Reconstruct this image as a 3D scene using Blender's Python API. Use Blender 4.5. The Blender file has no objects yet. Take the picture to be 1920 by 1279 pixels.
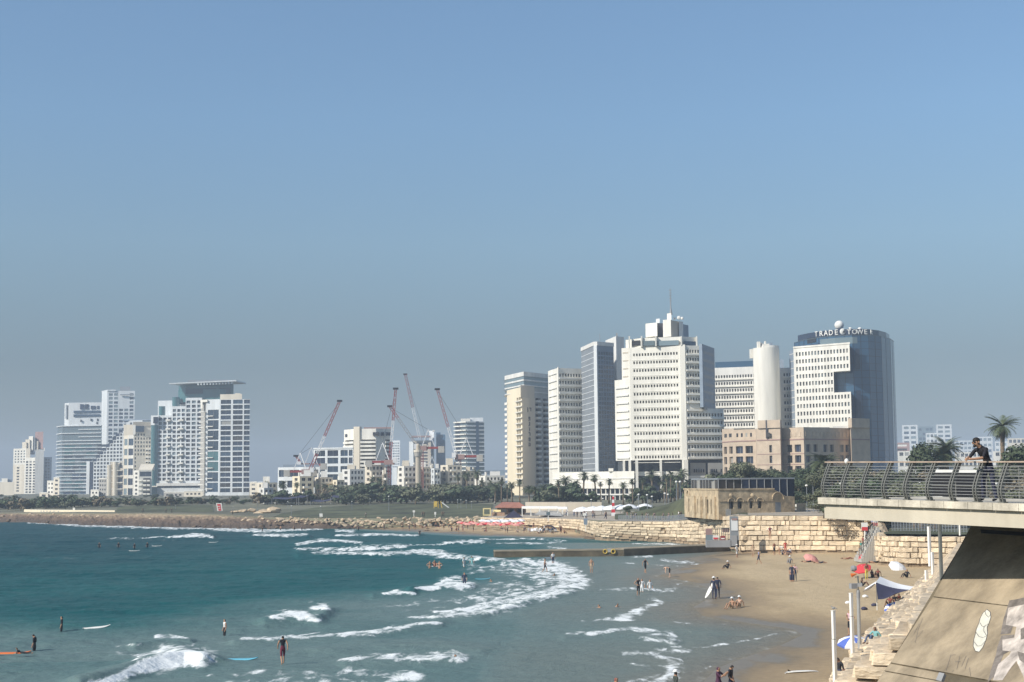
import bpy, bmesh, math, random
import numpy as np
from mathutils import Vector, Matrix

# ------------------------------------------------------------------ camera
scene = bpy.context.scene
col = scene.collection
rnd = random.Random(11)
R = math.radians
F = 2773.0                      # focal length in pixels of a 1920 px wide frame
PITCH = math.atan(265.5 / F)
ROLL = 0.009
CAMZ = 12.0
M3 = Matrix.Rotation(math.pi / 2 + PITCH, 3, 'X') @ Matrix.Rotation(-ROLL, 3, 'Z')
cam_data = bpy.data.cameras.new('camera')
cam_data.sensor_width = 36.0
cam_data.lens = F * 36.0 / 1920.0
cam_data.clip_start = 0.5
cam_data.clip_end = 30000
cam = bpy.data.objects.new('camera', cam_data)
col.objects.link(cam)
cam.matrix_world = Matrix.Translation((0, 0, CAMZ)) @ M3.to_4x4()
scene.camera = cam

# ------------------------------------------------------------------ sky, sun, exposure
SUN_A, SUN_E = R(58), R(36)
SUN_DIR = Vector((-math.sin(SUN_A) * math.cos(SUN_E), -math.cos(SUN_A) * math.cos(SUN_E), math.sin(SUN_E)))
world = bpy.data.worlds.new('World')
scene.world = world
world.use_nodes = True
wn = world.node_tree
for n in list(wn.nodes):
    wn.nodes.remove(n)
w_out = wn.nodes.new('ShaderNodeOutputWorld')
w_bg = wn.nodes.new('ShaderNodeBackground')
w_sky = wn.nodes.new('ShaderNodeTexSky')
w_sky.sky_type = 'NISHITA'
w_sky.sun_disc = False
w_sky.sun_elevation = SUN_E
w_sky.sun_rotation = math.atan2(SUN_DIR.x, SUN_DIR.y)
w_sky.altitude = 0.0
w_sky.air_density = 1.0
w_sky.dust_density = 0.6
w_sky.ozone_density = 2.2
w_tint = wn.nodes.new('ShaderNodeMixRGB'); w_tint.blend_type = 'MULTIPLY'; w_tint.inputs[0].default_value = 1.0
w_tint.inputs[2].default_value = (0.905, 1.03, 1.10, 1)
# greyer, dimmer air low over the land
w_tc = wn.nodes.new('ShaderNodeTexCoord'); w_sep = wn.nodes.new('ShaderNodeSeparateXYZ'); wn.links.new(w_tc.outputs['Generated'], w_sep.inputs[0])
w_rmp = wn.nodes.new('ShaderNodeValToRGB'); wn.links.new(w_sep.outputs['Z'], w_rmp.inputs[0])
w_el = w_rmp.color_ramp.elements
w_el[0].position = 0.0; w_el[0].color = (0.33, 0.325, 0.345, 1); w_el[1].position = 0.36; w_el[1].color = (1.12, 1.1, 1.06, 1)
for p_, c_ in ((0.08, (0.45, 0.425, 0.43)), (0.16, (0.84, 0.80, 0.745)), (0.24, (1.0, 0.99, 0.95))):
    k_ = w_el.new(p_); k_.color = (*c_, 1)
w_mul = wn.nodes.new('ShaderNodeMixRGB'); w_mul.blend_type = 'MULTIPLY'; w_mul.inputs[0].default_value = 1.0
wn.links.new(w_sky.outputs[0], w_mul.inputs[1]); wn.links.new(w_rmp.outputs[0], w_mul.inputs[2])
w_no = wn.nodes.new('ShaderNodeTexNoise'); w_no.inputs['Scale'].default_value = 2.2; w_no.inputs['Detail'].default_value = 4; wn.links.new(w_tc.outputs['Generated'], w_no.inputs['Vector'])
w_mr = wn.nodes.new('ShaderNodeMapRange'); w_mr.inputs['To Min'].default_value = 0.96; w_mr.inputs['To Max'].default_value = 1.04; wn.links.new(w_no.outputs['Fac'], w_mr.inputs[0])
w_sc = wn.nodes.new('ShaderNodeVectorMath'); w_sc.operation = 'SCALE'; wn.links.new(w_mul.outputs[0], w_sc.inputs[0]); wn.links.new(w_mr.outputs[0], w_sc.inputs['Scale'])
wn.links.new(w_sc.outputs[0], w_tint.inputs[1]); wn.links.new(w_tint.outputs[0], w_bg.inputs['Color'])
w_bg.inputs['Strength'].default_value = 0.112
wn.links.new(w_bg.outputs[0], w_out.inputs['Surface'])
sun_data = bpy.data.lights.new('sun', 'SUN')
sun_data.energy = 4.9
sun_data.angle = R(0.53)
sun_data.color = (1.0, 0.945, 0.85)
sun = bpy.data.objects.new('sun', sun_data)
col.objects.link(sun)
sun.rotation_euler = SUN_DIR.to_track_quat('Z', 'Y').to_euler()
sun.location = (0, 0, 300)
scene.view_settings.view_transform = 'Standard'
scene.view_settings.look = 'None'
scene.view_settings.exposure = 0.12
scene.view_settings.gamma = 1.0
scene.view_settings.use_curve_mapping = False
scene.render.engine = 'CYCLES'
scene.cycles.max_bounces = 6
scene.cycles.diffuse_bounces = 3
scene.cycles.glossy_bounces = 3
scene.cycles.transmission_bounces = 3
scene.cycles.transparent_max_bounces = 6
scene.cycles.volume_bounces = 0
scene.cycles.use_denoising = True
scene.cycles.caustics_reflective = False
scene.cycles.caustics_refractive = False

# ------------------------------------------------------------------ geometry helpers
def ray(px, py):
    return M3 @ Vector(((px - 960) / F, -(py - 639.5) / F, -1.0))
def P(px, py, d):
    """point seen at a photograph position, d metres ahead"""
    r = ray(px, py); t = d / r.y
    return Vector((r.x * t, d, CAMZ + r.z * t))
def G(px, py, z):
    """point on the level z seen at a photograph position"""
    r = ray(px, py); t = (z - CAMZ) / r.z
    return Vector((r.x * t, r.y * t, z))
def C(px, d, py=820):
    p = P(px, py, d)
    return (p.x, p.y)
def Z(py, px, d):
    return P(px, py, d).z
MI = np.array(M3).T
def proj(v):
    """world points (n,3) -> photograph pixels"""
    l = (v - np.array([0, 0, CAMZ])) @ MI.T
    return 960 + F * l[:, 0] / -l[:, 2], 639.5 - F * l[:, 1] / -l[:, 2]

class MB:
    def __init__(s):
        s.v = []; s.f = []; s.m = []
    def face(s, pts, m=0):
        n = len(s.v); s.v.extend([tuple(p) for p in pts]); s.f.append(tuple(range(n, n + len(pts)))); s.m.append(m)
    def box(s, x0, x1, y0, y1, z0, z1, m=0):
        s.prism([(x0, y0), (x1, y0), (x1, y1), (x0, y1)], z0, z1, m)
    def obox(s, c, sx, sy, z0, z1, a=0, m=0):
        ca, sa = math.cos(a), math.sin(a)
        s.prism([(c[0] + ca * x * sx / 2 - sa * y * sy / 2, c[1] + sa * x * sx / 2 + ca * y * sy / 2) for x, y in ((-1, -1), (1, -1), (1, 1), (-1, 1))], z0, z1, m)
    def prism(s, poly, z0, z1, m=0, cap=True):
        n = len(poly); b = len(s.v)
        zb = z0 if hasattr(z0, '__len__') else [z0] * n
        zt = z1 if hasattr(z1, '__len__') else [z1] * n
        s.v.extend([(p[0], p[1], z) for p, z in zip(poly, zb)]); s.v.extend([(p[0], p[1], z) for p, z in zip(poly, zt)])
        for i in range(n):
            j = (i + 1) % n
            s.f.append((b + i, b + j, b + n + j, b + n + i)); s.m.append(m)
        if cap:
            s.f.append(tuple(b + n + i for i in range(n))); s.m.append(m)
            s.f.append(tuple(b + i for i in reversed(range(n)))); s.m.append(m)
    def tube(s, pts, rad, n=8, m=0, cap=True):
        pts = [Vector(p) for p in pts]
        if not hasattr(rad, '__len__'): rad = [rad] * len(pts)
        b = len(s.v)
        for i, p in enumerate(pts):
            t = (pts[min(i + 1, len(pts) - 1)] - pts[max(i - 1, 0)]).normalized()
            a = t.cross(Vector((0, 0, 1)))
            if a.length < 1e-3: a = t.cross(Vector((0, 1, 0)))
            a.normalize(); c = t.cross(a)
            for k in range(n):
                th = 2 * math.pi * k / n
                s.v.append(tuple(p + (a * math.cos(th) + c * math.sin(th)) * rad[i]))
        for i in range(len(pts) - 1):
            for k in range(n):
                k2 = (k + 1) % n
                s.f.append((b + i * n + k2, b + i * n + k, b + (i + 1) * n + k, b + (i + 1) * n + k2)); s.m.append(m)
        if cap:
            s.f.append(tuple(b + k for k in range(n))); s.m.append(m)
            e = b + (len(pts) - 1) * n
            s.f.append(tuple(e + k for k in reversed(range(n)))); s.m.append(m)
    def bar(s, p0, p1, w, h=None, m=0):
        """box section bar from p0 to p1"""
        p0, p1 = Vector(p0), Vector(p1); h = h or w
        t = (p1 - p0).normalized(); a = t.cross(Vector((0, 0, 1)))
        if a.length < 1e-3: a = Vector((1, 0, 0))
        a.normalize(); c = a.cross(t)
        b = len(s.v)
        for p in (p0, p1):
            for x, y in ((-1, -1), (1, -1), (1, 1), (-1, 1)):
                s.v.append(tuple(p + a * x * w / 2 + c * y * h / 2))
        for f in ((0, 1, 5, 4), (1, 2, 6, 5), (2, 3, 7, 6), (3, 0, 4, 7), (3, 2, 1, 0), (4, 5, 6, 7)):
            s.f.append(tuple(b + i for i in f)); s.m.append(m)
    def ball(s, c, rx, ry=None, rz=None, nu=12, nv=7, m=0, zmin=-1.0):
        ry = ry or rx; rz = rz or rx; b = len(s.v)
        for j in range(nv + 1):
            ph = -math.pi / 2 + math.pi * j / nv
            zz = max(zmin, math.sin(ph)); cr = math.cos(ph)
            for i in range(nu):
                th = 2 * math.pi * i / nu
                s.v.append((c[0] + rx * cr * math.cos(th), c[1] + ry * cr * math.sin(th), c[2] + rz * zz))
        for j in range(nv):
            for i in range(nu):
                i2 = (i + 1) % nu
                s.f.append((b + j * nu + i, b + j * nu + i2, b + (j + 1) * nu + i2, b + (j + 1) * nu + i)); s.m.append(m)

def mesh_from(name, v, f, mats, mi=None, smooth=False, off=(0, 0, 0)):
    me = bpy.data.meshes.new(name)
    o = off
    if tuple(o) != (0, 0, 0):
        v = [(p[0] - o[0], p[1] - o[1], p[2] - o[2]) for p in v]
    me.from_pydata(v, [], f)
    for m in (mats if isinstance(mats, (list, tuple)) else [mats]):
        me.materials.append(m)
    if mi and any(mi):
        me.polygons.foreach_set('material_index', mi)
    if smooth:
        me.polygons.foreach_set('use_smooth', [True] * len(me.polygons))
    me.update()
    return me

WL = {}      # world location of every thing's origin
def link(name, data, parent=None, loc=None, rotz=0.0):
    o = bpy.data.objects.new(name, data)
    col.objects.link(o)
    if parent is not None:
        o.parent = parent
    if loc is not None: o.location = loc
    if rotz: o.rotation_euler = (0, 0, rotz)
    return o
def props(o, label=None, cat=None, group=None, kind=None):
    if label: o['label'] = label
    if cat: o['category'] = cat
    if group: o['group'] = group
    if kind: o['kind'] = kind
    return o
def thing(name, label, cat, loc=(0, 0, 0), group=None, rotz=0.0):
    o = link(name, None, None, Vector(loc), rotz)
    o.empty_display_size = 0.1
    WL[o.name] = Vector(loc)
    return props(o, label, cat, group)
def root_loc(o):
    while o.parent is not None: o = o.parent
    return WL.get(o.name, Vector((0, 0, 0)))
def add(parent, name, mb, mats, smooth=False, kind=None, label=None):
    """mb holds world coordinates; the mesh is stored relative to the thing's origin"""
    L = root_loc(parent)
    o = link(name, mesh_from(name, mb.v, mb.f, mats, mb.m, smooth, L), parent)
    return props(o, label=label, kind=kind)
def solo(name, mb, mats, label=None, cat=None, group=None, kind=None, smooth=False, origin=None):
    """a thing that is one mesh"""
    v = np.array(mb.v)
    if origin is None:
        origin = (float(v[:, 0].mean()), float(v[:, 1].mean()), float(v[:, 2].min()))
    o = link(name, mesh_from(name, mb.v, mb.f, mats, mb.m, smooth, origin), None, origin)
    WL[o.name] = Vector(origin)
    return props(o, label, cat, group, kind)
def struct(name, v, f, mats, smooth=True):
    o = link(name, mesh_from(name, v, f, mats, None, smooth))
    o['kind'] = 'structure'
    return o
def copy_tree(src, loc, rotz=0.0, scale=1.0, label=None, group=None):
    c = src.copy(); col.objects.link(c); c.location = loc; c.rotation_euler = (0, 0, rotz)
    c.scale = (scale, scale, scale) if not hasattr(scale, '__len__') else scale
    WL[c.name] = Vector(loc)
    if label: c['label'] = label
    if group: c['group'] = group
    for ch in src.children:
        k = ch.copy(); col.objects.link(k); k.parent = c
        for g in ch.children:
            q = g.copy(); col.objects.link(q); q.parent = k
    return c

# ------------------------------------------------------------------ materials
def principled(name):
    m = bpy.data.materials.new(name); m.use_nodes = True
    nt = m.node_tree
    b = nt.nodes['Principled BSDF']
    return m, nt, b
def srgb(r, g, b):
    return tuple(((c / 255) / 12.92 if c / 255 <= 0.04045 else ((c / 255 + 0.055) / 1.055) ** 2.4) for c in (r, g, b))
def mat(name, c, rough=0.75, var=0.10, scale=0.6, bump=0.0, metal=0.0, streak=False, spec=0.4, rand=0.0, bscale=None):
    """paint, plaster, stone ...: base colour broken up by noise (and by object), optional relief"""
    m, nt, b = principled(name)
    L = nt.links.new
    b.inputs['Roughness'].default_value = rough
    b.inputs['Metallic'].default_value = metal
    b.inputs['Specular IOR Level'].default_value = spec
    tc = nt.nodes.new('ShaderNodeTexCoord')
    mp = nt.nodes.new('ShaderNodeMapping')
    L(tc.outputs['Object'], mp.inputs[0])
    if streak: mp.inputs['Scale'].default_value = (1, 1, 0.12)
    no = nt.nodes.new('ShaderNodeTexNoise')
    no.inputs['Scale'].default_value = scale; no.inputs['Detail'].default_value = 5; no.inputs['Roughness'].default_value = 0.65
    L(mp.outputs[0], no.inputs['Vector'])
    ramp = nt.nodes.new('ShaderNodeMapRange')
    ramp.inputs['From Min'].default_value = 0.3; ramp.inputs['From Max'].default_value = 0.7
    ramp.inputs['To Min'].default_value = 1 - var * 1.4; ramp.inputs['To Max'].default_value = 1 + var * 0.6
    L(no.outputs['Fac'], ramp.inputs['Value'])
    mul = nt.nodes.new('ShaderNodeVectorMath'); mul.operation = 'SCALE'
    mul.inputs[0].default_value = c
    last = ramp.outputs[0]
    if rand:
        oi = nt.nodes.new('ShaderNodeObjectInfo')
        r2 = nt.nodes.new('ShaderNodeMapRange')
        r2.inputs['To Min'].default_value = 1 - rand; r2.inputs['To Max'].default_value = 1 + rand
        L(oi.outputs['Random'], r2.inputs['Value'])
        mm = nt.nodes.new('ShaderNodeMath'); mm.operation = 'MULTIPLY'
        L(last, mm.inputs[0]); L(r2.outputs[0], mm.inputs[1]); last = mm.outputs[0]
    L(last, mul.inputs['Scale'])
    L(mul.outputs[0], b.inputs['Base Color'])
    if bump:
        bn = nt.nodes.new('ShaderNodeBump'); bn.inputs['Strength'].default_value = bump
        bn.inputs['Distance'].default_value = 0.15
        nb = nt.nodes.new('ShaderNodeTexNoise'); nb.inputs['Scale'].default_value = bscale or scale * 4; nb.inputs['Detail'].default_value = 6
        L(tc.outputs['Object'], nb.inputs['Vector']); L(nb.outputs['Fac'], bn.inputs['Height']); L(bn.outputs[0], b.inputs['Normal'])
    return m
def glass(name, c, rough=0.12, rand=0.35, spec=0.6, curtain=0.0):
    """window glazing: dark, glossy, every pane a little different, some with pale curtains behind"""
    m, nt, b = principled(name)
    L = nt.links.new
    oi = nt.nodes.new('ShaderNodeObjectInfo')
    r2 = nt.nodes.new('ShaderNodeMapRange')
    r2.inputs['To Min'].default_value = 1 - rand; r2.inputs['To Max'].default_value = 1 + rand
    L(oi.outputs['Random'], r2.inputs['Value'])
    mul = nt.nodes.new('ShaderNodeVectorMath'); mul.operation = 'SCALE'; mul.inputs[0].default_value = c
    L(r2.outputs[0], mul.inputs['Scale'])
    out = mul.outputs[0]
    if curtain:
        lt = nt.nodes.new('ShaderNodeMath'); lt.operation = 'GREATER_THAN'; lt.inputs[1].default_value = 1 - curtain
        L(oi.outputs['Random'], lt.inputs[0])
        mx = nt.nodes.new('ShaderNodeMixRGB'); mx.inputs[2].default_value = (0.33, 0.32, 0.29, 1)
        L(lt.outputs[0], mx.inputs[0]); L(out, mx.inputs[1]); out = mx.outputs[0]
    L(out, b.inputs['Base Color'])
    b.inputs['Roughness'].default_value = rough
    b.inputs['Specular IOR Level'].default_value = spec
    return m

MT = {}
MT['white'] = mat('white_plaster', (0.80, 0.765, 0.68), 0.8, 0.15, 0.22, streak=True)
MT['white2'] = mat('white_panel', (0.72, 0.70, 0.65), 0.7, 0.15, 0.25, streak=True)
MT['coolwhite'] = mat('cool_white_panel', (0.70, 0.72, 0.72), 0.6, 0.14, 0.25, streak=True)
MT['cream'] = mat('cream_plaster', (0.70, 0.63, 0.51), 0.85, 0.12, 0.15, streak=True)
MT['yellow'] = mat('pale_yellow_plaster', (0.78, 0.68, 0.50), 0.85, 0.08, 0.1, streak=True)
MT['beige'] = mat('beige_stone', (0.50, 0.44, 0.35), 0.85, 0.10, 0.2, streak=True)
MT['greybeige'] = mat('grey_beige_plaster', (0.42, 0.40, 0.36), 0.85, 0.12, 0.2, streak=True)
MT['brown'] = mat('rosy_stone_cladding', (0.55, 0.44, 0.33), 0.85, 0.16, 0.35, rand=0.05)
MT['brownpink'] = mat('brown_pink_cladding', (0.34, 0.22, 0.20), 0.85, 0.1, 0.2)
MT['grey'] = mat('grey_concrete', (0.30, 0.30, 0.30), 0.85, 0.15, 0.3, streak=True)
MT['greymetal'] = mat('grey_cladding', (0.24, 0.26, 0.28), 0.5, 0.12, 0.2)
MT['dark'] = mat('dark_recess', (0.06, 0.06, 0.07), 0.8, 0.2, 0.3)  # also for flat strips that stand in for shade
MT['roofgrey'] = mat('flat_roof', (0.32, 0.31, 0.30), 0.9, 0.15, 0.2)
MT['roofred'] = mat('red_roof', (0.30, 0.13, 0.09), 0.85, 0.2, 0.5)
MT['steel'] = mat('painted_steel', (0.17, 0.17, 0.15), 0.5, 0.15, 2.0, metal=0.1)
MT['steellight'] = mat('brushed_rail_steel', (0.36, 0.36, 0.35), 0.45, 0.1, 3.0, metal=0.1)
MT['stone'] = mat('golden_stone', (0.56, 0.435, 0.28), 0.9, 0.34, 0.8, bump=0.4)
MT['block'] = mat('limestone_block', (0.66, 0.53, 0.37), 0.92, 0.36, 0.9, bump=0.9, rand=0.24)
MT['blockwet'] = mat('stained_limestone', (0.34, 0.25, 0.16), 0.9, 0.35, 0.7, bump=0.7, rand=0.2)
MT['rock'] = mat('brown_beach_rock', (0.19, 0.135, 0.09), 0.95, 0.45, 0.35, bump=0.9, rand=0.2)
MT['rockpale'] = mat('pale_boulder', (0.55, 0.43, 0.29), 0.95, 0.3, 0.5, bump=0.8, rand=0.22)
MT['paving'] = mat('pale_paving', (0.42, 0.36, 0.28), 0.9, 0.2, 0.12)
MT['earth'] = mat('city_ground', (0.17, 0.165, 0.11), 0.95, 0.35, 0.03)
MT['lawn'] = mat('lawn_grass', (0.10, 0.108, 0.055), 0.95, 0.5, 0.10, bump=0.5, bscale=2.0)
MT['hedge'] = mat('hedge_leaf', (0.04, 0.065, 0.028), 0.9, 0.4, 0.8)
MT['leafdark'] = mat('dark_leaf', (0.078, 0.105, 0.055), 0.8, 0.4, 0.9, rand=0.25)
MT['leafolive'] = mat('olive_leaf', (0.135, 0.145, 0.085), 0.8, 0.4, 0.9, rand=0.25)
MT['leafbrown'] = mat('dry_leaf', (0.21, 0.175, 0.115), 0.9, 0.35, 0.9, rand=0.2)
MT['palmleaf'] = mat('palm_frond', (0.10, 0.125, 0.06), 0.7, 0.35, 1.0, rand=0.2)
MT['palmdead'] = mat('dead_palm_frond', (0.22, 0.165, 0.10), 0.9, 0.3, 1.0)
MT['bark'] = mat('palm_bark', (0.20, 0.15, 0.10), 0.95, 0.3, 2.0)
MT['red'] = mat('red_paint', (0.30, 0.05, 0.045), 0.6, 0.2, 0.5)
MT['redbright'] = mat('bright_red_cloth', (0.62, 0.05, 0.06), 0.8, 0.1, 1.5)
MT['pink'] = mat('salmon_cloth', (0.72, 0.33, 0.28), 0.8, 0.1, 1.5)
MT['blue'] = mat('blue_cloth', (0.10, 0.16, 0.50), 0.8, 0.1, 1.5)
MT['skyblue'] = mat('light_blue_cloth', (0.13, 0.33, 0.72), 0.8, 0.1, 1.5)
MT['navy'] = mat('navy_cloth', (0.055, 0.055, 0.10), 0.85, 0.15, 1.5)
MT['whitecloth'] = mat('white_cloth', (0.80, 0.80, 0.80), 0.8, 0.06, 1.5)
MT['whitepaint'] = mat('white_paint', (0.80, 0.78, 0.72), 0.55, 0.08, 1.2, streak=True)
MT['cranewhite'] = mat('crane_white', (0.75, 0.75, 0.75), 0.5, 0.1, 0.4)
MT['concrete'] = mat('bridge_concrete', (0.56, 0.50, 0.39), 0.9, 0.14, 0.5, bump=0.15, streak=True)
MT['concretecap'] = mat('weathered_concrete', (0.60, 0.54, 0.43), 0.9, 0.34, 1.6, bump=0.3, streak=True)
MT['pier'] = mat('pier_concrete', (0.35, 0.28, 0.19), 0.92, 0.36, 0.8, bump=0.4, streak=True)
MT['groin'] = mat('dark_concrete', (0.15, 0.12, 0.075), 0.75, 0.35, 0.5, bump=0.3)
MT['groincap'] = mat('groin_lit_top', (0.30, 0.25, 0.17), 0.8, 0.25, 0.4)  # paler than the sides: sunlight on the top is in the colour
MT['black'] = mat('black_paint', (0.015, 0.015, 0.018), 0.4, 0.1, 1.0)
MT['timber'] = mat('weathered_timber', (0.30, 0.19, 0.12), 0.8, 0.25, 2.0)
MT['wood'] = mat('rail_wood', (0.44, 0.34, 0.26), 0.75, 0.25, 3.0)
MT['orange'] = mat('orange_plastic', (0.75, 0.18, 0.04), 0.5, 0.1, 1)
MT['turq'] = mat('turquoise_foam', (0.16, 0.50, 0.62), 0.5, 0.1, 1)
MT['bluegrey'] = mat('blue_grey_panel', (0.22, 0.27, 0.33), 0.6, 0.12, 0.3)
MT['yellowpaint'] = mat('yellow_paint', (0.65, 0.45, 0.08), 0.6, 0.2, 1)
MT['yellowframe'] = mat('pale_yellow_frame', (0.75, 0.62, 0.30), 0.6, 0.1, 1)
MT['gdark'] = glass('window_dark', (0.022, 0.024, 0.030), 0.15, 0.5, 0.5, curtain=0.09)
MT['gdim'] = glass('window_dim', (0.05, 0.045, 0.042), 0.25, 0.4, 0.4, curtain=0.10)
MT['gblue'] = glass('glazing_blue', (0.028, 0.052, 0.085), 0.10, 0.5, 0.8)
MT['gteal'] = glass('glazing_teal', (0.05, 0.13, 0.14), 0.10, 0.25, 0.8)
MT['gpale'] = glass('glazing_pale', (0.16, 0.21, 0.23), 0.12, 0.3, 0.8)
MT['gtower'] = glass('glazing_tower', (0.032, 0.085, 0.15), 0.12, 0.15, 1.0)
MT['gnavy'] = glass('glazing_navy', (0.024, 0.034, 0.060), 0.14, 0.45, 0.7)

# ------------------------------------------------------------------ noise for terrain
def vnoise(x, y, seed=0):
    xi = np.floor(x).astype(np.int64); yi = np.floor(y).astype(np.int64)
    fx = x - xi; fy = y - yi
    fx = fx * fx * (3 - 2 * fx); fy = fy * fy * (3 - 2 * fy)
    def h(a, b):
        n = (a * 374761393 + b * 668265263 + seed * 1442695) & 0xffffffff
        n = ((n ^ (n >> 13)) * 1274126177) & 0xffffffff
        return ((n ^ (n >> 16)) & 0xffff) / 65535.0
    return (h(xi, yi) * (1 - fx) + h(xi + 1, yi) * fx) * (1 - fy) + (h(xi, yi + 1) * (1 - fx) + h(xi + 1, yi + 1) * fx) * fy
def fbm(x, y, o=4, seed=0):
    t = np.zeros_like(x, dtype=float); a = 0.5; s = 0.0
    for i in range(o):
        t += a * vnoise(x * 2 ** i, y * 2 ** i, seed + i * 17); s += a; a *= 0.55
    return t / s
def sstep(a, b, x):
    t = np.clip((x - a) / (b - a), 0, 1); return t * t * (3 - 2 * t)
def seg_dist(X, Y, pts):
    best = np.full(X.shape, 1e9)
    for (ax, ay), (bx, by) in zip(pts[:-1], pts[1:]):
        dx, dy = bx - ax, by - ay
        t = np.clip(((X - ax) * dx + (Y - ay) * dy) / (dx * dx + dy * dy + 1e-9), 0, 1)
        best = np.minimum(best, np.hypot(X - ax - t * dx, Y - ay - t * dy))
    return best
def inside(X, Y, poly):
    r = np.zeros(X.shape, bool); n = len(poly)
    for i in range(n):
        x0, y0 = poly[i]; x1, y1 = poly[(i + 1) % n]
        c = ((y0 > Y) != (y1 > Y)) & (X < (x1 - x0) * (Y - y0) / (y1 - y0 + 1e-12) + x0)
        r ^= c
    return r
def ground_xy(px, py, z=0.0):
    """vectorised G()"""
    m = np.array(M3)
    l = np.stack([(px - 960) / F, -(py - 639.5) / F, -np.ones_like(px)], -1)
    r = l @ m.T
    t = (z - CAMZ) / r[..., 2]
    return r[..., 0] * t, r[..., 1] * t
def grid_faces(nr, nc):
    i = np.arange(nr * nc).reshape(nr, nc)
    return np.stack([i[:-1, :-1], i[1:, :-1], i[1:, 1:], i[:-1, 1:]], -1).reshape(-1, 4)
def np_mesh(name, V, Fc, mats, attrs=None, smooth=True):
    me = bpy.data.meshes.new(name)
    me.vertices.add(len(V)); me.vertices.foreach_set('co', V.astype(np.float32).ravel())
    me.loops.add(Fc.size); me.loops.foreach_set('vertex_index', Fc.astype(np.int32).ravel())
    me.polygons.add(len(Fc))
    me.polygons.foreach_set('loop_start', (np.arange(len(Fc)) * Fc.shape[1]).astype(np.int32))
    me.polygons.foreach_set('loop_total', np.full(len(Fc), Fc.shape[1], np.int32))
    me.update(calc_edges=True)
    if smooth: me.polygons.foreach_set('use_smooth', np.ones(len(Fc), bool))
    for k, a in (attrs or {}).items():
        at = me.attributes.new(k, 'FLOAT', 'POINT'); at.data.foreach_set('value', a.astype(np.float32).ravel())
    for m in (mats if isinstance(mats, (list, tuple)) else [mats]): me.materials.append(m)
    return me

# ------------------------------------------------------------------ city ground
EDGE = [(-4000, 4800, 4), (-1600, 1900, 4), (-900, 1100, 3.5), (-300, 660, 3.0), (0, 534, 2.8), (150, 488, 3.2), (300, 460, 3.4), (420, 442, 3.2), (500, 424, 2.7),
        (600, 408, 2.6), (700, 403, 2.6), (800, 395, 2.8), (900, 386, 3.0), (1000, 366, 3.2), (1080, 338, 3.6), (1125, 307, 4.0), (1250, 297, 3.9),
        (1340, 270, 5.5), (1385, 245, 6.3), (1640, 230, 6.3), (1644, 206, 4.8), (1830, 196, 4.8), (2600, 180, 4.8), (4200, 170, 4.8)]
E_px = np.array([e[0] for e in EDGE], float); E_d = np.array([e[1] for e in EDGE], float); E_z = np.array([e[2] for e in EDGE], float)
def ground_z(px, d):
    px = np.asarray(px, float); d = np.asarray(d, float)
    de = np.interp(px, E_px, E_d); ze = np.interp(px, E_px, E_z)
    zp = 5.0 + 1.2 * sstep(1150, 1400, px)
    return ze + (zp - ze) * sstep(0, 170, d - de)
def gz(px, d):
    return float(ground_z(px, d))
def px_to_x(px, d):
    return np.array([P(float(p), 905, 1.0).x for p in np.ravel(px)]).reshape(np.shape(px)) * d
def terrain(name, pxs, offs, m, lift=0.0, skirt=True, dabs=False, noise_amp=0.0):
    pxs = np.asarray(pxs, float)
    de = np.interp(pxs, E_px, E_d)
    rows = []
    for k, o in enumerate(offs):
        d = np.full_like(pxs, o) if dabs else np.minimum(de + o, 4990)
        z = ground_z(pxs, d) + lift
        if noise_amp: z = z + noise_amp * (fbm(pxs * 0.05, d * 0.2, 3, 5) - 0.4)
        if k == 0 and skirt: z = np.full_like(z, -1.5)
        rows.append(np.stack([np.clip(px_to_x(pxs, d), -4990, 4990), d, z], -1))
    V = np.concatenate(rows); Fc = grid_faces(len(offs), len(pxs))[:, ::-1]
    o = link(name, np_mesh(name, V, Fc, m)); o['kind'] = 'structure'
    return o
terrain('ground', np.concatenate([np.arange(-4000, -400, 200), np.arange(-400, 2400, 16), np.arange(2400, 4300, 200)]),
        [0, 0.01, 2, 5, 10, 18, 30, 45, 65, 90, 120, 160, 220, 320, 500, 800, 1400, 2400, 4990], MT['earth'])
# promenade paving and lawns, each a sheet just above the ground
terrain('promenade_paving', np.arange(905, 1390, 8), [1.0, 3, 8, 14, 22, 34, 50, 75], MT['paving'], 0.04, False)
terrain('promenade_paving', np.arange(1386, 1640, 8), [1.0, 4, 8, 14, 22, 40, 60], MT['paving'], 0.04, False)
def lawn(pts_lo, pts_hi, n=60, rows=10, lift=0.07):
    """between a near edge and a far edge, both (px, depth)"""
    t = np.linspace(0, 1, n)
    lx = np.interp(t, np.linspace(0, 1, len(pts_lo)), [p[0] for p in pts_lo]); ld = np.interp(t, np.linspace(0, 1, len(pts_lo)), [p[1] for p in pts_lo])
    hx = np.interp(t, np.linspace(0, 1, len(pts_hi)), [p[0] for p in pts_hi]); hd = np.interp(t, np.linspace(0, 1, len(pts_hi)), [p[1] for p in pts_hi])
    V = []
    for k in range(rows):
        s = k / (rows - 1)
        px = lx + (hx - lx) * s; d = ld + (hd - ld) * s
        z = ground_z(px, d) + lift + 0.35 * (fbm(px * 0.03, d * 0.05, 3, 9) - 0.35) * math.sin(math.pi * min(1, s * 1.2))
        V.append(np.stack([px_to_x(px, d), d, z], -1))
    o = link('lawn', np_mesh('lawn', np.concatenate(V), grid_faces(rows, n)[:, ::-1], MT['lawn'])); o['kind'] = 'structure'
lawn([(512, 432), (540, 426), (600, 416), (700, 410), (800, 402), (915, 394)], [(528, 462), (590, 508), (680, 528), (760, 533), (850, 528), (925, 505)])
lawn([(218, 492), (300, 488), (402, 478)], [(222, 560), (300, 575), (398, 560)])
lawn([(1296, 283), (1345, 271), (1400, 248)], [(1300, 292), (1350, 279), (1400, 262)], 20, 4)
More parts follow.
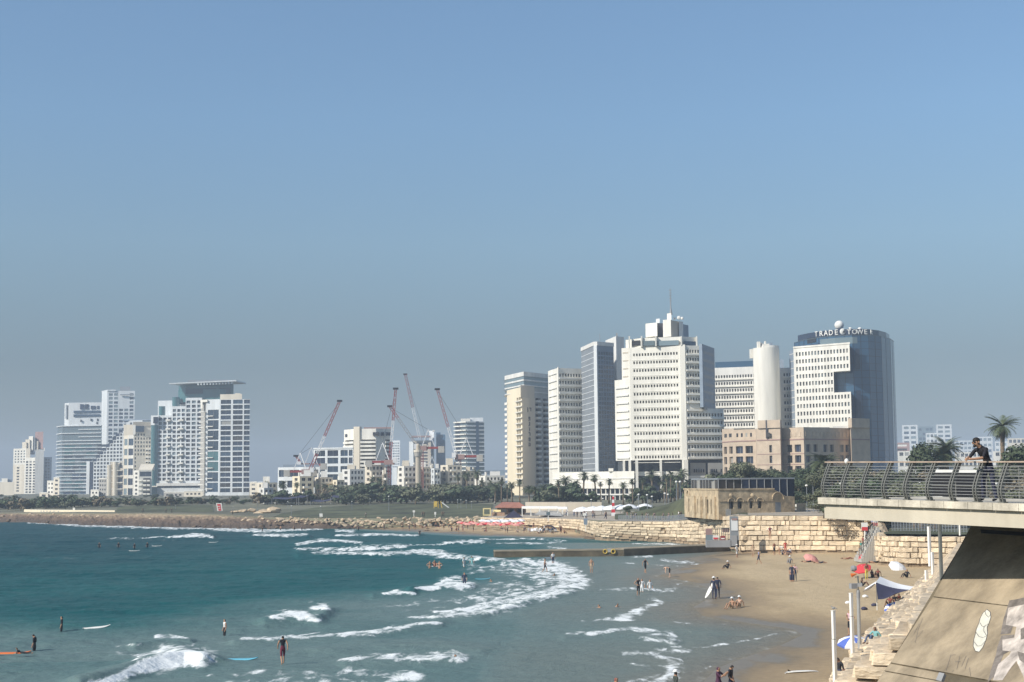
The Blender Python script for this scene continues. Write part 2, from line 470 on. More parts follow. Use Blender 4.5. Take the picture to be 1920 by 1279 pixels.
# grassy bank rising to the stone house
V = []; nb_ = 40
for k in range(12):
    s = k / 11
    for i in range(nb_):
        t = i / (nb_ - 1); px = 1152 + t * 142
        d = float(np.interp(px, E_px, E_d)) + 10 + 22 * s
        z = gz(px, d) + 0.05 + (0.5 + 3.7 * t ** 1.3) * math.sin(math.pi / 2 * min(1, s * 1.5)) + 0.12 * rnd.random()
        p = P(px, 930, d); V.append((p.x, d, z))
o = link('grass_bank', np_mesh('grass_bank', np.array(V), grid_faces(12, nb_)[:, ::-1], MT['lawn'])); o['kind'] = 'structure'

# ------------------------------------------------------------------ beach sand
WATERLINE = [(560, 987), (640, 990), (700, 993), (800, 998), (900, 1004), (1000, 1007), (1100, 1009), (1135, 1011), (1250, 1014), (1330, 1022), (1372, 1030), (1352, 1038), (1290, 1047), (1316, 1056),
             (1262, 1068), (1236, 1080), (1292, 1090), (1334, 1105), (1334, 1120), (1300, 1138), (1318, 1155), (1370, 1163), (1430, 1172), (1486, 1180), (1505, 1190), (1468, 1208), (1404, 1230), (1345, 1252), (1318, 1279), (1296, 1310), (1250, 1400), (1180, 1600)]
LANDPOLY = WATERLINE + [(3000, 1600), (3000, 940), (560, 940)]
ws = [G(p[0], p[1], 0) for p in WATERLINE]; WLW = [(p.x, p.y) for p in ws]
def shore_distance(PX, PY, X, Y):
    d = seg_dist(X, Y, WLW)
    return np.where(inside(PX, PY, LANDPOLY), d, -d)
sx = np.concatenate([np.arange(520, 1180, 8), np.arange(1180, 1790, 3.0), np.arange(1790, 2100, 20)])
sy = np.concatenate([np.arange(974, 1060, 1.2), np.arange(1060, 1300, 2.0), np.arange(1300, 1460, 16)])
PX, PY = np.meshgrid(sx, sy)
X, Y = ground_xy(PX, PY)
D = shore_distance(PX, PY, X, Y)
Zs = np.where(D > 0, 1.5 * (1 - np.exp(-D * 0.040 / 1.5)), np.maximum(-2.5, D * 0.06))
Zs += np.where(D > 1, 0.05 * (fbm(X * 0.8, Y * 0.5, 3, 3) - 0.5), 0) * np.clip(D / 6, 0, 1) + sstep(8, 16, D) * 0.10 * (fbm(X * 0.45, Y * 0.3, 3, 8) - 0.5)
Zs = np.where((PX < 1140) & (D > 6), Zs + 0.03 * (np.minimum(D, 45) - 6), Zs)
Zs = np.where((PX < 1140) & (D > 62), -1.5, Zs)
wet = 1 - sstep(0.5, 12.0, D + 7 * (fbm(X * 0.09, Y * 0.05, 4, 21) - 0.5))
def sand_material():
    m, nt, b = principled('beach_sand')
    L = nt.links.new
    at = nt.nodes.new('ShaderNodeAttribute'); at.attribute_name = 'wet'
    tc = nt.nodes.new('ShaderNodeTexCoord')
    mp = nt.nodes.new('ShaderNodeMapping'); mp.inputs['Scale'].default_value = (1, 0.35, 1); L(tc.outputs['Object'], mp.inputs[0])
    n1 = nt.nodes.new('ShaderNodeTexNoise'); n1.inputs['Scale'].default_value = 0.18; n1.inputs['Detail'].default_value = 6; L(mp.outputs[0], n1.inputs['Vector'])
    n2 = nt.nodes.new('ShaderNodeTexNoise'); n2.inputs['Scale'].default_value = 1.5; n2.inputs['Detail'].default_value = 7; n2.inputs['Roughness'].default_value = 0.72; L(tc.outputs['Object'], n2.inputs['Vector'])
    ad = nt.nodes.new('ShaderNodeMath'); ad.operation = 'MULTIPLY_ADD'; ad.inputs[1].default_value = 1.1; ad.inputs[2].default_value = -0.55
    L(n1.outputs['Fac'], ad.inputs[0])
    sm = nt.nodes.new('ShaderNodeMath'); sm.operation = 'ADD'; sm.use_clamp = True; L(at.outputs['Fac'], sm.inputs[0]); L(ad.outputs[0], sm.inputs[1])
    rp = nt.nodes.new('ShaderNodeValToRGB')
    e = rp.color_ramp.elements
    e[0].position = 0.0; e[0].color = (0.52, 0.395, 0.235, 1)
    e[1].position = 1.0; e[1].color = (0.20, 0.16, 0.105, 1)
    for p, c in ((0.18, (0.46, 0.345, 0.20)), (0.42, (0.36, 0.265, 0.155)), (0.75, (0.29, 0.215, 0.13))):
        k = e.new(p); k.color = (*c, 1)
    L(sm.outputs[0], rp.inputs[0])
    mr = nt.nodes.new('ShaderNodeMapRange'); mr.inputs['From Min'].default_value = 0.3; mr.inputs['From Max'].default_value = 0.7; mr.inputs['To Min'].default_value = 0.82; mr.inputs['To Max'].default_value = 1.12
    L(n2.outputs['Fac'], mr.inputs[0])
    mu = nt.nodes.new('ShaderNodeVectorMath'); mu.operation = 'SCALE'; L(rp.outputs[0], mu.inputs[0]); L(mr.outputs[0], mu.inputs['Scale'])
    L(mu.outputs[0], b.inputs['Base Color'])
    rr = nt.nodes.new('ShaderNodeMapRange'); rr.inputs['From Min'].default_value = 0.86; rr.inputs['To Min'].default_value = 0.95; rr.inputs['To Max'].default_value = 0.38
    L(sm.outputs[0], rr.inputs[0]); L(rr.outputs[0], b.inputs['Roughness'])
    b.inputs['Specular IOR Level'].default_value = 0.35
    bp = nt.nodes.new('ShaderNodeBump'); bp.inputs['Strength'].default_value = 0.5; bp.inputs['Distance'].default_value = 0.22
    L(n2.outputs['Fac'], bp.inputs['Height']); 
    inv = nt.nodes.new('ShaderNodeMath'); inv.operation = 'SUBTRACT'; inv.inputs[0].default_value = 0.9; inv.use_clamp = True; L(sm.outputs[0], inv.inputs[1])
    L(inv.outputs[0], bp.inputs['Strength']); L(bp.outputs[0], b.inputs['Normal'])
    return m
sand_o = link('beach_sand', np_mesh('beach_sand', np.stack([X, Y, Zs], -1).reshape(-1, 3), grid_faces(len(sy), len(sx))[:, ::-1][:, ::-1], sand_material(), {'wet': wet}))
sand_o['kind'] = 'structure'
def sand_level(X, Y):
    a, b_ = proj(np.stack([X, Y, np.zeros_like(X)], -1))
    d = shore_distance(a, b_, X, Y)
    z = np.where(d > 0, 1.5 * (1 - np.exp(-d * 0.040 / 1.5)), np.maximum(-2.5, d * 0.06))
    return np.where((a < 1140) & (d > 6), z + 0.03 * (np.minimum(d, 45) - 6), z)
def S(px, py):
    """point on the sand seen at a photograph position"""
    r = ray(px, py); t = np.arange(55, 420, 0.4) / r.y
    X, Y, Zr = r.x * t, r.y * t, CAMZ + r.z * t
    k = np.argmax(Zr <= sand_level(X, Y)) if (Zr <= sand_level(X, Y)).any() else len(t) - 1
    return Vector((float(X[k]), float(Y[k]), float(sand_level(X[k:k + 1], Y[k:k + 1])[0])))

# ------------------------------------------------------------------ sea
# breaking crests: photograph path of the foot line, height in metres, half thickness in rows
CRESTS = [
    ([(150, 1290), (230, 1268), (300, 1246), (345, 1236), (380, 1244)], 0.95, 13),
    ([(255, 1212), (310, 1203), (355, 1202)], 0.40, 6),
    ([(498, 1172), (545, 1167), (595, 1166), (618, 1150)], 0.62, 8),
    ([(440, 1208), (560, 1200), (690, 1193), (760, 1182), (825, 1171)], 0.38, 7),
    ([(600, 1222), (700, 1215), (820, 1213), (900, 1222)], 0.25, 12),
    ([(650, 1247), (760, 1243), (860, 1240)], 0.25, 8),
    ([(700, 1121), (745, 1118), (775, 1115)], 0.45, 5),
    ([(770, 1112), (830, 1108), (880, 1104)], 0.60, 6),
    ([(820, 1160), (900, 1158), (1000, 1128), (1070, 1114)], 0.30, 5),
    ([(560, 1044), (700, 1042), (860, 1044), (960, 1058)], 0.45, 4),
    ([(560, 1034), (650, 1032), (760, 1024)], 0.45, 3),
    ([(590, 1018), (680, 1017)], 0.35, 3), ([(470, 1006), (580, 1008)], 0.5, 3), ([(320, 1010), (400, 1009)], 0.6, 3),
    ([(830, 1021), (910, 1019)], 0.4, 3), ([(620, 1005), (790, 1004)], 0.4, 2.5),
    ([(930, 1010), (1040, 1012), (1100, 1014)], 0.25, 2.5),
    ([(1060, 1196), (1130, 1188), (1220, 1196), (1262, 1206)], 0.18, 6),
]
# foam: photograph path with half thickness, strength
FOAM = [
    ([(175, 1284, 8), (235, 1264, 10), (290, 1240, 17), (330, 1230, 20), (362, 1235, 18), (376, 1248, 8)], 1.25),
    ([(262, 1228, 3), (300, 1216, 4), (340, 1212, 4)], 0.7), ([(306, 1194, 3), (330, 1193, 6), (352, 1196, 3)], 1.1),
    ([(506, 1158, 3), (540, 1154, 10), (562, 1153, 11), (590, 1161, 4)], 1.25), ([(592, 1141, 3), (604, 1139, 6), (613, 1142, 3)], 1.15),
    ([(450, 1198, 2.5), (560, 1193, 4), (640, 1190, 5), (700, 1187, 8), (735, 1180, 7), (760, 1175, 4), (795, 1167, 5), (818, 1170, 2)], 0.86),
    ([(640, 1238, 3), (720, 1234, 7), (790, 1228, 9), (840, 1230, 12), (858, 1236, 6)], 0.95), ([(730, 1280, 6), (765, 1262, 9), (785, 1270, 6)], 0.9),
    ([(480, 1262, 5), (600, 1256, 8), (720, 1262, 7)], 0.52), ([(400, 1285, 6), (560, 1276, 9), (760, 1282, 8)], 0.52), ([(390, 1268, 3), (520, 1264, 5)], 0.45),
    ([(722, 1114, 2), (745, 1110, 5), (768, 1115, 2)], 1.2), ([(778, 1103, 2), (800, 1104, 4), (820, 1100, 5), (845, 1092, 10), (868, 1098, 9), (884, 1102, 4)], 1.25),
    ([(985, 1053, 7), (1030, 1060, 11), (1062, 1075, 12), (1085, 1090, 10)], 1.1), ([(930, 1052, 5), (1000, 1072, 14), (1060, 1095, 9)], 0.80),
    ([(820, 1148, 3), (880, 1146, 9), (930, 1138, 12), (985, 1124, 11), (1045, 1108, 9), (1090, 1098, 7)], 1.05),
    ([(860, 1130, 5), (930, 1118, 9), (1010, 1098, 10), (1060, 1085, 8)], 0.70), ([(780, 1130, 3), (880, 1120, 6), (960, 1090, 8)], 0.46), ([(880, 1062, 5), (960, 1070, 8), (1020, 1090, 8)], 0.55), ([(760, 1156, 2.5), (840, 1156, 4), (900, 1152, 4)], 0.85),
    ([(560, 1030, 2), (640, 1030, 4), (720, 1026, 6), (760, 1024, 3)], 0.95), ([(590, 1037, 2), (700, 1038, 3.5), (790, 1036, 4), (826, 1040, 6), (880, 1046, 4), (930, 1048, 3)], 1.0),
    ([(780, 1032, 3), (815, 1034, 6), (835, 1040, 4)], 1.05), ([(840, 1042, 3), (900, 1048, 4), (990, 1056, 5)], 0.7), ([(870, 1076, 2), (960, 1064, 4)], 0.6),
    ([(560, 1019, 1.5), (600, 1013, 3), (640, 1014, 2.5), (672, 1017, 3)], 1.05), ([(836, 1018, 2), (870, 1016, 4), (904, 1016, 3)], 1.0), ([(730, 1024, 1), (840, 1020, 1.6)], 0.8),
    ([(635, 1004, 1.5), (700, 1002, 2.5), (780, 1004, 1.5)], 1.05), ([(480, 996, 2.5), (540, 994, 2), (600, 992, 1.5)], 1.05), ([(480, 1003, 2), (530, 1004, 3), (572, 1002, 2)], 1.05), ([(632, 995, 2), (660, 996, 3)], 1.0),
    ([(280, 1008, 0.8), (340, 1006, 2), (365, 1003, 4), (393, 1006, 2.5)], 1.15), ([(200, 1010, 0.7), (280, 1009, 1)], 0.7),
    ([(55, 980, 1.2), (110, 982, 2.2), (160, 985, 3), (240, 987, 3), (330, 990, 2.5), (400, 989, 2.5), (480, 991, 2)], 1.0), ([(390, 992, 2), (430, 993, 4), (480, 995, 2)], 1.0),
    ([(118, 979, 3), (130, 978, 4)], 0.9), ([(560, 1022, 1), (576, 1020, 2)], 0.9), ([(900, 1011, 1), (1000, 1010, 1.5), (1060, 1013, 1)], 0.8), ([(935, 1018, 1.2), (1010, 1019, 2), (1050, 1016, 1)], 0.9), ([(1030, 1026, 1.5), (1060, 1030, 3), (1075, 1033, 1)], 0.75),
    ([(1190, 1020, 1), (1260, 1021, 1.4), (1320, 1024, 1)], 0.8), ([(1180, 1044, 1), (1218, 1043, 2)], 0.9), ([(1240, 1050, 1.5), (1300, 1056, 3), (1308, 1062, 2)], 0.75), ([(1160, 1056, 0.8), (1280, 1062, 1.5)], 0.4), ([(1280, 1070, 1), (1240, 1070, 1.2)], 0.5),
    ([(1130, 1107, 1.5), (1200, 1104, 2.5), (1262, 1106, 3), (1240, 1112, 3)], 0.72), ([(1288, 1092, 1.2), (1265, 1100, 1.6)], 0.6), ([(1222, 1124, 3), (1232, 1130, 3)], 0.95), ([(1225, 1132, 3), (1205, 1142, 6), (1170, 1158, 6), (1148, 1162, 3)], 0.92), ([(1080, 1163, 1.5), (1140, 1160, 2), (1200, 1148, 3)], 0.55),
    ([(1060, 1188, 2), (1130, 1184, 4), (1170, 1178, 5), (1220, 1186, 7), (1256, 1192, 7), (1262, 1200, 4)], 0.88), ([(1200, 1200, 3), (1240, 1204, 4), (1254, 1208, 3)], 0.7), ([(1168, 1226, 3), (1220, 1226, 5), (1262, 1218, 5), (1284, 1222, 3)], 0.85), ([(1230, 1232, 4), (1262, 1240, 6), (1256, 1262, 7), (1228, 1284, 9)], 0.88), ([(1180, 1245, 2), (1230, 1250, 5)], 0.45),
    ([(1180, 1276, 3), (1236, 1270, 5)], 0.6), ([(1240, 1166, 0.8), (1360, 1168, 1.2)], 0.55), ([(1310, 1216, 1.2), (1352, 1208, 1.6), (1410, 1200, 1.2), (1456, 1188, 1.4)], 0.78), ([(1150, 1224, 1), (1290, 1216, 2), (1320, 1214, 1.5)], 0.4), ([(1310, 1260, 2), (1332, 1246, 1.5)], 0.5),
    ([(170, 1010, 0.6), (330, 1013, 0.8)], 0.3), ([(80, 1046, 0.8), (140, 1046, 1)], 0.35), ([(560, 1128, 2), (660, 1130, 2)], 0.28), ([(700, 1136, 2), (780, 1134, 2)], 0.38), ([(740, 1145, 2), (860, 1140, 3)], 0.40), ([(150, 1226, 2), (260, 1226, 3)], 0.35), ([(220, 1212, 1.5), (270, 1206, 2)], 0.5),
]
gx = np.concatenate([np.linspace(-3600, -60, 40), np.arange(-30, 1530, 2.4), np.arange(1540, 1700, 20)])
gy = np.concatenate([[1900, 1600, 1420, 1340], np.arange(1308, 1120, -1.35), np.arange(1120, 1030, -0.95), np.arange(1030, 972, -0.75), [968, 962, 955, 948, 940, 932, 926, 922]])
PXg, PYg = np.meshgrid(gx, gy)
# pixel rows are measured from the local horizon so that the grid follows the level
PYh = PYg + (PXg - 960) * -ROLL * np.where(PYg < 965, 1.0, 0.0)
X, Y = ground_xy(PXg, PYh)
far = np.hypot(X, Y) > 4900
sc_ = np.where(far, 4900 / np.maximum(np.hypot(X, Y), 1), 1); X = X * sc_; Y = Y * sc_
D = shore_distance(PXg, PYh, X, Y)
deepw = sstep(2, 30, -D)
Zw = np.zeros_like(X)
pxm = np.abs(Y) ** 2 / (CAMZ * F)
for pts, h, w in CRESTS:
    d = seg_dist(PXg, PYh * 2.2, [(p[0], p[1] * 2.2) for p in pts]) / 2.2
    cy = np.interp(PXg, [p[0] for p in pts], [p[1] for p in pts])
    back = np.where(PYh < cy, 1.0, 0.55)            # steep towards the beach, long at the back
    Zw += 0.72 * h * np.exp(-(d / (w * 1.15 * back)) ** 2) * (0.8 + 0.4 * fbm(X * 0.25, Y * 0.1, 2, 31))
swell = (fbm(X * 0.035 + 9, Y * 0.10, 3, 2) - 0.5) * 0.75 + (fbm(X * 0.22, Y * 0.35, 3, 4) - 0.5) * 0.42 + (fbm(X * 0.7, Y * 0.8, 3, 6) - 0.5) * 0.20
Zw += swell * sstep(3, 60, -D) * np.where(Y > 900, 0.3, 1)
Zw += 0.03 * (fbm(X * 1.2, Y * 0.8, 2, 14) - 0.5) * sstep(0, 10, -D)
Zw = np.where(D > 2, np.minimum(Zw, 0) - 0.02 * (D - 2), Zw)
V = np.stack([X, Y, Zw], -1).reshape(-1, 3)
qx, qy = proj(V); qx = qx.reshape(X.shape); qy = qy.reshape(X.shape)
foam = np.zeros_like(X)
kk = np.clip(F / np.maximum(Y, 1) / 22, 0.15, 1.6)
fx_ = qx + 34 * kk * (fbm(X * 0.22, Y * 0.10, 4, 91) - 0.5); fy_ = qy + 9 * kk * (fbm(X * 0.30 + 40, Y * 0.12, 4, 95) - 0.5)
for pts, st in FOAM:
    for (ax, ay, aw), (bx, by, bw) in zip(pts[:-1], pts[1:]):
        dx, dy = bx - ax, (by - ay) * 2.0
        t = np.clip(((fx_ - ax) * dx + (fy_ - ay) * 2.0 * dy) / (dx * dx + dy * dy + 1e-9), 0, 1)
        dd = np.hypot((fx_ - ax - t * dx) * 0.8, (fy_ - ay) * 2.0 - t * dy) / 2.0
        foam = np.maximum(foam, st * np.clip(1.45 - 1.15 * dd / (aw * 1.15 + (bw - aw) * t + 0.4), 0, 1))
foam = np.maximum(foam, 0.17 * sstep(0.9, 0.1, np.abs(D + 0.4)))
Zw2 = Zw + np.where(foam > 0.55, 0.14 * (fbm(X * 1.7, Y * 1.1, 3, 77) - 0.2) * (foam - 0.4), 0)
V = np.stack([X, Y, Zw2], -1).reshape(-1, 3)
def sea_material():
    m, nt, b = principled('sea_water')
    L = nt.links.new
    N = nt.nodes.new
    a1 = N('ShaderNodeAttribute'); a1.attribute_name = 'shallow'
    a2 = N('ShaderNodeAttribute'); a2.attribute_name = 'foam'
    tc = N('ShaderNodeTexCoord')
    rp = N('ShaderNodeValToRGB'); e = rp.color_ramp.elements
    e[0].position = 0; e[0].color = (0.001, 0.048, 0.058, 1); e[1].position = 1; e[1].color = (0.20, 0.175, 0.13, 1)
    for p, c in ((0.30, (0.016, 0.100, 0.103)), (0.52, (0.125, 0.185, 0.180)), (0.78, (0.145, 0.178, 0.165)), (0.92, (0.175, 0.17, 0.145))):
        k = e.new(p); k.color = (*c, 1)
    # broad patches of cloudy and clear water
    mpa = N('ShaderNodeMapping'); mpa.inputs['Scale'].default_value = (0.03, 0.045, 1); L(tc.outputs['Object'], mpa.inputs[0])
    na = N('ShaderNodeTexNoise'); na.inputs['Scale'].default_value = 1.0; na.inputs['Detail'].default_value = 6; L(mpa.outputs[0], na.inputs['Vector'])
    ma = N('ShaderNodeMath'); ma.operation = 'MULTIPLY_ADD'; ma.inputs[1].default_value = 0.36; ma.inputs[2].default_value = -0.18; L(na.outputs['Fac'], ma.inputs[0])
    sa = N('ShaderNodeMath'); sa.operation = 'ADD'; sa.use_clamp = True; L(a1.outputs['Fac'], sa.inputs[0]); L(ma.outputs[0], sa.inputs[1])
    L(sa.outputs[0], rp.inputs[0])
    # foam lace
    mpf = N('ShaderNodeMapping'); mpf.inputs['Scale'].default_value = (1.0, 0.32, 1); L(tc.outputs['Object'], mpf.inputs[0])
    nf = N('ShaderNodeTexNoise'); nf.inputs['Scale'].default_value = 0.75; nf.inputs['Detail'].default_value = 9; nf.inputs['Roughness'].default_value = 0.68; nf.inputs['Distortion'].default_value = 0.6; L(mpf.outputs[0], nf.inputs['Vector'])
    th = N('ShaderNodeMath'); th.operation = 'MULTIPLY_ADD'; th.inputs[1].default_value = 4.6; th.inputs[2].default_value = -2.68; L(nf.outputs['Fac'], th.inputs[0])
    gk = N('ShaderNodeMath'); gk.operation = 'MULTIPLY'; gk.use_clamp = True; gk.inputs[1].default_value = 3.0; L(a2.outputs['Fac'], gk.inputs[0])
    tg = N('ShaderNodeMath'); tg.operation = 'MULTIPLY'; L(th.outputs[0], tg.inputs[0]); L(gk.outputs[0], tg.inputs[1])
    fs = N('ShaderNodeMath'); fs.operation = 'ADD'; L(a2.outputs['Fac'], fs.inputs[0]); L(tg.outputs[0], fs.inputs[1])
    fm = N('ShaderNodeMapRange'); fm.interpolation_type = 'SMOOTHSTEP'; fm.inputs['From Min'].default_value = 0.02; fm.inputs['From Max'].default_value = 0.95; L(fs.outputs[0], fm.inputs[0])
    mx = N('ShaderNodeMixRGB'); mx.inputs[2].default_value = (0.80, 0.82, 0.80, 1)
    L(fm.outputs[0], mx.inputs[0]); L(rp.outputs[0], mx.inputs[1]); L(mx.outputs[0], b.inputs['Base Color'])
    rr = N('ShaderNodeMapRange'); rr.inputs['To Min'].default_value = 0.28; rr.inputs['To Max'].default_value = 0.9; L(fm.outputs[0], rr.inputs[0]); L(rr.outputs[0], b.inputs['Roughness'])
    b.inputs['IOR'].default_value = 1.33
    b.inputs['Specular IOR Level'].default_value = 0.008
    # ripples
    mpb = N('ShaderNodeMapping'); mpb.inputs['Scale'].default_value = (0.55, 1.0, 1); mpb.inputs['Rotation'].default_value = (0, 0, 0.5); L(tc.outputs['Object'], mpb.inputs[0])
    n1 = N('ShaderNodeTexNoise'); n1.inputs['Scale'].default_value = 0.55; n1.inputs['Detail'].default_value = 6; n1.inputs['Roughness'].default_value = 0.6; L(mpb.outputs[0], n1.inputs['Vector'])
    n2 = N('ShaderNodeTexNoise'); n2.inputs['Scale'].default_value = 3.0; n2.inputs['Detail'].default_value = 4; L(nf.outputs['Fac'], n2.inputs['Vector']); L(tc.outputs['Object'], n2.inputs['Vector'])
    bp = N('ShaderNodeBump'); bp.inputs['Strength'].default_value = 1.0; bp.inputs['Distance'].default_value = 0.42; L(n1.outputs['Fac'], bp.inputs['Height'])
    bq = N('ShaderNodeBump'); bq.inputs['Strength'].default_value = 0.8; bq.inputs['Distance'].default_value = 0.12; L(nf.outputs['Fac'], bq.inputs['Height']); L(bp.outputs[0], bq.inputs['Normal'])
    L(bq.outputs[0], b.inputs['Normal'])
    return m
# cloudiness grows towards the beach, in a band that follows the breakers
TURBID = [(0, 1125), (200, 1130), (420, 1095), (620, 1070), (800, 1045), (900, 1020), (930, 1000)]
ty = np.interp(qx, [p[0] for p in TURBID], [p[1] for p in TURBID])
shallow = 0.02 + 0.50 * sstep(-50, 110, qy - ty) * (Y < 900)
shallow = np.maximum(shallow, 0.22 * sstep(-140, 0, qy - ty))
shallow = np.maximum(shallow, np.clip(1.0 - 0.42 * np.clip(-D / 20, 0, 1) ** 0.6 - 0.22 * sstep(20, 60, -D) - 0.4 * sstep(70, 130, -D), 0, 1) * sstep(860, 1080, qx + (qy - 1060) * 0.6) * (qy > 1018))
shallow = np.maximum(shallow, 0.60 * sstep(14, 0, -D) * (qx > 560))
foam = np.where(qx < -25, 0, foam)
sea_o = link('sea', np_mesh('sea', V, grid_faces(len(gy), len(gx)), sea_material(), {'foam': foam, 'shallow': shallow}))
sea_o['kind'] = 'structure'

# ------------------------------------------------------------------ rocks along the shore
rock_meshes = []
for k in range(6):
    bm = bmesh.new(); bmesh.ops.create_icosphere(bm, subdivisions=2, radius=0.5)
    r2 = random.Random(40 + k); ax = [Vector((r2.uniform(-1, 1), r2.uniform(-1, 1), r2.uniform(-1, 1))).normalized() for _ in range(7)]
    for v in bm.verts:
        s = 1.0
        for a in ax:
            dt = v.co.normalized().dot(a)
            if dt > 0.55: s = min(s, 0.62 / max(dt, 0.55) * 0.95)
        v.co *= s * r2.uniform(0.93, 1.07)
    me = bpy.data.meshes.new('boulder'); bm.to_mesh(me); bm.free(); rock_meshes.append(me)
def rock_shared(m):
    out = []
    for me in rock_meshes:
        q = me.copy(); q.materials.clear(); q.materials.append(m); out.append(q)
    return out
rk_pale = rock_shared(MT['rockpale']); rk_brown = rock_shared(MT['rock'])
def scatter_rock(parent, p, s, ms, flat=0.7):
    o = link('boulder', ms[rnd.randrange(6)], parent, Vector(p) - root_loc(parent))
    o.rotation_euler = (rnd.uniform(-.3, .3), rnd.uniform(-.3, .3), rnd.uniform(0, 6.28))
    o.scale = (s * rnd.uniform(0.8, 1.3), s * rnd.uniform(0.8, 1.2), s * flat * rnd.uniform(0.8, 1.2))
    return o
# rough shelf of beach rock on the far side of the bay
px = np.arange(-420, 690, 2.2); rows = 16; V = []
for k in range(rows):
    s = k / (rows - 1)
    yw = np.interp(px, [-420, 0, 150, 300, 480, 600, 690], [966, 979, 985, 990, 992, 992, 991])
    xw, dw = ground_xy(px, yw)
    de = np.interp(px, E_px, E_d) + 3; ze = np.interp(px, E_px, E_z)
    d = dw + (de - dw) * s
    prof = np.where(s < 0.45, s / 0.45 * 0.62, 0.62 + (s - 0.45) / 0.55 * 0.38)
    amp = math.sin(math.pi * min(1, 0.15 + s * 0.85)) * 2.1 * np.interp(px, [0, 480, 600, 690], [1, 1, 0.55, 0.4])
    xx = px_to_x(px, d)
    z = -0.7 + (ze + 0.75) * prof + amp * (fbm(xx * 0.35, d * 0.35, 4, 61) - 0.5) + amp * 0.5 * (fbm(xx * 1.3, d * 1.1, 3, 66) - 0.5)
    V.append(np.stack([xx, d, z], -1))
V = np.concatenate(V)
def shelf_material():
    m, nt, b = principled('beach_rock')
    L = nt.links.new; N = nt.nodes.new
    tc = N('ShaderNodeTexCoord'); sp = N('ShaderNodeSeparateXYZ'); L(tc.outputs['Object'], sp.inputs[0])
    no = N('ShaderNodeTexNoise'); no.inputs['Scale'].default_value = 0.35; no.inputs['Detail'].default_value = 7; L(tc.outputs['Object'], no.inputs['Vector'])
    ad = N('ShaderNodeMath'); ad.operation = 'MULTIPLY_ADD'; ad.inputs[1].default_value = 2.6; ad.inputs[2].default_value = -1.3; L(no.outputs['Fac'], ad.inputs[0])
    su = N('ShaderNodeMath'); su.operation = 'ADD'; L(sp.outputs['Z'], su.inputs[0]); L(ad.outputs[0], su.inputs[1])
    mr = N('ShaderNodeMapRange'); mr.inputs['From Min'].default_value = 0.8; mr.inputs['From Max'].default_value = 3.3; L(su.outputs[0], mr.inputs[0])
    rp = N('ShaderNodeValToRGB'); e = rp.color_ramp.elements
    e[0].color = (0.085, 0.062, 0.045, 1); e[1].color = (0.44, 0.33, 0.20, 1); k = e.new(0.5); k.color = (0.17, 0.115, 0.075, 1)
    L(mr.outputs[0], rp.inputs[0]); L(rp.outputs[0], b.inputs['Base Color'])
    b.inputs['Roughness'].default_value = 0.95
    bp = N('ShaderNodeBump'); bp.inputs['Strength'].default_value = 0.9; bp.inputs['Distance'].default_value = 0.5
    n2 = N('ShaderNodeTexNoise'); n2.inputs['Scale'].default_value = 1.4; n2.inputs['Detail'].default_value = 6; L(tc.outputs['Object'], n2.inputs['Vector']); L(n2.outputs['Fac'], bp.inputs['Height']); L(bp.outputs[0], b.inputs['Normal'])
    return m
shelf = link('rock_shore', np_mesh('rock_shore', V, grid_faces(rows, len(px))[:, ::-1], shelf_material(), None, False)); shelf['kind'] = 'structure'
for i in range(150):
    p_ = rnd.uniform(-10, 560); s = rnd.random()
    dw = float(ground_xy(np.array([p_]), np.array([np.interp(p_, [0, 150, 300, 480, 600], [979, 985, 990, 993, 992])]))[1][0]); de = float(np.interp(p_, E_px, E_d))
    d = dw + (de - dw) * s; z = -0.5 + 3.4 * s
    scatter_rock(shelf, (P(p_, 950, d).x, d, z), rnd.uniform(0.8, 2.4), rk_brown if s < 0.6 else rk_pale, 0.5)
bank = thing('boulder_bank', 'bank of pale tumbled boulders between the lawn and the far beach', 'rocks', (P(760, 950, 385).x, 385, 1.0))
for i in range(270):
    t = rnd.random(); p_ = 530 + 380 * t
    de = float(np.interp(p_, E_px, E_d)); s = rnd.random()
    wdt = 6 + 4 * sstep(530, 700, p_)
    d = de + 2 - wdt * (1 - s)
    z = float(np.interp(p_, E_px, E_z)) - 0.1 - (1 - s) * (1.4 + 0.5 * sstep(530, 720, p_)) + rnd.uniform(0, 0.25) + 0.1
    scatter_rock(bank, (P(p_, 950, d).x, d, z), rnd.uniform(0.8, 1.8) * (0.75 if p_ < 640 else 1), rk_pale, 0.55)
# flat loose slabs at the tip of the sea wall and left of the lawn
for (x_, y_, s, lab) in ((1108, 1010, 3.2, 'flat brown rock lying at the water edge below the sea wall tip'), (1122, 1008, 2.0, 'smaller flat rock beside the sea wall tip')):
    p = G(x_, y_, 0.1); o = link('boulder', rk_brown[1], None, p); WL[o.name] = p; o.scale = (s, s * 0.8, s * 0.35); props(o, lab, 'rock')
for i, (x_, y_, s) in enumerate(((486, 962, 5.0), (500, 960, 5.5), (511, 957, 6.0), (455, 958, 3.6), (440, 960, 3.4), (470, 957, 3.5))):
    p = P(x_, y_, 470); o = link('boulder', rk_pale[i % 6], None, p); WL[o.name] = p; o.scale = (s, s * 0.8, s * 0.4)
    props(o, ['pale flat boulder lying farthest down left of the big lawn', 'pale flat boulder in the middle left of the big lawn', 'largest pale boulder touching the left end of the big lawn', 'small pale boulder right of the red panel', 'leftmost pale boulder beside the red panel', 'small pale boulder between the red panel and the large ones'][i], 'rock', 'flat boulders left of the lawn')

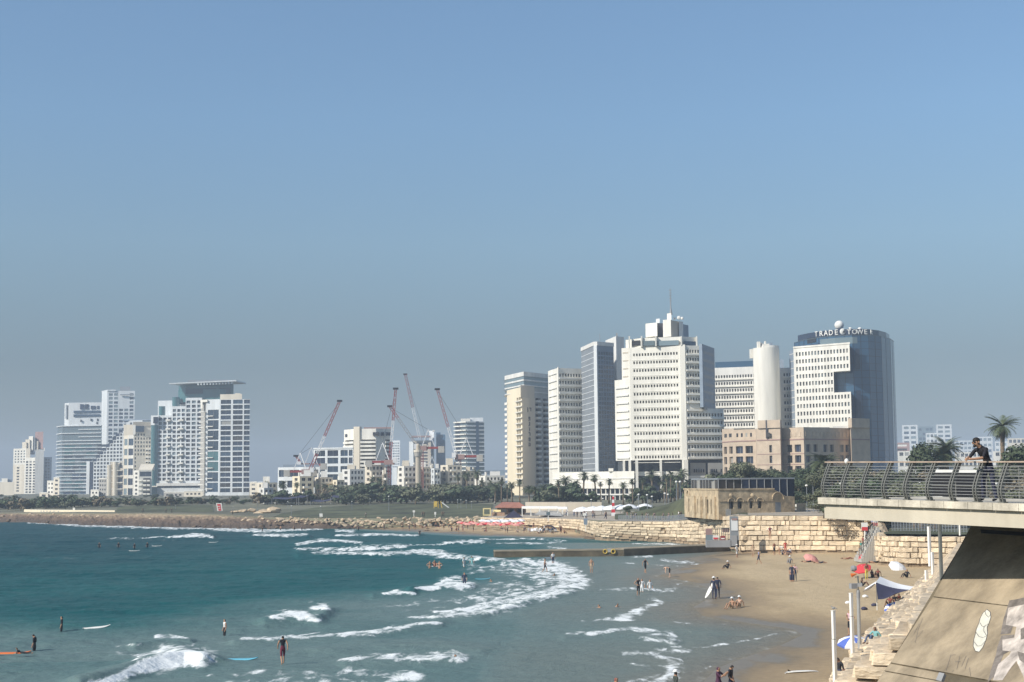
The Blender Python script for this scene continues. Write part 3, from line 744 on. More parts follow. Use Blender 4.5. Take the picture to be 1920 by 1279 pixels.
# ------------------------------------------------------------------ limestone block walls
blk = []
for k in range(7):
    bm = bmesh.new(); bmesh.ops.create_cube(bm, size=1.0)
    bmesh.ops.bevel(bm, geom=list(bm.edges), offset=0.07, segments=1, affect='EDGES')
    r2 = random.Random(70 + k)
    for v in bm.verts: v.co += Vector((r2.uniform(-.03, .03), r2.uniform(-.07, .05), r2.uniform(-.035, .035)))
    me = bpy.data.meshes.new('block'); bm.to_mesh(me); bm.free(); blk.append(me)
def blk_shared(m):
    r = []
    for me in blk:
        q = me.copy(); q.materials.append(m); r.append(q)
    return r
blk_a = blk_shared(MT['block']); blk_w = blk_shared(MT['blockwet'])
def block_wall(name, label, path, ch, bw, depth=1.1, step=0.0, wet_z=-9, gap=0.06, core=True):
    """path: (x, y, z_base, z_top) left to right, face towards the right of travel reversed (towards the viewer)"""
    mid = path[len(path) // 2]
    root = thing(name, label, 'wall', (mid[0], mid[1], mid[2]))
    if core:
        mb = MB()
        for a, b in zip(path[:-1], path[1:]):
            t = Vector((b[0] - a[0], b[1] - a[1], 0)).normalized(); n = Vector((-t.y, t.x, 0))
            i0 = Vector((a[0], a[1], 0)) + n * 0.35; i1 = Vector((b[0], b[1], 0)) + n * 0.35
            j0 = i0 + n * 1.2; j1 = i1 + n * 1.2
            mb.prism([(i0.x, i0.y), (i1.x, i1.y), (j1.x, j1.y), (j0.x, j0.y)], [a[2] - 1, b[2] - 1, b[2] - 1, a[2] - 1], [a[3] - 0.12, b[3] - 0.12, b[3] - 0.12, a[3] - 0.12])
        add(root, 'core', mb, MT['blockwet'])
    segs = [(Vector(a[:2]), Vector(b[:2]), a[2:], b[2:]) for a, b in zip(path[:-1], path[1:])]
    L = [(s[1] - s[0]).length for s in segs]; tot = sum(L)
    ncrs = max(1, round(max(a[3] - a[2] for a in path) / ch)); cnt = 0
    for k in range(ncrs):
        u = -rnd.uniform(0, bw * 0.6)
        while u < tot:
            w = bw * rnd.choice((0.45, 0.6, 0.8, 0.95, 1.1, 1.4, 1.7, 2.0)) * rnd.uniform(0.9, 1.1)
            um = min(max(u + w / 2, 0.01), tot - 0.01); acc = 0
            for s, l in zip(segs, L):
                if um <= acc + l: break
                acc += l
            t = (um - acc) / l
            c = s[0].lerp(s[1], t); zb = s[2][0] + (s[3][0] - s[2][0]) * t; zt = s[2][1] + (s[3][1] - s[2][1]) * t
            hh = (zt - zb) / ncrs
            dirv = (s[1] - s[0]).normalized(); n = Vector((-dirv.y, dirv.x))
            c = c + n * (depth / 2 + k * step + rnd.uniform(-0.10, 0.10))
            z = zb + (k + 0.5) * hh
            ms = blk_w if z < wet_z + rnd.uniform(-0.5, 0.7) else blk_a
            o = link('block', ms[rnd.randrange(7)], root, (c.x - mid[0], c.y - mid[1], z - mid[2] + rnd.uniform(-.03, .03)))
            o.rotation_euler = (rnd.uniform(-.03, .03), rnd.uniform(-.03, .03), math.atan2(dirv.y, dirv.x) + rnd.uniform(-.06, .06))
            o.scale = (w - gap * rnd.uniform(0.6, 1.6), depth, (hh - gap * rnd.uniform(0.3, 1.0)) * rnd.uniform(0.88, 1.04))
            u += w; cnt += 1
    return root
def wp(px, d, zb, zt):
    p = P(px, 980, d); return (p.x, p.y, zb, zt)
block_wall('sea_wall', 'curved wall of golden limestone blocks beside the far beach', [wp(1112, 310, 0.9, 3.6), wp(1140, 303, 0.7, 4.0), wp(1190, 300, 0.2, 4.0), wp(1250, 296, -0.2, 4.0), wp(1300, 282, -0.2, 4.7), wp(1340, 269, 0.2, 5.6), wp(1386, 244.5, 0.6, 6.3)], 0.85, 1.55, wet_z=1.0)
block_wall('retaining_wall', 'tall pale limestone block wall at the back of the near beach', [wp(1386, 244, 0.6, 6.3), wp(1500, 237, 0.9, 6.35), wp(1600, 231, 1.0, 6.35), wp(1634, 229, 1.0, 6.2)], 0.86, 1.35)
block_wall('retaining_wall', 'low block wall below the fence under the bridge', [wp(1640, 197.5, 1.2, 4.6), wp(1652, 196, 1.2, 4.6), wp(1700, 190, 1.3, 4.75), wp(1840, 185, 1.3, 4.8)], 0.70, 1.05)
block_wall('sea_wall', 'low row of pale stones behind the far beach parasols', [wp(905, 384, 1.7, 3.1), wp(1000, 364, 1.6, 3.3), wp(1080, 336.5, 1.4, 3.7), wp(1116, 311, 1.0, 3.8)], 0.7, 1.9)
block_wall('retaining_wall', 'short return wall of limestone beside the beach stairs', [wp(1634, 229, 1.0, 6.2), wp(1640, 212, 1.1, 5.4), wp(1646, 197, 1.2, 4.7)], 0.75, 1.3)
a_ = S(1752, 1068); b_ = G(1660, 1150, 1.3); c_ = G(1600, 1220, 1.2); e_ = G(1540, 1310, 1.1)
block_wall('stepped_wall', 'stepped slabs of rough limestone descending beside the bridge pier', [(a_.x, a_.y, 0.9, 4.2), (b_.x, b_.y, 0.9, 4.4), (c_.x, c_.y, 0.9, 4.7), (e_.x, e_.y, 0.8, 5.0)], 0.72, 2.0, depth=1.9, step=0.85, gap=0.05, core=False)
# filling between stepped wall and promenade
mb = MB()
pr = [(a_.x + 3, a_.y), (b_.x + 4, b_.y), (c_.x + 4.2, c_.y), (e_.x + 4.4, e_.y)]
n_ = len(pr)
for (x0, y0), (x1, y1) in zip(pr[:-1], pr[1:]):
    mb.face([(x0, y0, 4.0), (x1, y1, 4.0), (x1 + 60, y1, 4.4), (x0 + 60, y0, 4.4)]); mb.face([(x0 - 3.6, y0, 0.6), (x1 - 3.6, y1, 0.6), (x1, y1, 4.0), (x0, y0, 4.0)])
o = solo('bank_ground', mb, MT['rockpale'], kind='structure')

# ------------------------------------------------------------------ building kit
def cells(n, a, b, fill):
    w = (b - a) / n
    return [(a + (i + (1 - fill) / 2) * w, a + (i + (1 + fill) / 2) * w) for i in range(n)]
pane_cache = {}
def pane_mesh(w, h, m, name):
    k = (round(w, 2), round(h, 2), m.name, name)
    if k not in pane_cache:
        t = 0.06; mb = MB(); mb.box(-w / 2, w / 2, -t, t, -h / 2, h / 2)
        # mullion and sill lip
        if h > 1.2: mb.box(-0.05, 0.05, -t - 0.05, t, -h / 2, h / 2, 1)
        pane_cache[k] = mesh_from(name, mb.v, mb.f, [m, MT['steellight']], mb.m)
    return pane_cache[k]
class Bld:
    """one building: wall mesh with recessed openings, one object per window, slabs and roof pieces as parts"""
    def __init__(s, name, label, pts, z0, z1, wm, back=18, cat='building', group=None, closed=None, py=820):
        s.fr = [C(p, d, py) for p, d in pts]; s.px = pts
        if closed is None:
            a, b = s.fr[0], s.fr[-1]
            ka = (pts[0][1] + back) / pts[0][1]; kb = (pts[-1][1] + back) / pts[-1][1]
            s.poly = s.fr + [(b[0] * kb, b[1] * kb), (a[0] * ka, a[1] * ka)]
        else: s.poly = s.fr
        s.z0, s.z1, s.wm = z0, z1, wm
        cx = sum(p[0] for p in s.poly) / len(s.poly); cy = sum(p[1] for p in s.poly) / len(s.poly)
        s.c = (cx, cy)
        s.root = thing(name, label, cat, (cx, cy, z0), group)
        s.wall = MB(); s.done = set(); s.nwin = 0; s.rest = MB(); s.wmats = [wm]
    def mi(s, m):
        if m not in s.wmats: s.wmats.append(m)
        return s.wmats.index(m)
    def zz(s, py, i=0):
        px, d = s.px[i]; return Z(py, px, d)
    def edge(s, i):
        a = Vector(s.poly[i]); b = Vector(s.poly[(i + 1) % len(s.poly)]); t = (b - a)
        return a, b, t.length, t.normalized(), Vector((t.y, -t.x)).normalized()
    def face(s, i, cols, rows, wm=None, win=None, dep=0.35, skip=None, z0=None, z1=None, name='window', u0=0.0, u1=1.0):
        """cols: fractions of the face, rows: heights; openings with one pane object each"""
        a, b, L, t, n = s.edge(i); s.done.add(i)
        z0 = s.z0 if z0 is None else z0; z1 = s.z1 if z1 is None else z1
        m = s.mi(wm or s.wm); win = win or MT['gdark']
        wins = win if isinstance(win, (list, tuple)) else [win]
        us = sorted(set([u0, u1] + [u for c in cols for u in c])); vs = sorted(set([z0, z1] + [v for r in rows for v in r]))
        cset = {c[0]: c[1] for c in cols}; rset = {r[0]: r[1] for r in rows}
        def pt(u, z, d=0.0):
            q = a + t * (u * L) - n * d; return (q.x, q.y, z)
        for iu, (ua, ub) in enumerate(zip(us[:-1], us[1:])):
            for iv, (va, vb) in enumerate(zip(vs[:-1], vs[1:])):
                hole = ua in cset and abs(cset[ua] - ub) < 1e-6 and va in rset and abs(rset[va] - vb) < 1e-6
                if hole and skip and skip(cols.index((ua, ub)), rows.index((va, vb))): hole = False
                if not hole:
                    s.wall.face([pt(ua, va), pt(ub, va), pt(ub, vb), pt(ua, vb)], m); continue
                w, h = (ub - ua) * L, vb - va
                for q in ([pt(ua, va), pt(ub, va), pt(ub, va, dep), pt(ua, va, dep)], [pt(ua, vb, dep), pt(ub, vb, dep), pt(ub, vb), pt(ua, vb)],
                          [pt(ua, va), pt(ua, va, dep), pt(ua, vb, dep), pt(ua, vb)], [pt(ub, va, dep), pt(ub, va), pt(ub, vb), pt(ub, vb, dep)]):
                    s.wall.face(q, m)
                um, vm = (ua + ub) / 2, (va + vb) / 2
                gm = wins[rnd.randrange(len(wins))]
                if s.nwin < 300:
                    c = pt(um, vm, dep - 0.03); o = link(name, pane_mesh(w + 0.04, h + 0.04, gm, name), s.root, Vector(c) - WL[s.root.name], math.atan2(t.y, t.x))
                    s.nwin += 1
                else:
                    s.rest.face([pt(ua, va, dep - 0.06), pt(ub, va, dep - 0.06), pt(ub, vb, dep - 0.06), pt(ua, vb, dep - 0.06)])
    def plain(s, i, m=None, z0=None, z1=None):
        a, b, L, t, n = s.edge(i); s.done.add(i)
        z0 = s.z0 if z0 is None else z0; z1 = s.z1 if z1 is None else z1
        s.wall.face([(a.x, a.y, z0), (b.x, b.y, z0), (b.x, b.y, z1), (a.x, a.y, z1)], s.mi(m or s.wm))
    def band(s, name, i0, i1, za, zb, out, m, inn=0.3, u0=0.0, u1=1.0):
        """ledge, balcony slab or parapet running along faces i0..i1"""
        idx = list(range(i0, i1 + 1)); pts = []
        for i in idx:
            a, b, L, t, n = s.edge(i)
            pts.append((a + t * (u0 * L if i == i0 else 0), t, n))
        a, b, L, t, n = s.edge(idx[-1]); pts.append((a + t * (u1 * L), t, n))
        o_, n_ = [], []
        for k, (p, t, n) in enumerate(pts):
            nn = n if k in (0, len(pts) - 1) else (pts[k - 1][2] + n).normalized()
            o_.append(p + nn * out); n_.append(p - nn * inn)
        mb = MB(); mb.prism([tuple(q) for q in o_] + [tuple(q) for q in reversed(n_)], za, zb)
        return add(s.root, name, mb, m)
    def block(s, name, pts, z0, z1, m, back=8, parent=None):
        """extra box volume given by photograph columns and depth"""
        fr = [C(p, d) for p, d in pts]; ka = (pts[0][1] + back) / pts[0][1]; kb = (pts[-1][1] + back) / pts[-1][1]
        mb = MB(); mb.prism(fr + [(fr[-1][0] * kb, fr[-1][1] * kb), (fr[0][0] * ka, fr[0][1] * ka)], z0, z1)
        return add(parent or s.root, name, mb, m)
    def finish(s, roof=None, parapet=0.0):
        for i in range(len(s.poly)):
            if i not in s.done: s.plain(i)
        s.wall.face([(p[0], p[1], s.z1) for p in s.poly], s.mi(roof or MT['roofgrey']))
        add(s.root, 'wall', s.wall, s.wmats)
        if s.rest.f: add(s.root, 'window_rows', s.rest, MT['gdark'], kind='stuff')
        return s
def rows_px(b, i, ys, h):
    """rows from the photograph: centre lines ys, pane height h pixels"""
    px, d = b.px[i]
    return [(Z(y + h / 2, px, d), Z(y - h / 2, px, d)) for y in sorted(ys, reverse=True)]
def ys(y0, y1, n):
    return [y0 + (y1 - y0) * k / (n - 1) for k in range(n)] if n > 1 else [y0]
def pole(name, label, px, py_base, d, h, r, m, group=None, cat='pole'):
    p = P(px, py_base, d); mb = MB(); mb.tube([p, p + Vector((0, 0, h))], [r, r * 0.8], 8)
    return solo(name, mb, m, label, cat, group, origin=tuple(p))

# ================================================================== right cluster
# tall white office block with rows of square windows (nearest of the cluster)
b = Bld('office_tower', 'large white tower with long rows of square windows and a mast on top', [(1154, 576), (1183, 568), (1278, 561), (1288, 560.6), (1358, 565)], Z(862, 1278, 561), Z(766, 1278, 561), MT['white'], 30)
zt = Z(648, 1278, 561); zm = b.z1; zb_ = b.z0
yr = ys(661, 855, 14)
R1 = rows_px(b, 2, yr, 5.2); R1 = [(r0 - 0.0, r1) for r0, r1 in R1]
# main face, full height; right face low part; left ribbed piece
b.z1 = zt
b.face(1, cells(16, 0.06, 0.965, 0.60), [(a - 0.25, c - 0.25) for a, c in R1], MT['white'], [MT['gdim'], MT['gdark'], MT['gdark']], dep=0.9, z1=zt)
b.plain(2, MT['white'], z1=zt)
Rr = rows_px(b, 3, [y - 2.5 for y in yr], 6.0)
b.face(3, cells(5, 0.03, 0.385, 0.66), [r for r in Rr if r[0] > zm - 0.5], MT['white'], MT['gdark'], dep=1.2, z0=zm, z1=zt, u1=0.40)
b.face(3, cells(12, 0.02, 0.98, 0.66), [r for r in Rr if r[1] < zm - 1.0], MT['white'], MT['gdark'], dep=1.2, z1=zm)
b.plain(0, MT['white'], z1=Z(712, 1165, 572))
a0, a1, L_, t_, n_ = b.edge(3); q = a0 + t_ * (L_ * 0.40)
b.done.add(4); b.done.add(5)
bk = b.poly[4:]; 
for (pa, pb, z1_) in ((b.poly[4], b.poly[5], zm), (b.poly[5], b.poly[6], zm), (b.poly[6], b.poly[0], Z(712, 1165, 572))):
    b.wall.face([(*pa, zb_), (*pb, zb_), (*pb, z1_), (*pa, z1_)])
b.done.add(6)
# roofs of the two heights
b.wall.face([(q.x, q.y, zm), (*b.poly[4], zm), (*b.poly[5], zm), (q.x * 1.05, q.y * 1.05, zm)])
kq = (q.x * 1.053, q.y * 1.053)
b.wall.face([(*b.poly[1], zt), (*b.poly[2], zt), (*b.poly[3], zt), (q.x, q.y, zt), (*kq, zt), (b.poly[1][0] * 1.05, b.poly[1][1] * 1.05, zt)])
b.wall.face([(q.x, q.y, zm), (*kq, zm), (*kq, zt), (q.x, q.y, zt)])
b.wall.face([(b.poly[1][0] * 1.05, b.poly[1][1] * 1.05, zb_), (*b.poly[1], zb_), (*b.poly[1], zt), (b.poly[1][0] * 1.05, b.poly[1][1] * 1.05, zt)])
b.wall.face([(*b.poly[0], zb_), (*b.poly[1], zb_), (*b.poly[4], zb_), (*b.poly[5], zb_)])
add(b.root, 'wall', b.wall, b.wmats)
if b.rest.f: add(b.root, 'window_rows', b.rest, MT['gdark'], kind='stuff')
# sun breakers under every window row, corner piers and ribs
for k, (r0, r1) in enumerate(R1):
    b.band('ledge', 1, 1, r0 - 1.9, r0 - 1.72, 0.12, MT['white'], 0.02, 0.05, 0.97)
for k, (r0, r1) in enumerate(Rr):
    u1 = 0.40 if r0 > zm - 0.5 else 1.0
    b.band('sun_shade', 3, 3, r0 - 1.0, r0 - 0.35, 0.9, MT['white'], 0.05, 0.01, u1)
b.band('corner_pier', 2, 2, zb_ - 6.5, zt + 0.3, 0.55, MT['white'], 0.4)
for k, (r0, r1) in enumerate(R1):
    if r1 < Z(716, 1165, 572): b.band('ledge', 0, 0, r0 - 0.2, r0 + 0.35, 0.45, MT['white2'], 0.02, 0.10, 0.92)
# side wing behind with ribs, between main face and service tower
b.block('side_wing', [(1168, 572), (1184, 570)], zb_, Z(652, 1184, 570), MT['white'], 14)
for y in yr[:4]: b.block('ledge', [(1170, 571.6), (1180, 570.4)], Z(y + 1.5, 1175, 571), Z(y - 0.5, 1175, 571), MT['beige'], 1)
# service tower
b.block('service_tower', [(1138, 668), (1158, 648), (1173, 654)], 6.0, Z(631, 1158, 650), MT['white2'], 10)
b.block('vent_box', [(1158, 654), (1161, 654)], Z(632, 1158, 654), Z(624.5, 1158, 654), MT['grey'], 2)
# projecting box, its shade put into the blue-grey colour
b.block('projecting_bay', [(1314, 558), (1320, 557), (1343, 577)], Z(764, 1320, 560), Z(646, 1320, 560), MT['bluegrey'], 8)
for y in yr[:8]: b.block('ledge', [(1322, 558.5), (1341, 575)], Z(y + 2, 1330, 560), Z(y - 3.5, 1330, 560), MT['greymetal'], 1)
# penthouse storey
pent = b.block('penthouse', [(1176, 573), (1206, 566), (1283, 561.5), (1312, 565)], zt, Z(631, 1278, 561), MT['white'], 20)
for (x0, x1, d0, d1, m) in ((1188, 1203, 569, 566.2, MT['gdim']), (1207, 1230, 565.4, 563.8, MT['gpale']), (1231, 1276, 563.6, 560.9, MT['gpale']), (1286, 1308, 561.2, 563.8, MT['gblue'])):
    b.block('window_band', [(x0, d0), (x1, d1)], Z(648.5, x0, d0), Z(639.5, x0, d0), m, 1.2, pent)
for x, d in ((1183, 568.6), (1206, 565.4), (1233, 563), (1281, 560.6), (1310, 564)):
    b.block('mullion_pier', [(x - 1.4, d - 0.5), (x + 1.4, d - 0.5)], zt, Z(630.5, x, d), MT['white'], 1.5)
for (x0, x1, d0, d1, ya, yb, m) in ((1214, 1236, 572, 568, 632, 607, MT['white']), (1236, 1247, 573, 573, 632, 606, MT['dark']), (1247, 1262, 565, 563, 632, 600, MT['white']), (1262, 1277, 563.2, 569, 632, 600, MT['beige']), (1277, 1285, 568, 571, 632, 602, MT['white2']), (1285, 1295, 573, 577, 632, 608, MT['bluegrey']), (1234, 1241, 574, 573, 606, 598, MT['coolwhite']), (1255, 1263, 570, 569, 600, 588, MT['white'])):
    b.block('rooftop_block', [(x0, d0), (x1, d1)], Z(ya, x0, d0), Z(yb, x0, d0), m, 8)
for x, y, r in ((1273, 596, 0.75), (1279, 597, 0.6), (1265, 597, 0.5)):
    p = P(x, y, 571); mb = MB(); mb.ball(p, r, 0.3, r); add(b.root, 'satellite_dish', mb, MT['whitepaint'], True)
p = P(1258, 590, 572); mb = MB(); top = P(1256.5, 540, 572)
mb.tube([p, p + (top - p) * 0.22, p + (top - p) * 0.5, top], [0.75, 0.28, 0.17, 0.07], 6)
for k in range(5): zc = p.lerp(top, 0.5 + k * 0.1); mb.box(zc.x - 0.5, zc.x + 0.5, zc.y - 0.05, zc.y + 0.05, zc.z, zc.z + 0.25)
add(b.root, 'mast', mb, MT['grey'])
# undercroft: dark recess, columns, beam, podium with columns
d_u = 566
b.block('undercroft', [(1170, 582), (1288, 572), (1352, 576)], 5.6, zb_ + 0.02, MT['gnavy'], 10)
for x, w, d in ((1193, 2.6, 563), (1238, 2.2, 561.5), (1285, 4.2, 559.6), (1169, 2.2, 569), (1180, 2.4, 566)):
    b.block('column', [(x - w, d), (x + w, d)], 5.0, zb_ + 0.01, MT['white'], 2.4)
b.block('beam', [(1182, 566), (1286, 560.5)], Z(892, 1240, 562), Z(884, 1240, 562), MT['white'], 1.5)
for x0, x1 in ((1293, 1322), (1326, 1355)):
    b.block('louvre_panel', [(x0, 562.5), (x1, 564)], Z(892, x0, 563), Z(868, x0, 563), MT['greybeige'], 1.5)
    for k in range(6):
        xx = x0 + 2 + k * (x1 - x0 - 3) / 6.0
        b.block('louvre_opening', [(xx, 562.2), (xx + 2.6, 562.3)], Z(886, xx, 562), Z(879.5, xx, 562), MT['gdark'], 0.6)
b.block('edge_slab', [(1290, 561.8), (1357, 564.6)], Z(898, 1300, 562), Z(892, 1300, 562), MT['white2'], 6)

# low white podium with columns
b = Bld('podium_building', 'long low white podium with slender columns in front of the towers', [(1036, 602), (1150, 570), (1188, 563)], 5.0, Z(884, 1150, 570), MT['white'], 14)
zA, zB, zC = Z(926, 1150, 570), Z(916, 1150, 570), Z(905, 1150, 570)
b.plain(0, z0=zB); b.plain(1, z0=zB)
for i, nn in ((0, 10), (1, 3)):
    b.band('ledge', i, i, Z(898, 1150, 570), Z(896.5, 1150, 570), 0.25, MT['white2'], 0.02)
    b.band('fascia', i, i, zB, zC, 0.5, MT['white'], 0.02)
b.block('dark_gallery', [(1070, 596), (1150, 573), (1188, 566)], zA, zB, MT['gnavy'], 4)
b.block('glazed_front', [(1070, 597.5), (1150, 574.5), (1188, 567.5)], 5.0, zA, MT['gdim'], 4)
b.band('gallery_slab', 0, 1, zA - 0.55, zA, 0.3, MT['white2'], 3.5)
for k in range(14):
    t = k / 13; x = 1074 + t * 112; d = 592.3 - 29.5 * t ** 0.9
    b.block('column', [(x - 1.0, d - 1), (x + 1.0, d - 1)], 5.0, zB, MT['white'], 0.9)
b.z0 = 5.0; b.wall.face([(p[0], p[1], zB) for p in b.poly]); b.finish(MT['roofgrey'])
b.block('rooftop_unit', [(1140, 571), (1149, 570)], b.z1, b.z1 + 1.2, MT['white'], 2)

# slender glass tower
b = Bld('glass_tower', 'slim tower with blue glass grid and grey left side', [(1092, 645), (1116, 618), (1122, 617.5), (1153, 624)], 6.0, Z(648, 1116, 618), MT['greymetal'], 18)
zr = ys(662, 884, 27)
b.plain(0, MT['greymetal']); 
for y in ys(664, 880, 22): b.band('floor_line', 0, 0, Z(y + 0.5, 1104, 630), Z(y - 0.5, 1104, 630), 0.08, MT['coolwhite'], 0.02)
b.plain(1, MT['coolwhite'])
b.face(2, cells(6, 0.05, 0.99, 0.72), rows_px(b, 2, zr, 6.2), MT['bluegrey'], [MT['gblue'], MT['gnavy'], MT['gblue']], dep=0.15)
b.band('pier', 1, 1, 6.0, b.z1, 0.5, MT['coolwhite'], 0.2)
b.finish()
b.band('roof_cap', 0, 2, b.z1, b.z1 + 1.6, 0.25, MT['white2'], 3)
b.block('rooftop_unit', [(1108, 628), (1130, 626)], b.z1 + 0.5, Z(644.5, 1116, 622), MT['grey'], 5)
for x in (1125,): 
    p = P(x, 648, 626); mb = MB(); mb.tube([p, p + Vector((0, 0, 5.0))], 0.1, 5); add(b.root, 'antenna', mb, MT['grey'])

# white block with ribbed left side
b = Bld('office_block', 'white office block with ribbed left side and nine windows per row', [(1029, 668), (1047, 650), (1096, 656)], 6.0, Z(690, 1047, 650), MT['white'], 22)
yr2 = ys(703, 881, 14)
rw = rows_px(b, 1, yr2, 6.0)
b.plain(0)
b.face(1, cells(9, 0.05, 0.99, 0.62), rw, MT['white'], [MT['gdark'], MT['gdim'], MT['gdark']], dep=1.1)
for r0, r1 in rw:
    b.band('ledge', 0, 0, r1 - 0.1, r1 + 0.3, 0.4, MT['white2'], 0.02, 0.08, 0.9)
    b.band('sun_shade', 1, 1, r0 - 1.15, r0 - 0.35, 0.8, MT['white'], 0.05, 0.03)
b.band('corner_pier', 1, 1, 6.0, b.z1 + 0.4, 0.4, MT['white'], 0.2, 0.0, 0.03)
b.finish()

# hotel with sign, shaded slab and balconies
b = Bld('hotel_tower', 'pale yellow hotel tower with a vertical sign on a shaded slab', [(951, 722), (981, 694), (1003, 704), (1031, 716)], 6.0, Z(725, 981, 694), MT['yellow'], 20)
zlo = Z(748, 981, 694); rwy = ys(753, 905, 16)
rw = rows_px(b, 0, rwy, 5.6)
b.face(0, [(0.62, 0.72), (0.75, 0.86)], rw, MT['yellow'], MT['gdark'], dep=0.8)
b.plain(1, MT['beige'])  # side turned from the sun, its shade put into the darker beige
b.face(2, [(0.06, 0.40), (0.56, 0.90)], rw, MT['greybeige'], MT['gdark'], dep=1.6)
b.finish()
for k, (r0, r1) in enumerate(rw):
    b.band('balcony_slab', 0, 0, r0 - 0.55, r0 - 0.1, 0.9, MT['white'], 0.02, 0.60, 1.0)
    b.block('side_balcony', [(946.5, 724), (951.5, 721)], r0 - 0.9, r0 + 0.3, MT['white'], 4)
    for u in (0.05, 0.55):
        b.band('balcony', 2, 2, r0 - 0.7, r0 + 0.25, 1.4, MT['white2'], 0.02, u, u + 0.24)
        b.band('balcony_soffit', 2, 2, r0 + 0.25, r1, 1.1, MT['greybeige'], 0.02, u + 0.25, u + 0.36)
# slab with sign, its shade put into the beige
b.block('sign_slab', [(979.5, 691), (1003.5, 701.5)], 6.0, Z(745, 981, 691), MT['beige'], 3)
b.block('slab_head', [(977, 692), (1003, 702)], Z(746, 981, 692), Z(722, 981, 692), MT['beige'], 5)
# banded upper storeys
b.block('upper_core', [(948, 724), (983, 697), (1031, 716)], b.z1, Z(699, 983, 697), MT['gpale'], 16)
for y0, y1 in ((697, 705), (711, 714), (721, 723.5), (733, 734.6)):
    b.block('storey_band', [(947, 724), (983, 696), (1031.5, 715.5)], Z(y1, 983, 697), Z(y0, 983, 697), MT['white2'], 17)
# sign letters: strokes on the slab
sa, sb = Vector(C(979.5, 691)), Vector(C(1003.5, 701.5)); st = (sb - sa).normalized(); sn = Vector((st.y, -st.x)); SL = (sb - sa).length
GLY = {'dalet': [((0, 1), (1, 1)), ((.85, 1), (.85, 0))], 'nunf': [((.3, 1), (.6, 1)), ((.55, 1), (.55, -.35))], 'pe': [((.1, 1), (.9, 1)), ((.9, 1), (.9, 0)), ((.9, 0), (0, 0)), ((.1, 1), (.1, .5)), ((.1, .5), (.45, .5))],
       'nun': [((.3, 1), (.7, 1)), ((.7, 1), (.7, 0)), ((.7, 0), (.1, 0))], 'vav': [((.35, 1), (.6, 1)), ((.6, 1), (.6, 0))], 'resh': [((0, 1), (.9, 1)), ((.85, 1), (.85, 0))],
       'mem': [((.15, 1), (.9, 1)), ((.9, 1), (.9, 0)), ((.9, 0), (.45, 0)), ((0, 1), (.25, .6)), ((.25, .7), (.1, 0))], 'he': [((0, 1), (.9, 1)), ((.88, 1), (.88, 0)), ((.12, .6), (.12, 0))]}
def glyph(g, uc, y, size):
    mb = MB(); zc = Z(y, 992, 696)
    for (x0, y0), (x1, y1) in GLY[g]:
        q0 = sa + st * (SL * uc + (x0 - .5) * size) + sn * 0.12; q1 = sa + st * (SL * uc + (x1 - .5) * size) + sn * 0.12
        mb.bar((q0.x, q0.y, zc + (y0 - .5) * size), (q1.x, q1.y, zc + (y1 - .5) * size), 0.36, 0.36)
    add(b.root, 'sign_letter', mb, MT['black'])
glyph('nunf', 0.42, 768, 1.5); glyph('dalet', 0.62, 768, 1.5)
for g, y in (('pe', 785), ('nun', 795), ('vav', 805), ('resh', 814), ('mem', 824), ('he', 834)): glyph(g, 0.54, y, 1.45)

# long white slab block behind, right of the office tower
b = Bld('slab_block', 'wide white slab block with dark glass top storey behind the round shaft', [(1338, 668), (1424, 660), (1470, 657), (1487, 656)], 6.0, Z(691, 1424, 660), MT['white2'], 18)
rw = rows_px(b, 1, ys(704, 835, 11), 5.5)
b.face(0, cells(17, 0.0, 1.0, 0.60), rw, None, [MT['gdark'], MT['gdim'], MT['gdark']], dep=1.0)
b.plain(1)
b.face(2, cells(3, 0.06, 0.98, 0.6), rw, None, [MT['gdark'], MT['gdim']], dep=1.0)
for r0, r1 in rw:
    for i in (0, 2): b.band('sun_shade', i, i, r0 - 0.95, r0 - 0.3, 0.75, MT['white'], 0.05)
b.finish()
b.block('top_storey', [(1344, 669), (1420, 662)], b.z1 + 0.9, Z(677, 1400, 664), MT['gtower'], 10)
b.block('top_storey_base', [(1341, 668.2), (1424, 660.6)], b.z1, b.z1 + 1.0, MT['white2'], 10)
b.block('rooftop_unit', [(1464, 662), (1473, 661)], b.z1, Z(674, 1464, 661), MT['bluegrey'], 6)
# round service shaft
cx, cy = C(1440.5, 646); rad = 24.5 * 646 / F
root = thing('round_shaft', 'cream round concrete shaft rising in front of the white slab', 'tower', (cx, cy, 6))
mb = MB(); ztop = Z(651, 1432, 640); nn = 40
mb.prism([(cx + rad * math.cos(2 * math.pi * k / nn), cy + rad * math.sin(2 * math.pi * k / nn)) for k in range(nn)], 6.0, ztop)
add(root, 'shaft', mb, MT['yellow' if False else 'white'], False)
mb = MB(); mb.prism([(cx + 1.2 + rad * .82 * math.cos(2 * math.pi * k / nn), cy + 1.5 + rad * .82 * math.sin(2 * math.pi * k / nn)) for k in range(nn)], ztop, ztop + 1.1)
add(root, 'cap', mb, MT['white2'])
for x0, x1, y0, y1, d, m in ((1424, 1429, 652, 641, 645, 'white'), (1434, 1446, 652, 645, 644, 'white'), (1438, 1440, 645, 640, 644, 'white'), (1410, 1418, 672, 655, 650, 'white'), (1430, 1433, 652, 643, 648, 'grey'), (1447, 1452, 650, 643, 650, 'bluegrey')):
    mb = MB(); a, c = C(x0, d), C(x1, d); mb.box(a[0], c[0], d - 1.2, d + 1.2, Z(y0, x0, d), Z(y1, x0, d)); add(root, 'rooftop_unit', mb, MT[m])

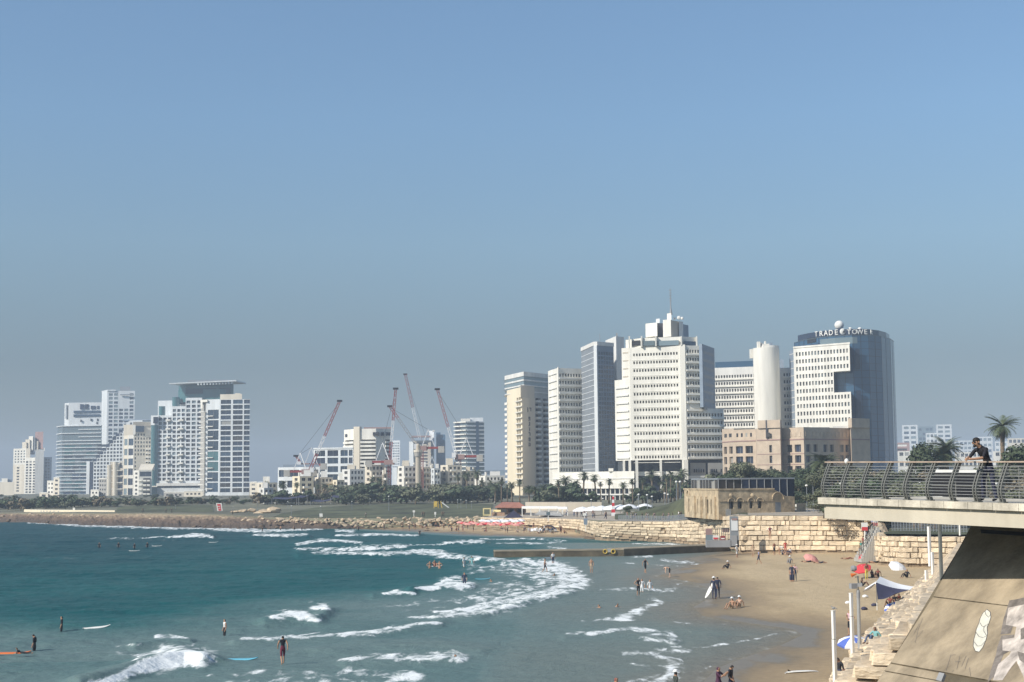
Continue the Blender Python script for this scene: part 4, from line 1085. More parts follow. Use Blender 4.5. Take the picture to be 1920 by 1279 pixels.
# trade tower: curved blue glass with a white grid block in front
zb_, zt = 6.0, Z(629, 1600, 620)
b = Bld('trade_tower', 'curved blue glass tower with white window grid and large letters on top', [(1494, 652), (1512, 640), (1540, 629), (1572, 622), (1604, 619), (1634, 620), (1658, 626), (1675, 637), (1682, 650)], zb_, zt, MT['gtower'], 20)
b.finish(MT['grey'])
for k, y in enumerate(ys(640, 858, 17)): b.band('floor_line', 0, 7, Z(y + 0.5, 1600, 619), Z(y - 0.4, 1600, 619), 0.05, MT['gnavy'], 0.02)
for i in range(8):
    for u in (0.0, 0.5): b.band('mullion', i, i, zb_, zt, 0.07, MT['gnavy'], 0.01, u, u + 0.035)
b.band('roof_edge', 0, 7, zt, zt + 0.15, 0.2, MT['gpale'], 1)
b.band('blind_band', 2, 4, Z(644, 1600, 619), Z(632, 1600, 619), 0.09, MT['gpale'], 0.02, 0.1, 0.3)
b.band('open_bay', 1, 1, Z(643, 1530, 634), Z(633, 1530, 634), 0.12, MT['gdark'], 0.02, 0.25, 0.85)
# crown drum
ring = [(1501, 648), (1520, 638.5), (1545, 630), (1574, 624), (1604, 621.5), (1632, 622.5), (1654, 629), (1668, 638), (1674, 648)]
b.block('crown', ring, zt, Z(616.5, 1600, 621), MT['gnavy'], 12)
# letters around the crown
rp_ = [Vector(C(p, d)) for p, d in ring]
lens = [0]
for a, c in zip(rp_[:-1], rp_[1:]): lens.append(lens[-1] + (c - a).length)
def on_ring(x):
    s = np.interp(x, [p for p, d in ring], lens)
    for k in range(len(lens) - 1):
        if s <= lens[k + 1]: break
    t = (s - lens[k]) / (lens[k + 1] - lens[k]); tv = (rp_[k + 1] - rp_[k]).normalized()
    return rp_[k].lerp(rp_[k + 1], t), tv
def letter_mesh(ch, size):
    cu = bpy.data.curves.new('letter', 'FONT'); cu.body = ch; cu.size = size; cu.extrude = 0.12; cu.align_x = 'CENTER'; cu.offset = 0.004 * size; cu.resolution_u = 3
    ob = bpy.data.objects.new('tmp', cu); col.objects.link(ob)
    dg = bpy.context.evaluated_depsgraph_get(); me = bpy.data.meshes.new_from_object(ob.evaluated_get(dg))
    bpy.data.objects.remove(ob); bpy.data.curves.remove(cu); me.materials.clear(); me.materials.append(MT['whitepaint'])
    return me
def put_letter(ch, x, size, root=b.root):
    p, tv = on_ring(x); n = Vector((tv.y, -tv.x)); q = p + n * (0.8 if x < 1622 else 1.4)
    o = link('sign_letter', letter_mesh(ch, size), root, Vector((q.x, q.y, Z(627.0, x, 622))) - WL[root.name])
    o.rotation_euler = (math.pi / 2, 0, math.atan2(tv.y, tv.x)); return o
for ch, x in (('T', 1539), ('R', 1547.5), ('A', 1556.5), ('D', 1566), ('E', 1574.5), ('T', 1598.5), ('O', 1607), ('W', 1617), ('E', 1627), ('R', 1635)): put_letter(ch, x, 3.2 if x < 1590 else 2.9)
p, tv = on_ring(1586.5); n = Vector((tv.y, -tv.x)); mb = MB(); q = p + n * 0.5; zc = Z(621.5, 1586, 622)
mb.ball((q.x, q.y, zc), 1.25, 0.35, 1.35, 16, 8, 0); globe = add(b.root, 'globe_emblem', mb, MT['whitepaint'], True)
mb = MB()
for dx, dz, rr in ((-.35, .35, .45), (.4, -.1, .5), (-.1, -.6, .3), (.55, .65, .3)): mb.ball((q.x + dx, q.y + dx * tv.y - 0.28, zc + dz), rr, 0.14, rr * 0.8, 8, 5)
add(globe, 'globe_mark', mb, MT['black'], True)
mb = MB(); p = P(1573.5, 610, 630); mb.ball(p, 2.0, 2.0, 2.0, 20, 12); add(b.root, 'radome', mb, MT['whitepaint'], True)
for x, r in ((1594, .9), (1612, .9)): mb = MB(); p = P(x, 616.5, 632); mb.ball(p, r, 1, r * .7); add(b.root, 'satellite_dish', mb, MT['whitepaint'], True)
# white window grid block
fr = [(1492, 630), (1598, 612)]
g = Bld('window_grid', 'white', fr, 6.0, Z(645, 1598, 612), MT['white'], 14)
bpy.data.objects.remove(g.root); g.root = b.root
zn0, zn1 = Z(734.5, 1598, 612), Z(695, 1598, 612)
cols = cells(17, 0.03, 0.985, 0.55); rws = rows_px(g, 1, ys(657, 786, 10), 7.6)
hi = [r for r in rws if r[0] > zn1 - 1]; mid_ = [r for r in rws if zn0 < r[0] < zn1 - 1]; lo = [r for r in rws if r[1] < zn0]
wm_ = [MT['gdark'], MT['gdim'], MT['gdark'], MT['gpale']]
GW = MT['white']
g.face(0, cols, hi, GW, wm_, dep=0.6, z0=zn1, z1=g.z1)
u_n = cols[12][0] - 0.008
g.face(0, cols[:12], mid_, GW, wm_, dep=0.6, z0=zn0, z1=zn1, u1=u_n)
g.face(0, cols, lo, GW, wm_, dep=0.6, z1=zn0)
a, c, L_, t_, n_ = g.edge(0); e0 = a + t_ * (L_ * u_n); e1 = e0 * (1 + 9 / 612); f1 = c * (1 + 9 / 612)
W = g.wall
W.face([(e0.x, e0.y, zn0), (e1.x, e1.y, zn0), (e1.x, e1.y, zn1), (e0.x, e0.y, zn1)])
W.face([(e0.x, e0.y, zn0), (c.x, c.y, zn0), (f1.x, f1.y, zn0), (e1.x, e1.y, zn0)]); W.face([(e0.x, e0.y, zn1), (e1.x, e1.y, zn1), (f1.x, f1.y, zn1), (c.x, c.y, zn1)])
for za, zb2 in ((6.0, zn0), (zn1, g.z1)):
    k1 = g.poly[2]; W.face([(c.x, c.y, za), (*k1, za), (*k1, zb2), (c.x, c.y, zb2)], g.mi(MT['brownpink']))
k0 = g.poly[3]; W.face([(*k0, 6), (a.x, a.y, 6), (a.x, a.y, g.z1), (*k0, g.z1)]); W.face([(*p_, g.z1) for p_ in g.poly])
add(b.root, 'window_grid', W, g.wmats)
b.block('grid_parapet', [(1491.5, 629.8), (1599, 611.6)], g.z1, g.z1 + 0.7, MT['white'], 0.6)
# slim grey strip at the far left
b.block('side_strip', [(1484, 648), (1492.5, 641)], 6.0, Z(657, 1488, 644), MT['bluegrey'], 8)
for y in ys(664, 800, 11): b.block('floor_line', [(1484, 647.8), (1492.3, 640.8)], Z(y + 0.6, 1488, 644), Z(y - 0.4, 1488, 644), MT['white2'], 0.3)
b.block('dark_bay', [(1608, 617.6), (1617, 617.7)], Z(692, 1610, 618), Z(655, 1610, 618), MT['gnavy'], 0.4)
b.block('dark_bay', [(1608, 617.6), (1617, 617.7)], Z(800, 1610, 618), Z(732, 1610, 618), MT['gnavy'], 0.4)

# rose stone hotel
BR = MT['brown']
root_lab = 'rose stone hotel with square windows and blind upper arcade below the glass tower'
b = Bld('stone_hotel', root_lab, [(1354, 529), (1376, 519), (1417, 513), (1419, 508), (1463, 502), (1466, 508), (1507, 498), (1594, 513), (1596, 506.5), (1631, 513)], 5.5, Z(802, 1463, 502), BR, 22)
zu = Z(824, 1463, 502)
rw = rows_px(b, 4, [841, 861, 881, 901], 14)
gw = [MT['gdim'], MT['gdark'], MT['gnavy']]
b.face(0, [(0.12, 0.38), (0.58, 0.88)], rw, None, gw, dep=0.8, z1=Z(803, 1376, 519)); b.face(1, [(0.08, 0.40), (0.52, 0.86)], rw, None, gw, dep=0.8)
b.plain(2); b.face(3, [(0.52, 0.64)], rw, None, gw, dep=0.8); b.plain(4)
b.face(5, [(0.18, 0.46), (0.58, 0.86)], rw, None, gw, dep=0.8)
b.face(6, [(0.04, 0.14), (0.20, 0.29), (0.41, 0.50), (0.55, 0.64), (0.76, 0.85), (0.89, 0.97)], rw, None, gw, dep=0.8)
b.plain(7); b.plain(8)
b.finish()
for i in (0, 1, 3, 5, 6, 8): b.band('cornice', i, i, zu - 0.25, zu + 0.1, 0.16, MT['brownpink'], 0.02)
for i in (3, 5):
    for y in (851, 871): b.band('string_course', i, i, Z(y + 0.6, 1463, 502), Z(y - 0.4, 1463, 502), 0.1, MT['brownpink'], 0.02)
for k in range(4): b.band('blind_niche', 5, 5, zu + 0.9, zu + 2.4, 0.12, MT['brown'], 0.02, 0.14 + k * 0.21, 0.24 + k * 0.21)
for k in range(12): b.band('blind_niche', 6, 6, zu + 0.9, zu + 2.5, 0.16, MT['brown'], 0.02, 0.03 + k * 0.081, 0.072 + k * 0.081)
for k in range(4): b.band('slot_window', 1, 1, Z(819, 1395, 515), Z(812, 1395, 515), 0.04, MT['gdark'], 0.3, 0.12 + k * 0.21, 0.20 + k * 0.21)
for k in range(2): b.band('slot_window', 0, 0, Z(820, 1365, 522), Z(813, 1365, 522), 0.04, MT['gdim'], 0.3, 0.2 + k * 0.4, 0.42 + k * 0.4)
b.block('corner_tower', [(1421, 507), (1463.3, 501.4), (1467, 507)], b.z1, Z(787, 1463, 502), BR, 12)
b.block('corner_tower', [(1591, 509), (1598, 505.8), (1631.5, 512.5)], b.z1, Z(784, 1600, 506), BR, 10)
b.block('dark_slot', [(1436, 505), (1439, 504.6)], Z(822, 1438, 505), Z(788, 1438, 505), MT['dark'], 0.4)
b.block('slot_window', [(1437, 504.4), (1444, 503.6)], Z(819, 1440, 504), Z(811, 1440, 504), MT['gdim'], 0.5)
for x0, x1, h, m in ((1509, 1514, 1.3, 'white'), (1518, 1523, 1.3, 'white'), (1472, 1505, 0.5, 'grey'), (1530, 1556, 0.7, 'greybeige'), (1562, 1590, 1.0, 'white2')):
    b.block('rooftop_unit', [(x0, 520), (x1, 519)], b.z1, b.z1 + h, MT[m], 3)

# ================================================================== left cluster across the bay
# far left cream tower with stepped crown
b = Bld('apartment_tower', 'cream stepped tower with brown rooftop shaft, farthest left', [(46, 1508), (68, 1500), (83, 1502)], 5.0, Z(858, 60, 1500), MT['cream'], 30, py=880)
rw = rows_px(b, 1, ys(866, 928, 13), 3.2)
b.face(0, cells(3, 0.06, 0.96, 0.62), rw, MT['white'], [MT['gdim'], MT['gdark']], dep=0.6)
b.face(1, [(0.55, 0.75)], rw, MT['white2'], MT['gdim'], dep=0.5)
b.finish()
b.block('shaft', [(67, 1498), (83, 1499)], 5, Z(843, 75, 1500), MT['white2'], 10)
b.block('rear_wing', [(83, 1512), (98, 1520)], 5, Z(857, 90, 1512), MT['bluegrey'], 12)
for y in ys(862, 918, 11):
    for x in (86, 91): b.block('window', [(x, 1511.4), (x + 3, 1513)], Z(y + 1.6, x, 1512), Z(y - 1.6, x, 1512), MT['gdark'], 1)
g = Bld('left_wing', 'x', [(24.5, 1518), (48, 1508), (56, 1507)], 5.0, Z(841, 40, 1510), MT['cream'], 20, py=880)
bpy.data.objects.remove(g.root); g.root = b.root
g.face(0, cells(4, 0.06, 0.98, 0.5), rows_px(g, 1, [846, 851, 856, 861, 866], 2.6), MT['white'], [MT['gdim'], MT['gpale']], dep=0.5, z0=Z(871, 40, 1510))
g.face(0, [(0.3, 0.5)], rows_px(g, 1, ys(877, 926, 10), 3), MT['cream'], MT['gdim'], dep=0.5, z1=Z(871, 40, 1510))
g.plain(1); g.finish()
for x0, x1, y0, y1, m in ((42, 50, 845, 829, 'cream'), (48, 56, 845, 824, 'cream'), (54, 62, 845, 818, 'white'), (58, 66, 845, 820, 'greymetal'), (62, 72, 845, 827, 'beige'), (66, 81, 842, 809.5, 'brownpink'), (44, 66, 852, 838, 'greymetal'), (68, 84, 846, 840, 'white')):
    b.block('roof_step', [(x0, 1512 + (x1 - x0) * 0.2), (x1, 1510)], Z(y0, x0, 1510), Z(y1, x0, 1510), MT[m], 9)
# low long hall at the very left
b = Bld('low_hall', 'low cream hall at the left picture edge beside the cream tower', [(-60, 1300), (27, 1290)], 5, Z(904, 10, 1290), MT['cream'], 20, py=910)
b.face(0, [(0.30, 0.62)], [(Z(919, 10, 1290), Z(916, 10, 1290))], None, MT['gdark'], dep=1); b.finish()
b.block('upper_box', [(5, 1295), (16, 1294)], b.z1, Z(897, 10, 1295), MT['white'], 8); b.block('upper_box', [(16, 1296), (25, 1296)], b.z1, Z(899, 20, 1296), MT['bluegrey'], 8)
b.block('street_wall', [(-60, 1200), (46, 1190)], 4, Z(935, 10, 1190), MT['white'], 4)

# banded glass tower
b = Bld('banded_tower', 'blue glass tower wrapped in white horizontal floor bands', [(107, 1376), (116, 1358), (190, 1350)], 5.0, Z(799, 150, 1352), MT['gpale'], 30, py=860)
b.finish()
for k, y in enumerate([798, 805, 812, 819, 826] + ys(832, 927, 15)):
    if k in (1, 3):
        b.band('floor_band', 1, 1, Z(y + 0.8, 150, 1352), Z(y - 0.5, 150, 1352), 1.0, MT['coolwhite'], 0.2, 0.42, 1.0)
    else: b.band('floor_band', 0, 1, Z(y + 0.9, 150, 1352), Z(y - 0.5, 150, 1352), 1.2, MT['coolwhite'], 0.2)
for y in ys(836, 924, 14):
    n0 = rnd.randrange(3, 6)
    for u in np.linspace(0.06, 0.9, n0): b.band('glazing', 1, 1, Z(y + 2.4, 150, 1352), Z(y - 2.2, 150, 1352), 0.06, rnd.choice([MT['gblue'], MT['gteal'], MT['gpale'], MT['gnavy']]), 0.02, float(u), float(u + 0.84 / n0))
b.block('white_pier', [(163, 1348), (169, 1347)], 5, Z(865, 166, 1348), MT['coolwhite'], 8)
b.block('dark_strip', [(169, 1347.5), (174.5, 1347)], 5, Z(866, 172, 1348), MT['gnavy'], 8)
b.block('upper_tower', [(120, 1364), (128, 1356), (190, 1354)], b.z1, Z(755, 150, 1355), MT['coolwhite'], 20)
for y, h in ((772, 4), (779, 4)): b.block('window_band', [(137, 1354.6), (187, 1353.4)], Z(y + h / 2, 150, 1354), Z(y - h / 2, 150, 1354), MT['gblue'], 1)
for x in (149, 158): b.block('window', [(x, 1354.2), (x + 6.5, 1354)], Z(767, x, 1354), Z(758, x, 1354), MT['gnavy'], 1)
for x in (169, 174, 181): b.block('window', [(x, 1353.8), (x + 4, 1353.7)], Z(767, x, 1354), Z(761, x, 1354), MT['gnavy'], 1)
b.block('recess', [(122, 1358.5), (125, 1356)], Z(785, 122, 1358), Z(759, 122, 1358), MT['greymetal'], 1)
for x, y in ((169, 787), (181, 787), (150, 789), (180, 793)): b.block('window', [(x, 1353.8), (x + 2.4, 1353.7)], Z(y + 2, x, 1354), Z(y - 2, x, 1354), MT['gdark'], 1)
b.block('lobby_glass', [(128, 1347), (160, 1346.5)], 5, Z(928, 140, 1347), MT['gblue'], 2)

# taller tower behind
b = Bld('rear_tower', 'hazy pale tower with window grid and dark roof box behind the banded tower', [(190, 1530), (200, 1510), (252, 1512)], 5, Z(733, 220, 1510), MT['coolwhite'], 26, py=800)
b.plain(0, MT['coolwhite'])
b.face(1, cells(5, 0.04, 0.98, 0.74), rows_px(b, 1, [740, 747] + ys(755, 797, 7) + ys(806, 862, 9), 4.6), None, [MT['gblue'], MT['gpale'], MT['gnavy']], dep=0.4, skip=lambda c, r: r >= 14 and c in (2, 3))
b.finish()
b.block('parapet', [(189, 1531), (200, 1509), (216, 1509.4)], b.z1, b.z1 + 1.2, MT['coolwhite'], 3)
b.block('roof_box', [(224, 1515), (243, 1515)], b.z1, Z(725, 230, 1515), MT['greymetal'], 9)
b.block('crown_frame', [(224, 1509), (250, 1509)], Z(741, 230, 1509), Z(739, 230, 1509), MT['greymetal'], 1)

# stepped white building with square windows: one column per step
b = Bld('stepped_block', 'white staircase-shaped block with dark square windows and sloping glass edge', [(175.5, 1252), (266, 1243)], 5, Z(866, 180, 1252), MT['coolwhite'], 22, py=860)
b.z1 = Z(866, 180, 1252)
tops = [865, 858, 851.5, 845, 838.3, 831.6, 825, 818.3, 811.6, 808, 792, 789, 789, 789, 789]
allrows = rows_px(b, 0, [869 + 6.66 * k for k in range(9)], 4.2)
up = [869 - 6.66 * k for k in range(1, 13)]
nC = 15
for k in range(nC):
    u0, u1 = k / nC, (k + 1) / nC; w = u1 - u0
    ztop = Z(tops[k], 220, 1248)
    rr = [r for r in (rows_px(b, 0, up, 4.2) + allrows) if r[1] < ztop - 0.5]
    b.face(0, [(u0 + w * 0.17, u1 - w * 0.17)], sorted(rr), None, [MT['gdark'], MT['gnavy']], dep=0.5, z1=ztop, u0=u0, u1=u1)
    a, c, L_, t_, n_ = b.edge(0); p0 = a + t_ * (L_ * u0); p1 = a + t_ * (L_ * u1); q0 = p0 - n_ * 20; q1 = p1 - n_ * 20
    b.wall.face([(p0.x, p0.y, ztop), (p1.x, p1.y, ztop), (q1.x, q1.y, ztop), (q0.x, q0.y, ztop)])
    zl = Z(tops[k - 1], 220, 1248) if k else 5
    if k: b.wall.face([(q0.x, q0.y, zl), (p0.x, p0.y, zl), (p0.x, p0.y, ztop), (q0.x, q0.y, ztop)])
    if k < 10:     # sloping glass strip on the steps behind
        mb = MB(); r0 = p0 - n_ * 3 - t_ * 2.2; r1 = p1 - n_ * 3 - t_ * 2.2
        mb.prism([(r0.x, r0.y), (r1.x, r1.y), (r1.x - n_.x * 12, r1.y - n_.y * 12), (r0.x - n_.x * 12, r0.y - n_.y * 12)], 5, ztop + 2.6)
        add(b.root, 'glass_step', mb, MT['gnavy'])
for i in (1, 2, 3): b.plain(i, z1=Z(789, 220, 1248) if i == 1 else Z(866, 180, 1252))
add(b.root, 'wall', b.wall, b.wmats)
b.block('roof_slab', [(229, 1256), (283, 1252)], Z(789, 240, 1254), Z(786.5, 240, 1254), MT['bluegrey'], 10)

# beige tower with glazed bay
b = Bld('beige_tower', 'beige tower with glazed corner bay and small square windows', [(231, 1166), (240, 1158), (250, 1156), (284, 1160)], 5, Z(816, 245, 1156), MT['cream'], 24, py=860)
zt = Z(793, 265, 1158)
rwb = ys(829, 922, 6)
b.face(0, [(0.2, 0.85)], rows_px(b, 1, rwb, 12), MT['cream'], MT['gpale'], dep=0.4)
b.face(1, [(0.06, 0.94)], rows_px(b, 1, rwb, 12.5), MT['white'], [MT['gnavy'], MT['gblue']], dep=0.4)
cs = cells(6, 0.03, 0.97, 0.5)
b.face(2, cs, rows_px(b, 2, [815, 822.5, 829.5, 837, 844.5] + ys(852, 926, 11), 4), MT['cream'], [MT['gdim'], MT['gdark']], dep=0.5, z1=zt, skip=lambda c, r: (c in (1, 2, 3) and r < 10) or (r > 14 and c > 3))
for i in (3, 4, 5): b.plain(i, z1=zt if i != 5 else None)
b.wall.face([(*p_, zt) for p_ in (b.poly[2], b.poly[3], b.poly[4], (b.poly[2][0] * 1.02, b.poly[2][1] * 1.02))]); b.wall.face([(*p_, b.z1) for p_ in (b.poly[0], b.poly[1], b.poly[2], b.poly[5])])
add(b.root, 'wall', b.wall, b.wmats)
b.block('crown_frame', [(249, 1155.6), (284, 1159.4)], Z(799, 260, 1157), zt + 0.8, MT['beige'], 4); b.block('crown_glass', [(254, 1155.4), (270, 1156)], Z(810, 260, 1157), Z(799, 260, 1157), MT['gblue'], 2)
b.block('crown_side', [(249, 1155.5), (254, 1155.6)], Z(815, 260, 1157), Z(797, 260, 1157), MT['white'], 2)
for y in ys(842, 925, 12): b.block('balcony', [(273, 1157.5), (283, 1158)], Z(y + 1.4, 278, 1158), Z(y - 0.6, 278, 1158), MT['white'], 2)

# rounded beige columns building
b = Bld('column_house', 'beige house with rounded columns in front of the staircase block', [(201, 1118), (231, 1112)], 5, Z(878, 215, 1115), MT['beige'], 16, py=900)
b.face(0, [(0.66, 0.97)], rows_px(b, 0, ys(888, 925, 4), 7), None, MT['gnavy'], dep=0.6); b.finish()
for x, r, y in ((205, 4.2, 872), (216, 4.6, 866)):
    cx, cy = C(x, 1113, 900); mb = MB(); rr = r * 1113 / F
    mb.prism([(cx + rr * math.cos(2 * math.pi * k / 18), cy + rr * math.sin(2 * math.pi * k / 18)) for k in range(18)], 5, Z(y, x, 1113)); add(b.root, 'round_bay', mb, MT['cream'])
for x0, x1, y in ((208, 214, 866), (213, 222, 870), (220, 229, 868), (226, 231, 865)): b.block('roof_turret', [(x0, 1116), (x1, 1116)], b.z1, Z(y, x0, 1116), MT['cream'], 5)
for y in (882, 893, 905, 917): b.block('string_course', [(201, 1112.5), (231, 1111.2)], Z(y + .6, 215, 1112), Z(y - .5, 215, 1112), MT['white'], 1)

# white apartment house with corner balconies
b = Bld('balcony_house', 'small white apartment house with stacked balconies and pitched roof frame', [(250, 1098), (260, 1090), (285, 1092)], 5, Z(882, 260, 1090), MT['white'], 14, py=900)
b.face(0, cells(1, 0.2, 0.9, 0.6), rows_px(b, 1, ys(888, 926, 6), 4), None, MT['gdim'], dep=0.5)
b.face(1, [(0.08, 0.95)], rows_px(b, 1, [889], 9) + [], None, MT['gnavy'], dep=0.6); b.finish()
for y in ys(900, 925, 4):
    for x in (261, 269, 276): b.block('balcony', [(x, 1089.5), (x + 6, 1089)], Z(y + 2.6, x, 1089), Z(y, x, 1089), MT['white'], 2.5)
    b.block('balcony_opening', [(261, 1090.2), (283, 1091.4)], Z(y, 270, 1090), Z(y - 3.6, 270, 1090), MT['gdim'], 1)
mb = MB(); a = C(259, 1093, 900); c = C(285, 1093, 900); zz0, zz1 = b.z1, Z(870, 262, 1093)
mb.prism([(a[0], a[1]), (c[0], c[1]), (c[0], c[1] + 8), (a[0], a[1] + 8)], zz0, [zz0 + 0.5, zz0 + 0.5, zz1, zz1]); add(b.root, 'pitched_roof', mb, MT['cream'])

# grid hotel with teal glass corner and roof canopy
b = Bld('grid_hotel', 'white grid hotel stepping up to teal glass penthouse under a wide flat canopy', [(295, 1130), (322, 1128), (347, 1126), (378, 1124)], 5, Z(779, 300, 1130), MT['coolwhite'], 30, py=840)
zs = [Z(779, 310, 1129), Z(762, 335, 1127), Z(746, 360, 1125)]
grid_rows = [786 + 8.05 * k for k in range(15)]
for i, extra in ((0, []), (1, [770, 778]), (2, [754, 762, 770, 778])):
    rr = sorted(rows_px(b, i, grid_rows + extra, 5.4))
    rr = [r for r in rr if r[1] < zs[i] - 0.4]
    cc = cells(3, 0.0, 1.0, 0.72)
    b.face(i, cc, rr, None, [MT['gdim'], MT['gnavy'], MT['gdark'], MT['gpale']], dep=0.9, z1=zs[i])
for i, zz in ((3, zs[2]), (4, zs[2]), (5, zs[0])): b.plain(i, z1=zz)
for i in range(3):
    p0, p1 = b.poly[i], b.poly[i + 1]; b.wall.face([(*p0, zs[i]), (*p1, zs[i]), (p1[0] * 1.026, p1[1] * 1.026, zs[i]), (p0[0] * 1.026, p0[1] * 1.026, zs[i])])
    if i: b.wall.face([(p0[0] * 1.026, p0[1] * 1.026, zs[i - 1]), (*p0, zs[i - 1]), (*p0, zs[i]), (p0[0] * 1.026, p0[1] * 1.026, zs[i])])
add(b.root, 'wall', b.wall, b.wmats)
for y in grid_rows[::2]:
    for u0 in (0.70,): 
        b.band('balcony', 0, 0, Z(y + 3.5, 310, 1129), Z(y + 0.8, 310, 1129), 1.8, MT['white'], 0.05, 0.62, 0.92); b.band('balcony', 1, 1, Z(y + 3.5, 335, 1127), Z(y + 0.8, 335, 1127), 1.8, MT['white'], 0.05, 0.52, 0.90)
b.band('base_band', 0, 2, Z(911, 330, 1127), Z(906, 330, 1127), 1.6, MT['white2'], 0.1)
b.band('base_shade_strip', 0, 2, Z(914, 330, 1127), Z(911, 330, 1127), 0.3, MT['dark'], 0.1)  # dark strip coloured in as the shade below the base band
def teal_drum(x, r, y0, y1, d, m='gteal'):
    cx, cy = C(x, d, 840); rr = r * d / F; mb = MB()
    mb.prism([(cx + rr * math.cos(2 * math.pi * k / 20), cy + rr * math.sin(2 * math.pi * k / 20)) for k in range(20)], Z(y0, x, d), Z(y1, x, d))
    return add(b.root, 'glass_drum', mb, MT[m])
teal_drum(289.5, 6.5, 929, 779, 1130); teal_drum(303, 6.0, 779, 762, 1132); teal_drum(329, 7.0, 762, 745, 1132)
b.block('drum_collar', [(283, 1124), (296, 1123)], Z(913, 290, 1124), Z(911, 290, 1124), MT['white'], 8)
b.block('corner_frame', [(282.5, 1128), (297, 1126)], Z(797, 290, 1127), Z(779, 290, 1127), MT['coolwhite'], 8)
b.block('corner_glass', [(287, 1125.5), (295, 1125.3)], Z(794, 290, 1127), Z(782, 290, 1127), MT['gnavy'], 1)
b.block('penthouse', [(334, 1140), (346, 1132), (408, 1128), (437, 1134)], zs[2] - 3, Z(717, 380, 1130), MT['gteal'], 24)
b.block('penthouse_lower', [(333, 1138), (346, 1130), (412, 1126), (437, 1132)], zs[2] - 3, Z(730, 380, 1128), MT['gteal'], 26)
b.block('penthouse_shade', [(347, 1127.6), (432, 1128.5)], Z(738, 380, 1127), Z(728, 380, 1127), MT['gblue'], 2)
mb = MB(); a = C(317, 1120, 720); e = C(443, 1118, 720); za, zc = Z(721.5, 320, 1120), Z(714, 443, 1118)
zl = Z(719.5, 317, 1120)
mb.prism([(a[0], a[1]), (e[0], e[1]), (e[0] + 2, e[1] + 30), (a[0] + 6, a[1] + 30)], [zl - .3, zc - 0.4, zc - .4, zl - .3], [zl + 0.4, zc + 0.5, zc + 0.5, zl + 0.4]); add(b.root, 'roof_canopy', mb, MT['coolwhite'])
for k in range(12):
    t = 0.42 + k * 0.045; x = a[0] + (e[0] - a[0]) * t; zz = zl + (zc - zl) * t
    mb = MB(); mb.prism([(x, a[1] - 0.6), (x + 1.1, a[1] - 0.6), (x + 1.1, a[1] + 3), (x, a[1] + 3)], zz - 2.0, zz - 0.5); add(b.root, 'canopy_rib', mb, MT['coolwhite'])
b.block('canopy_top', [(351, 1130), (430, 1130)], Z(716, 380, 1130), Z(712.6, 380, 1130), MT['greymetal'], 10)

# white framed tower with wide glazed bays, nearest of the left cluster
b = Bld('framed_tower', 'white framed tower with wide dark window bays and curved balconies', [(386, 1012), (411, 1008), (434, 1007), (456, 1006), (468, 1006)], 5, Z(749, 430, 1007), MT['coolwhite'], 26, py=840)
fy = [753.5 + 9.75 * k for k in range(19)]
r9 = rows_px(b, 2, fy, 7.6)
for i in (1, 2): b.face(i, [(0.10, 0.93)], r9, None, [MT['gnavy'], MT['gnavy'], MT['gblue'], MT['gdim']], dep=0.5)
b.face(3, [(0.08, 0.98)], r9, None, [MT['gnavy'], MT['gblue']], dep=0.5)
r9b = rows_px(b, 0, [758 + 19.5 * k for k in range(10)], 17.4); r9b = [r for r in r9b if r[0] > 5.5]
b.face(0, [(0.12, 0.94)], r9b, None, [MT['gteal'], MT['gblue'], MT['gblue']], dep=0.4); b.finish()
for k in range(9): b.block('balcony', [(388.5, 1010.4), (399, 1009)], Z(781 + 19.5 * k - 0.1, 392, 1010), Z(781 + 19.5 * k - 1.6, 392, 1010), MT['white'], 2)
b.block('balcony_core', [(376, 1024), (386, 1013)], 5, Z(752, 380, 1015), MT['greybeige'], 14)
for k in range(18):
    y = 772 + 9.75 * k; mb = MB(); cx, cy = C(386, 1014, 840); rr = 13.5 * 1014 / F
    pts = [(cx + rr * math.cos(math.pi + 0.15 + 1.35 * j / 7), cy + rr * 0.8 * math.sin(math.pi + 0.15 + 1.35 * j / 7)) for j in range(8)]
    mb.prism(pts + [(cx, cy - 1), (cx, cy + 2)], Z(y + 1.2, 380, 1012), Z(y - 0.6, 380, 1012)); add(b.root, 'curved_balcony', mb, MT['white'])
b.block('roof_frame', [(375, 1014), (388, 1010)], Z(754, 380, 1012), Z(749.5, 380, 1012), MT['white'], 10)
b.block('roof_frame_post', [(375.5, 1013.8), (379, 1013)], Z(766, 377, 1013), Z(753, 377, 1013), MT['white'], 3)
b.block('roof_house', [(412, 1014), (453, 1012)], b.z1, Z(739, 430, 1012), MT['cream'], 10)
b.block('roof_house', [(440, 1013), (450, 1012.5)], b.z1, Z(737.4, 445, 1012), MT['cream'], 4)

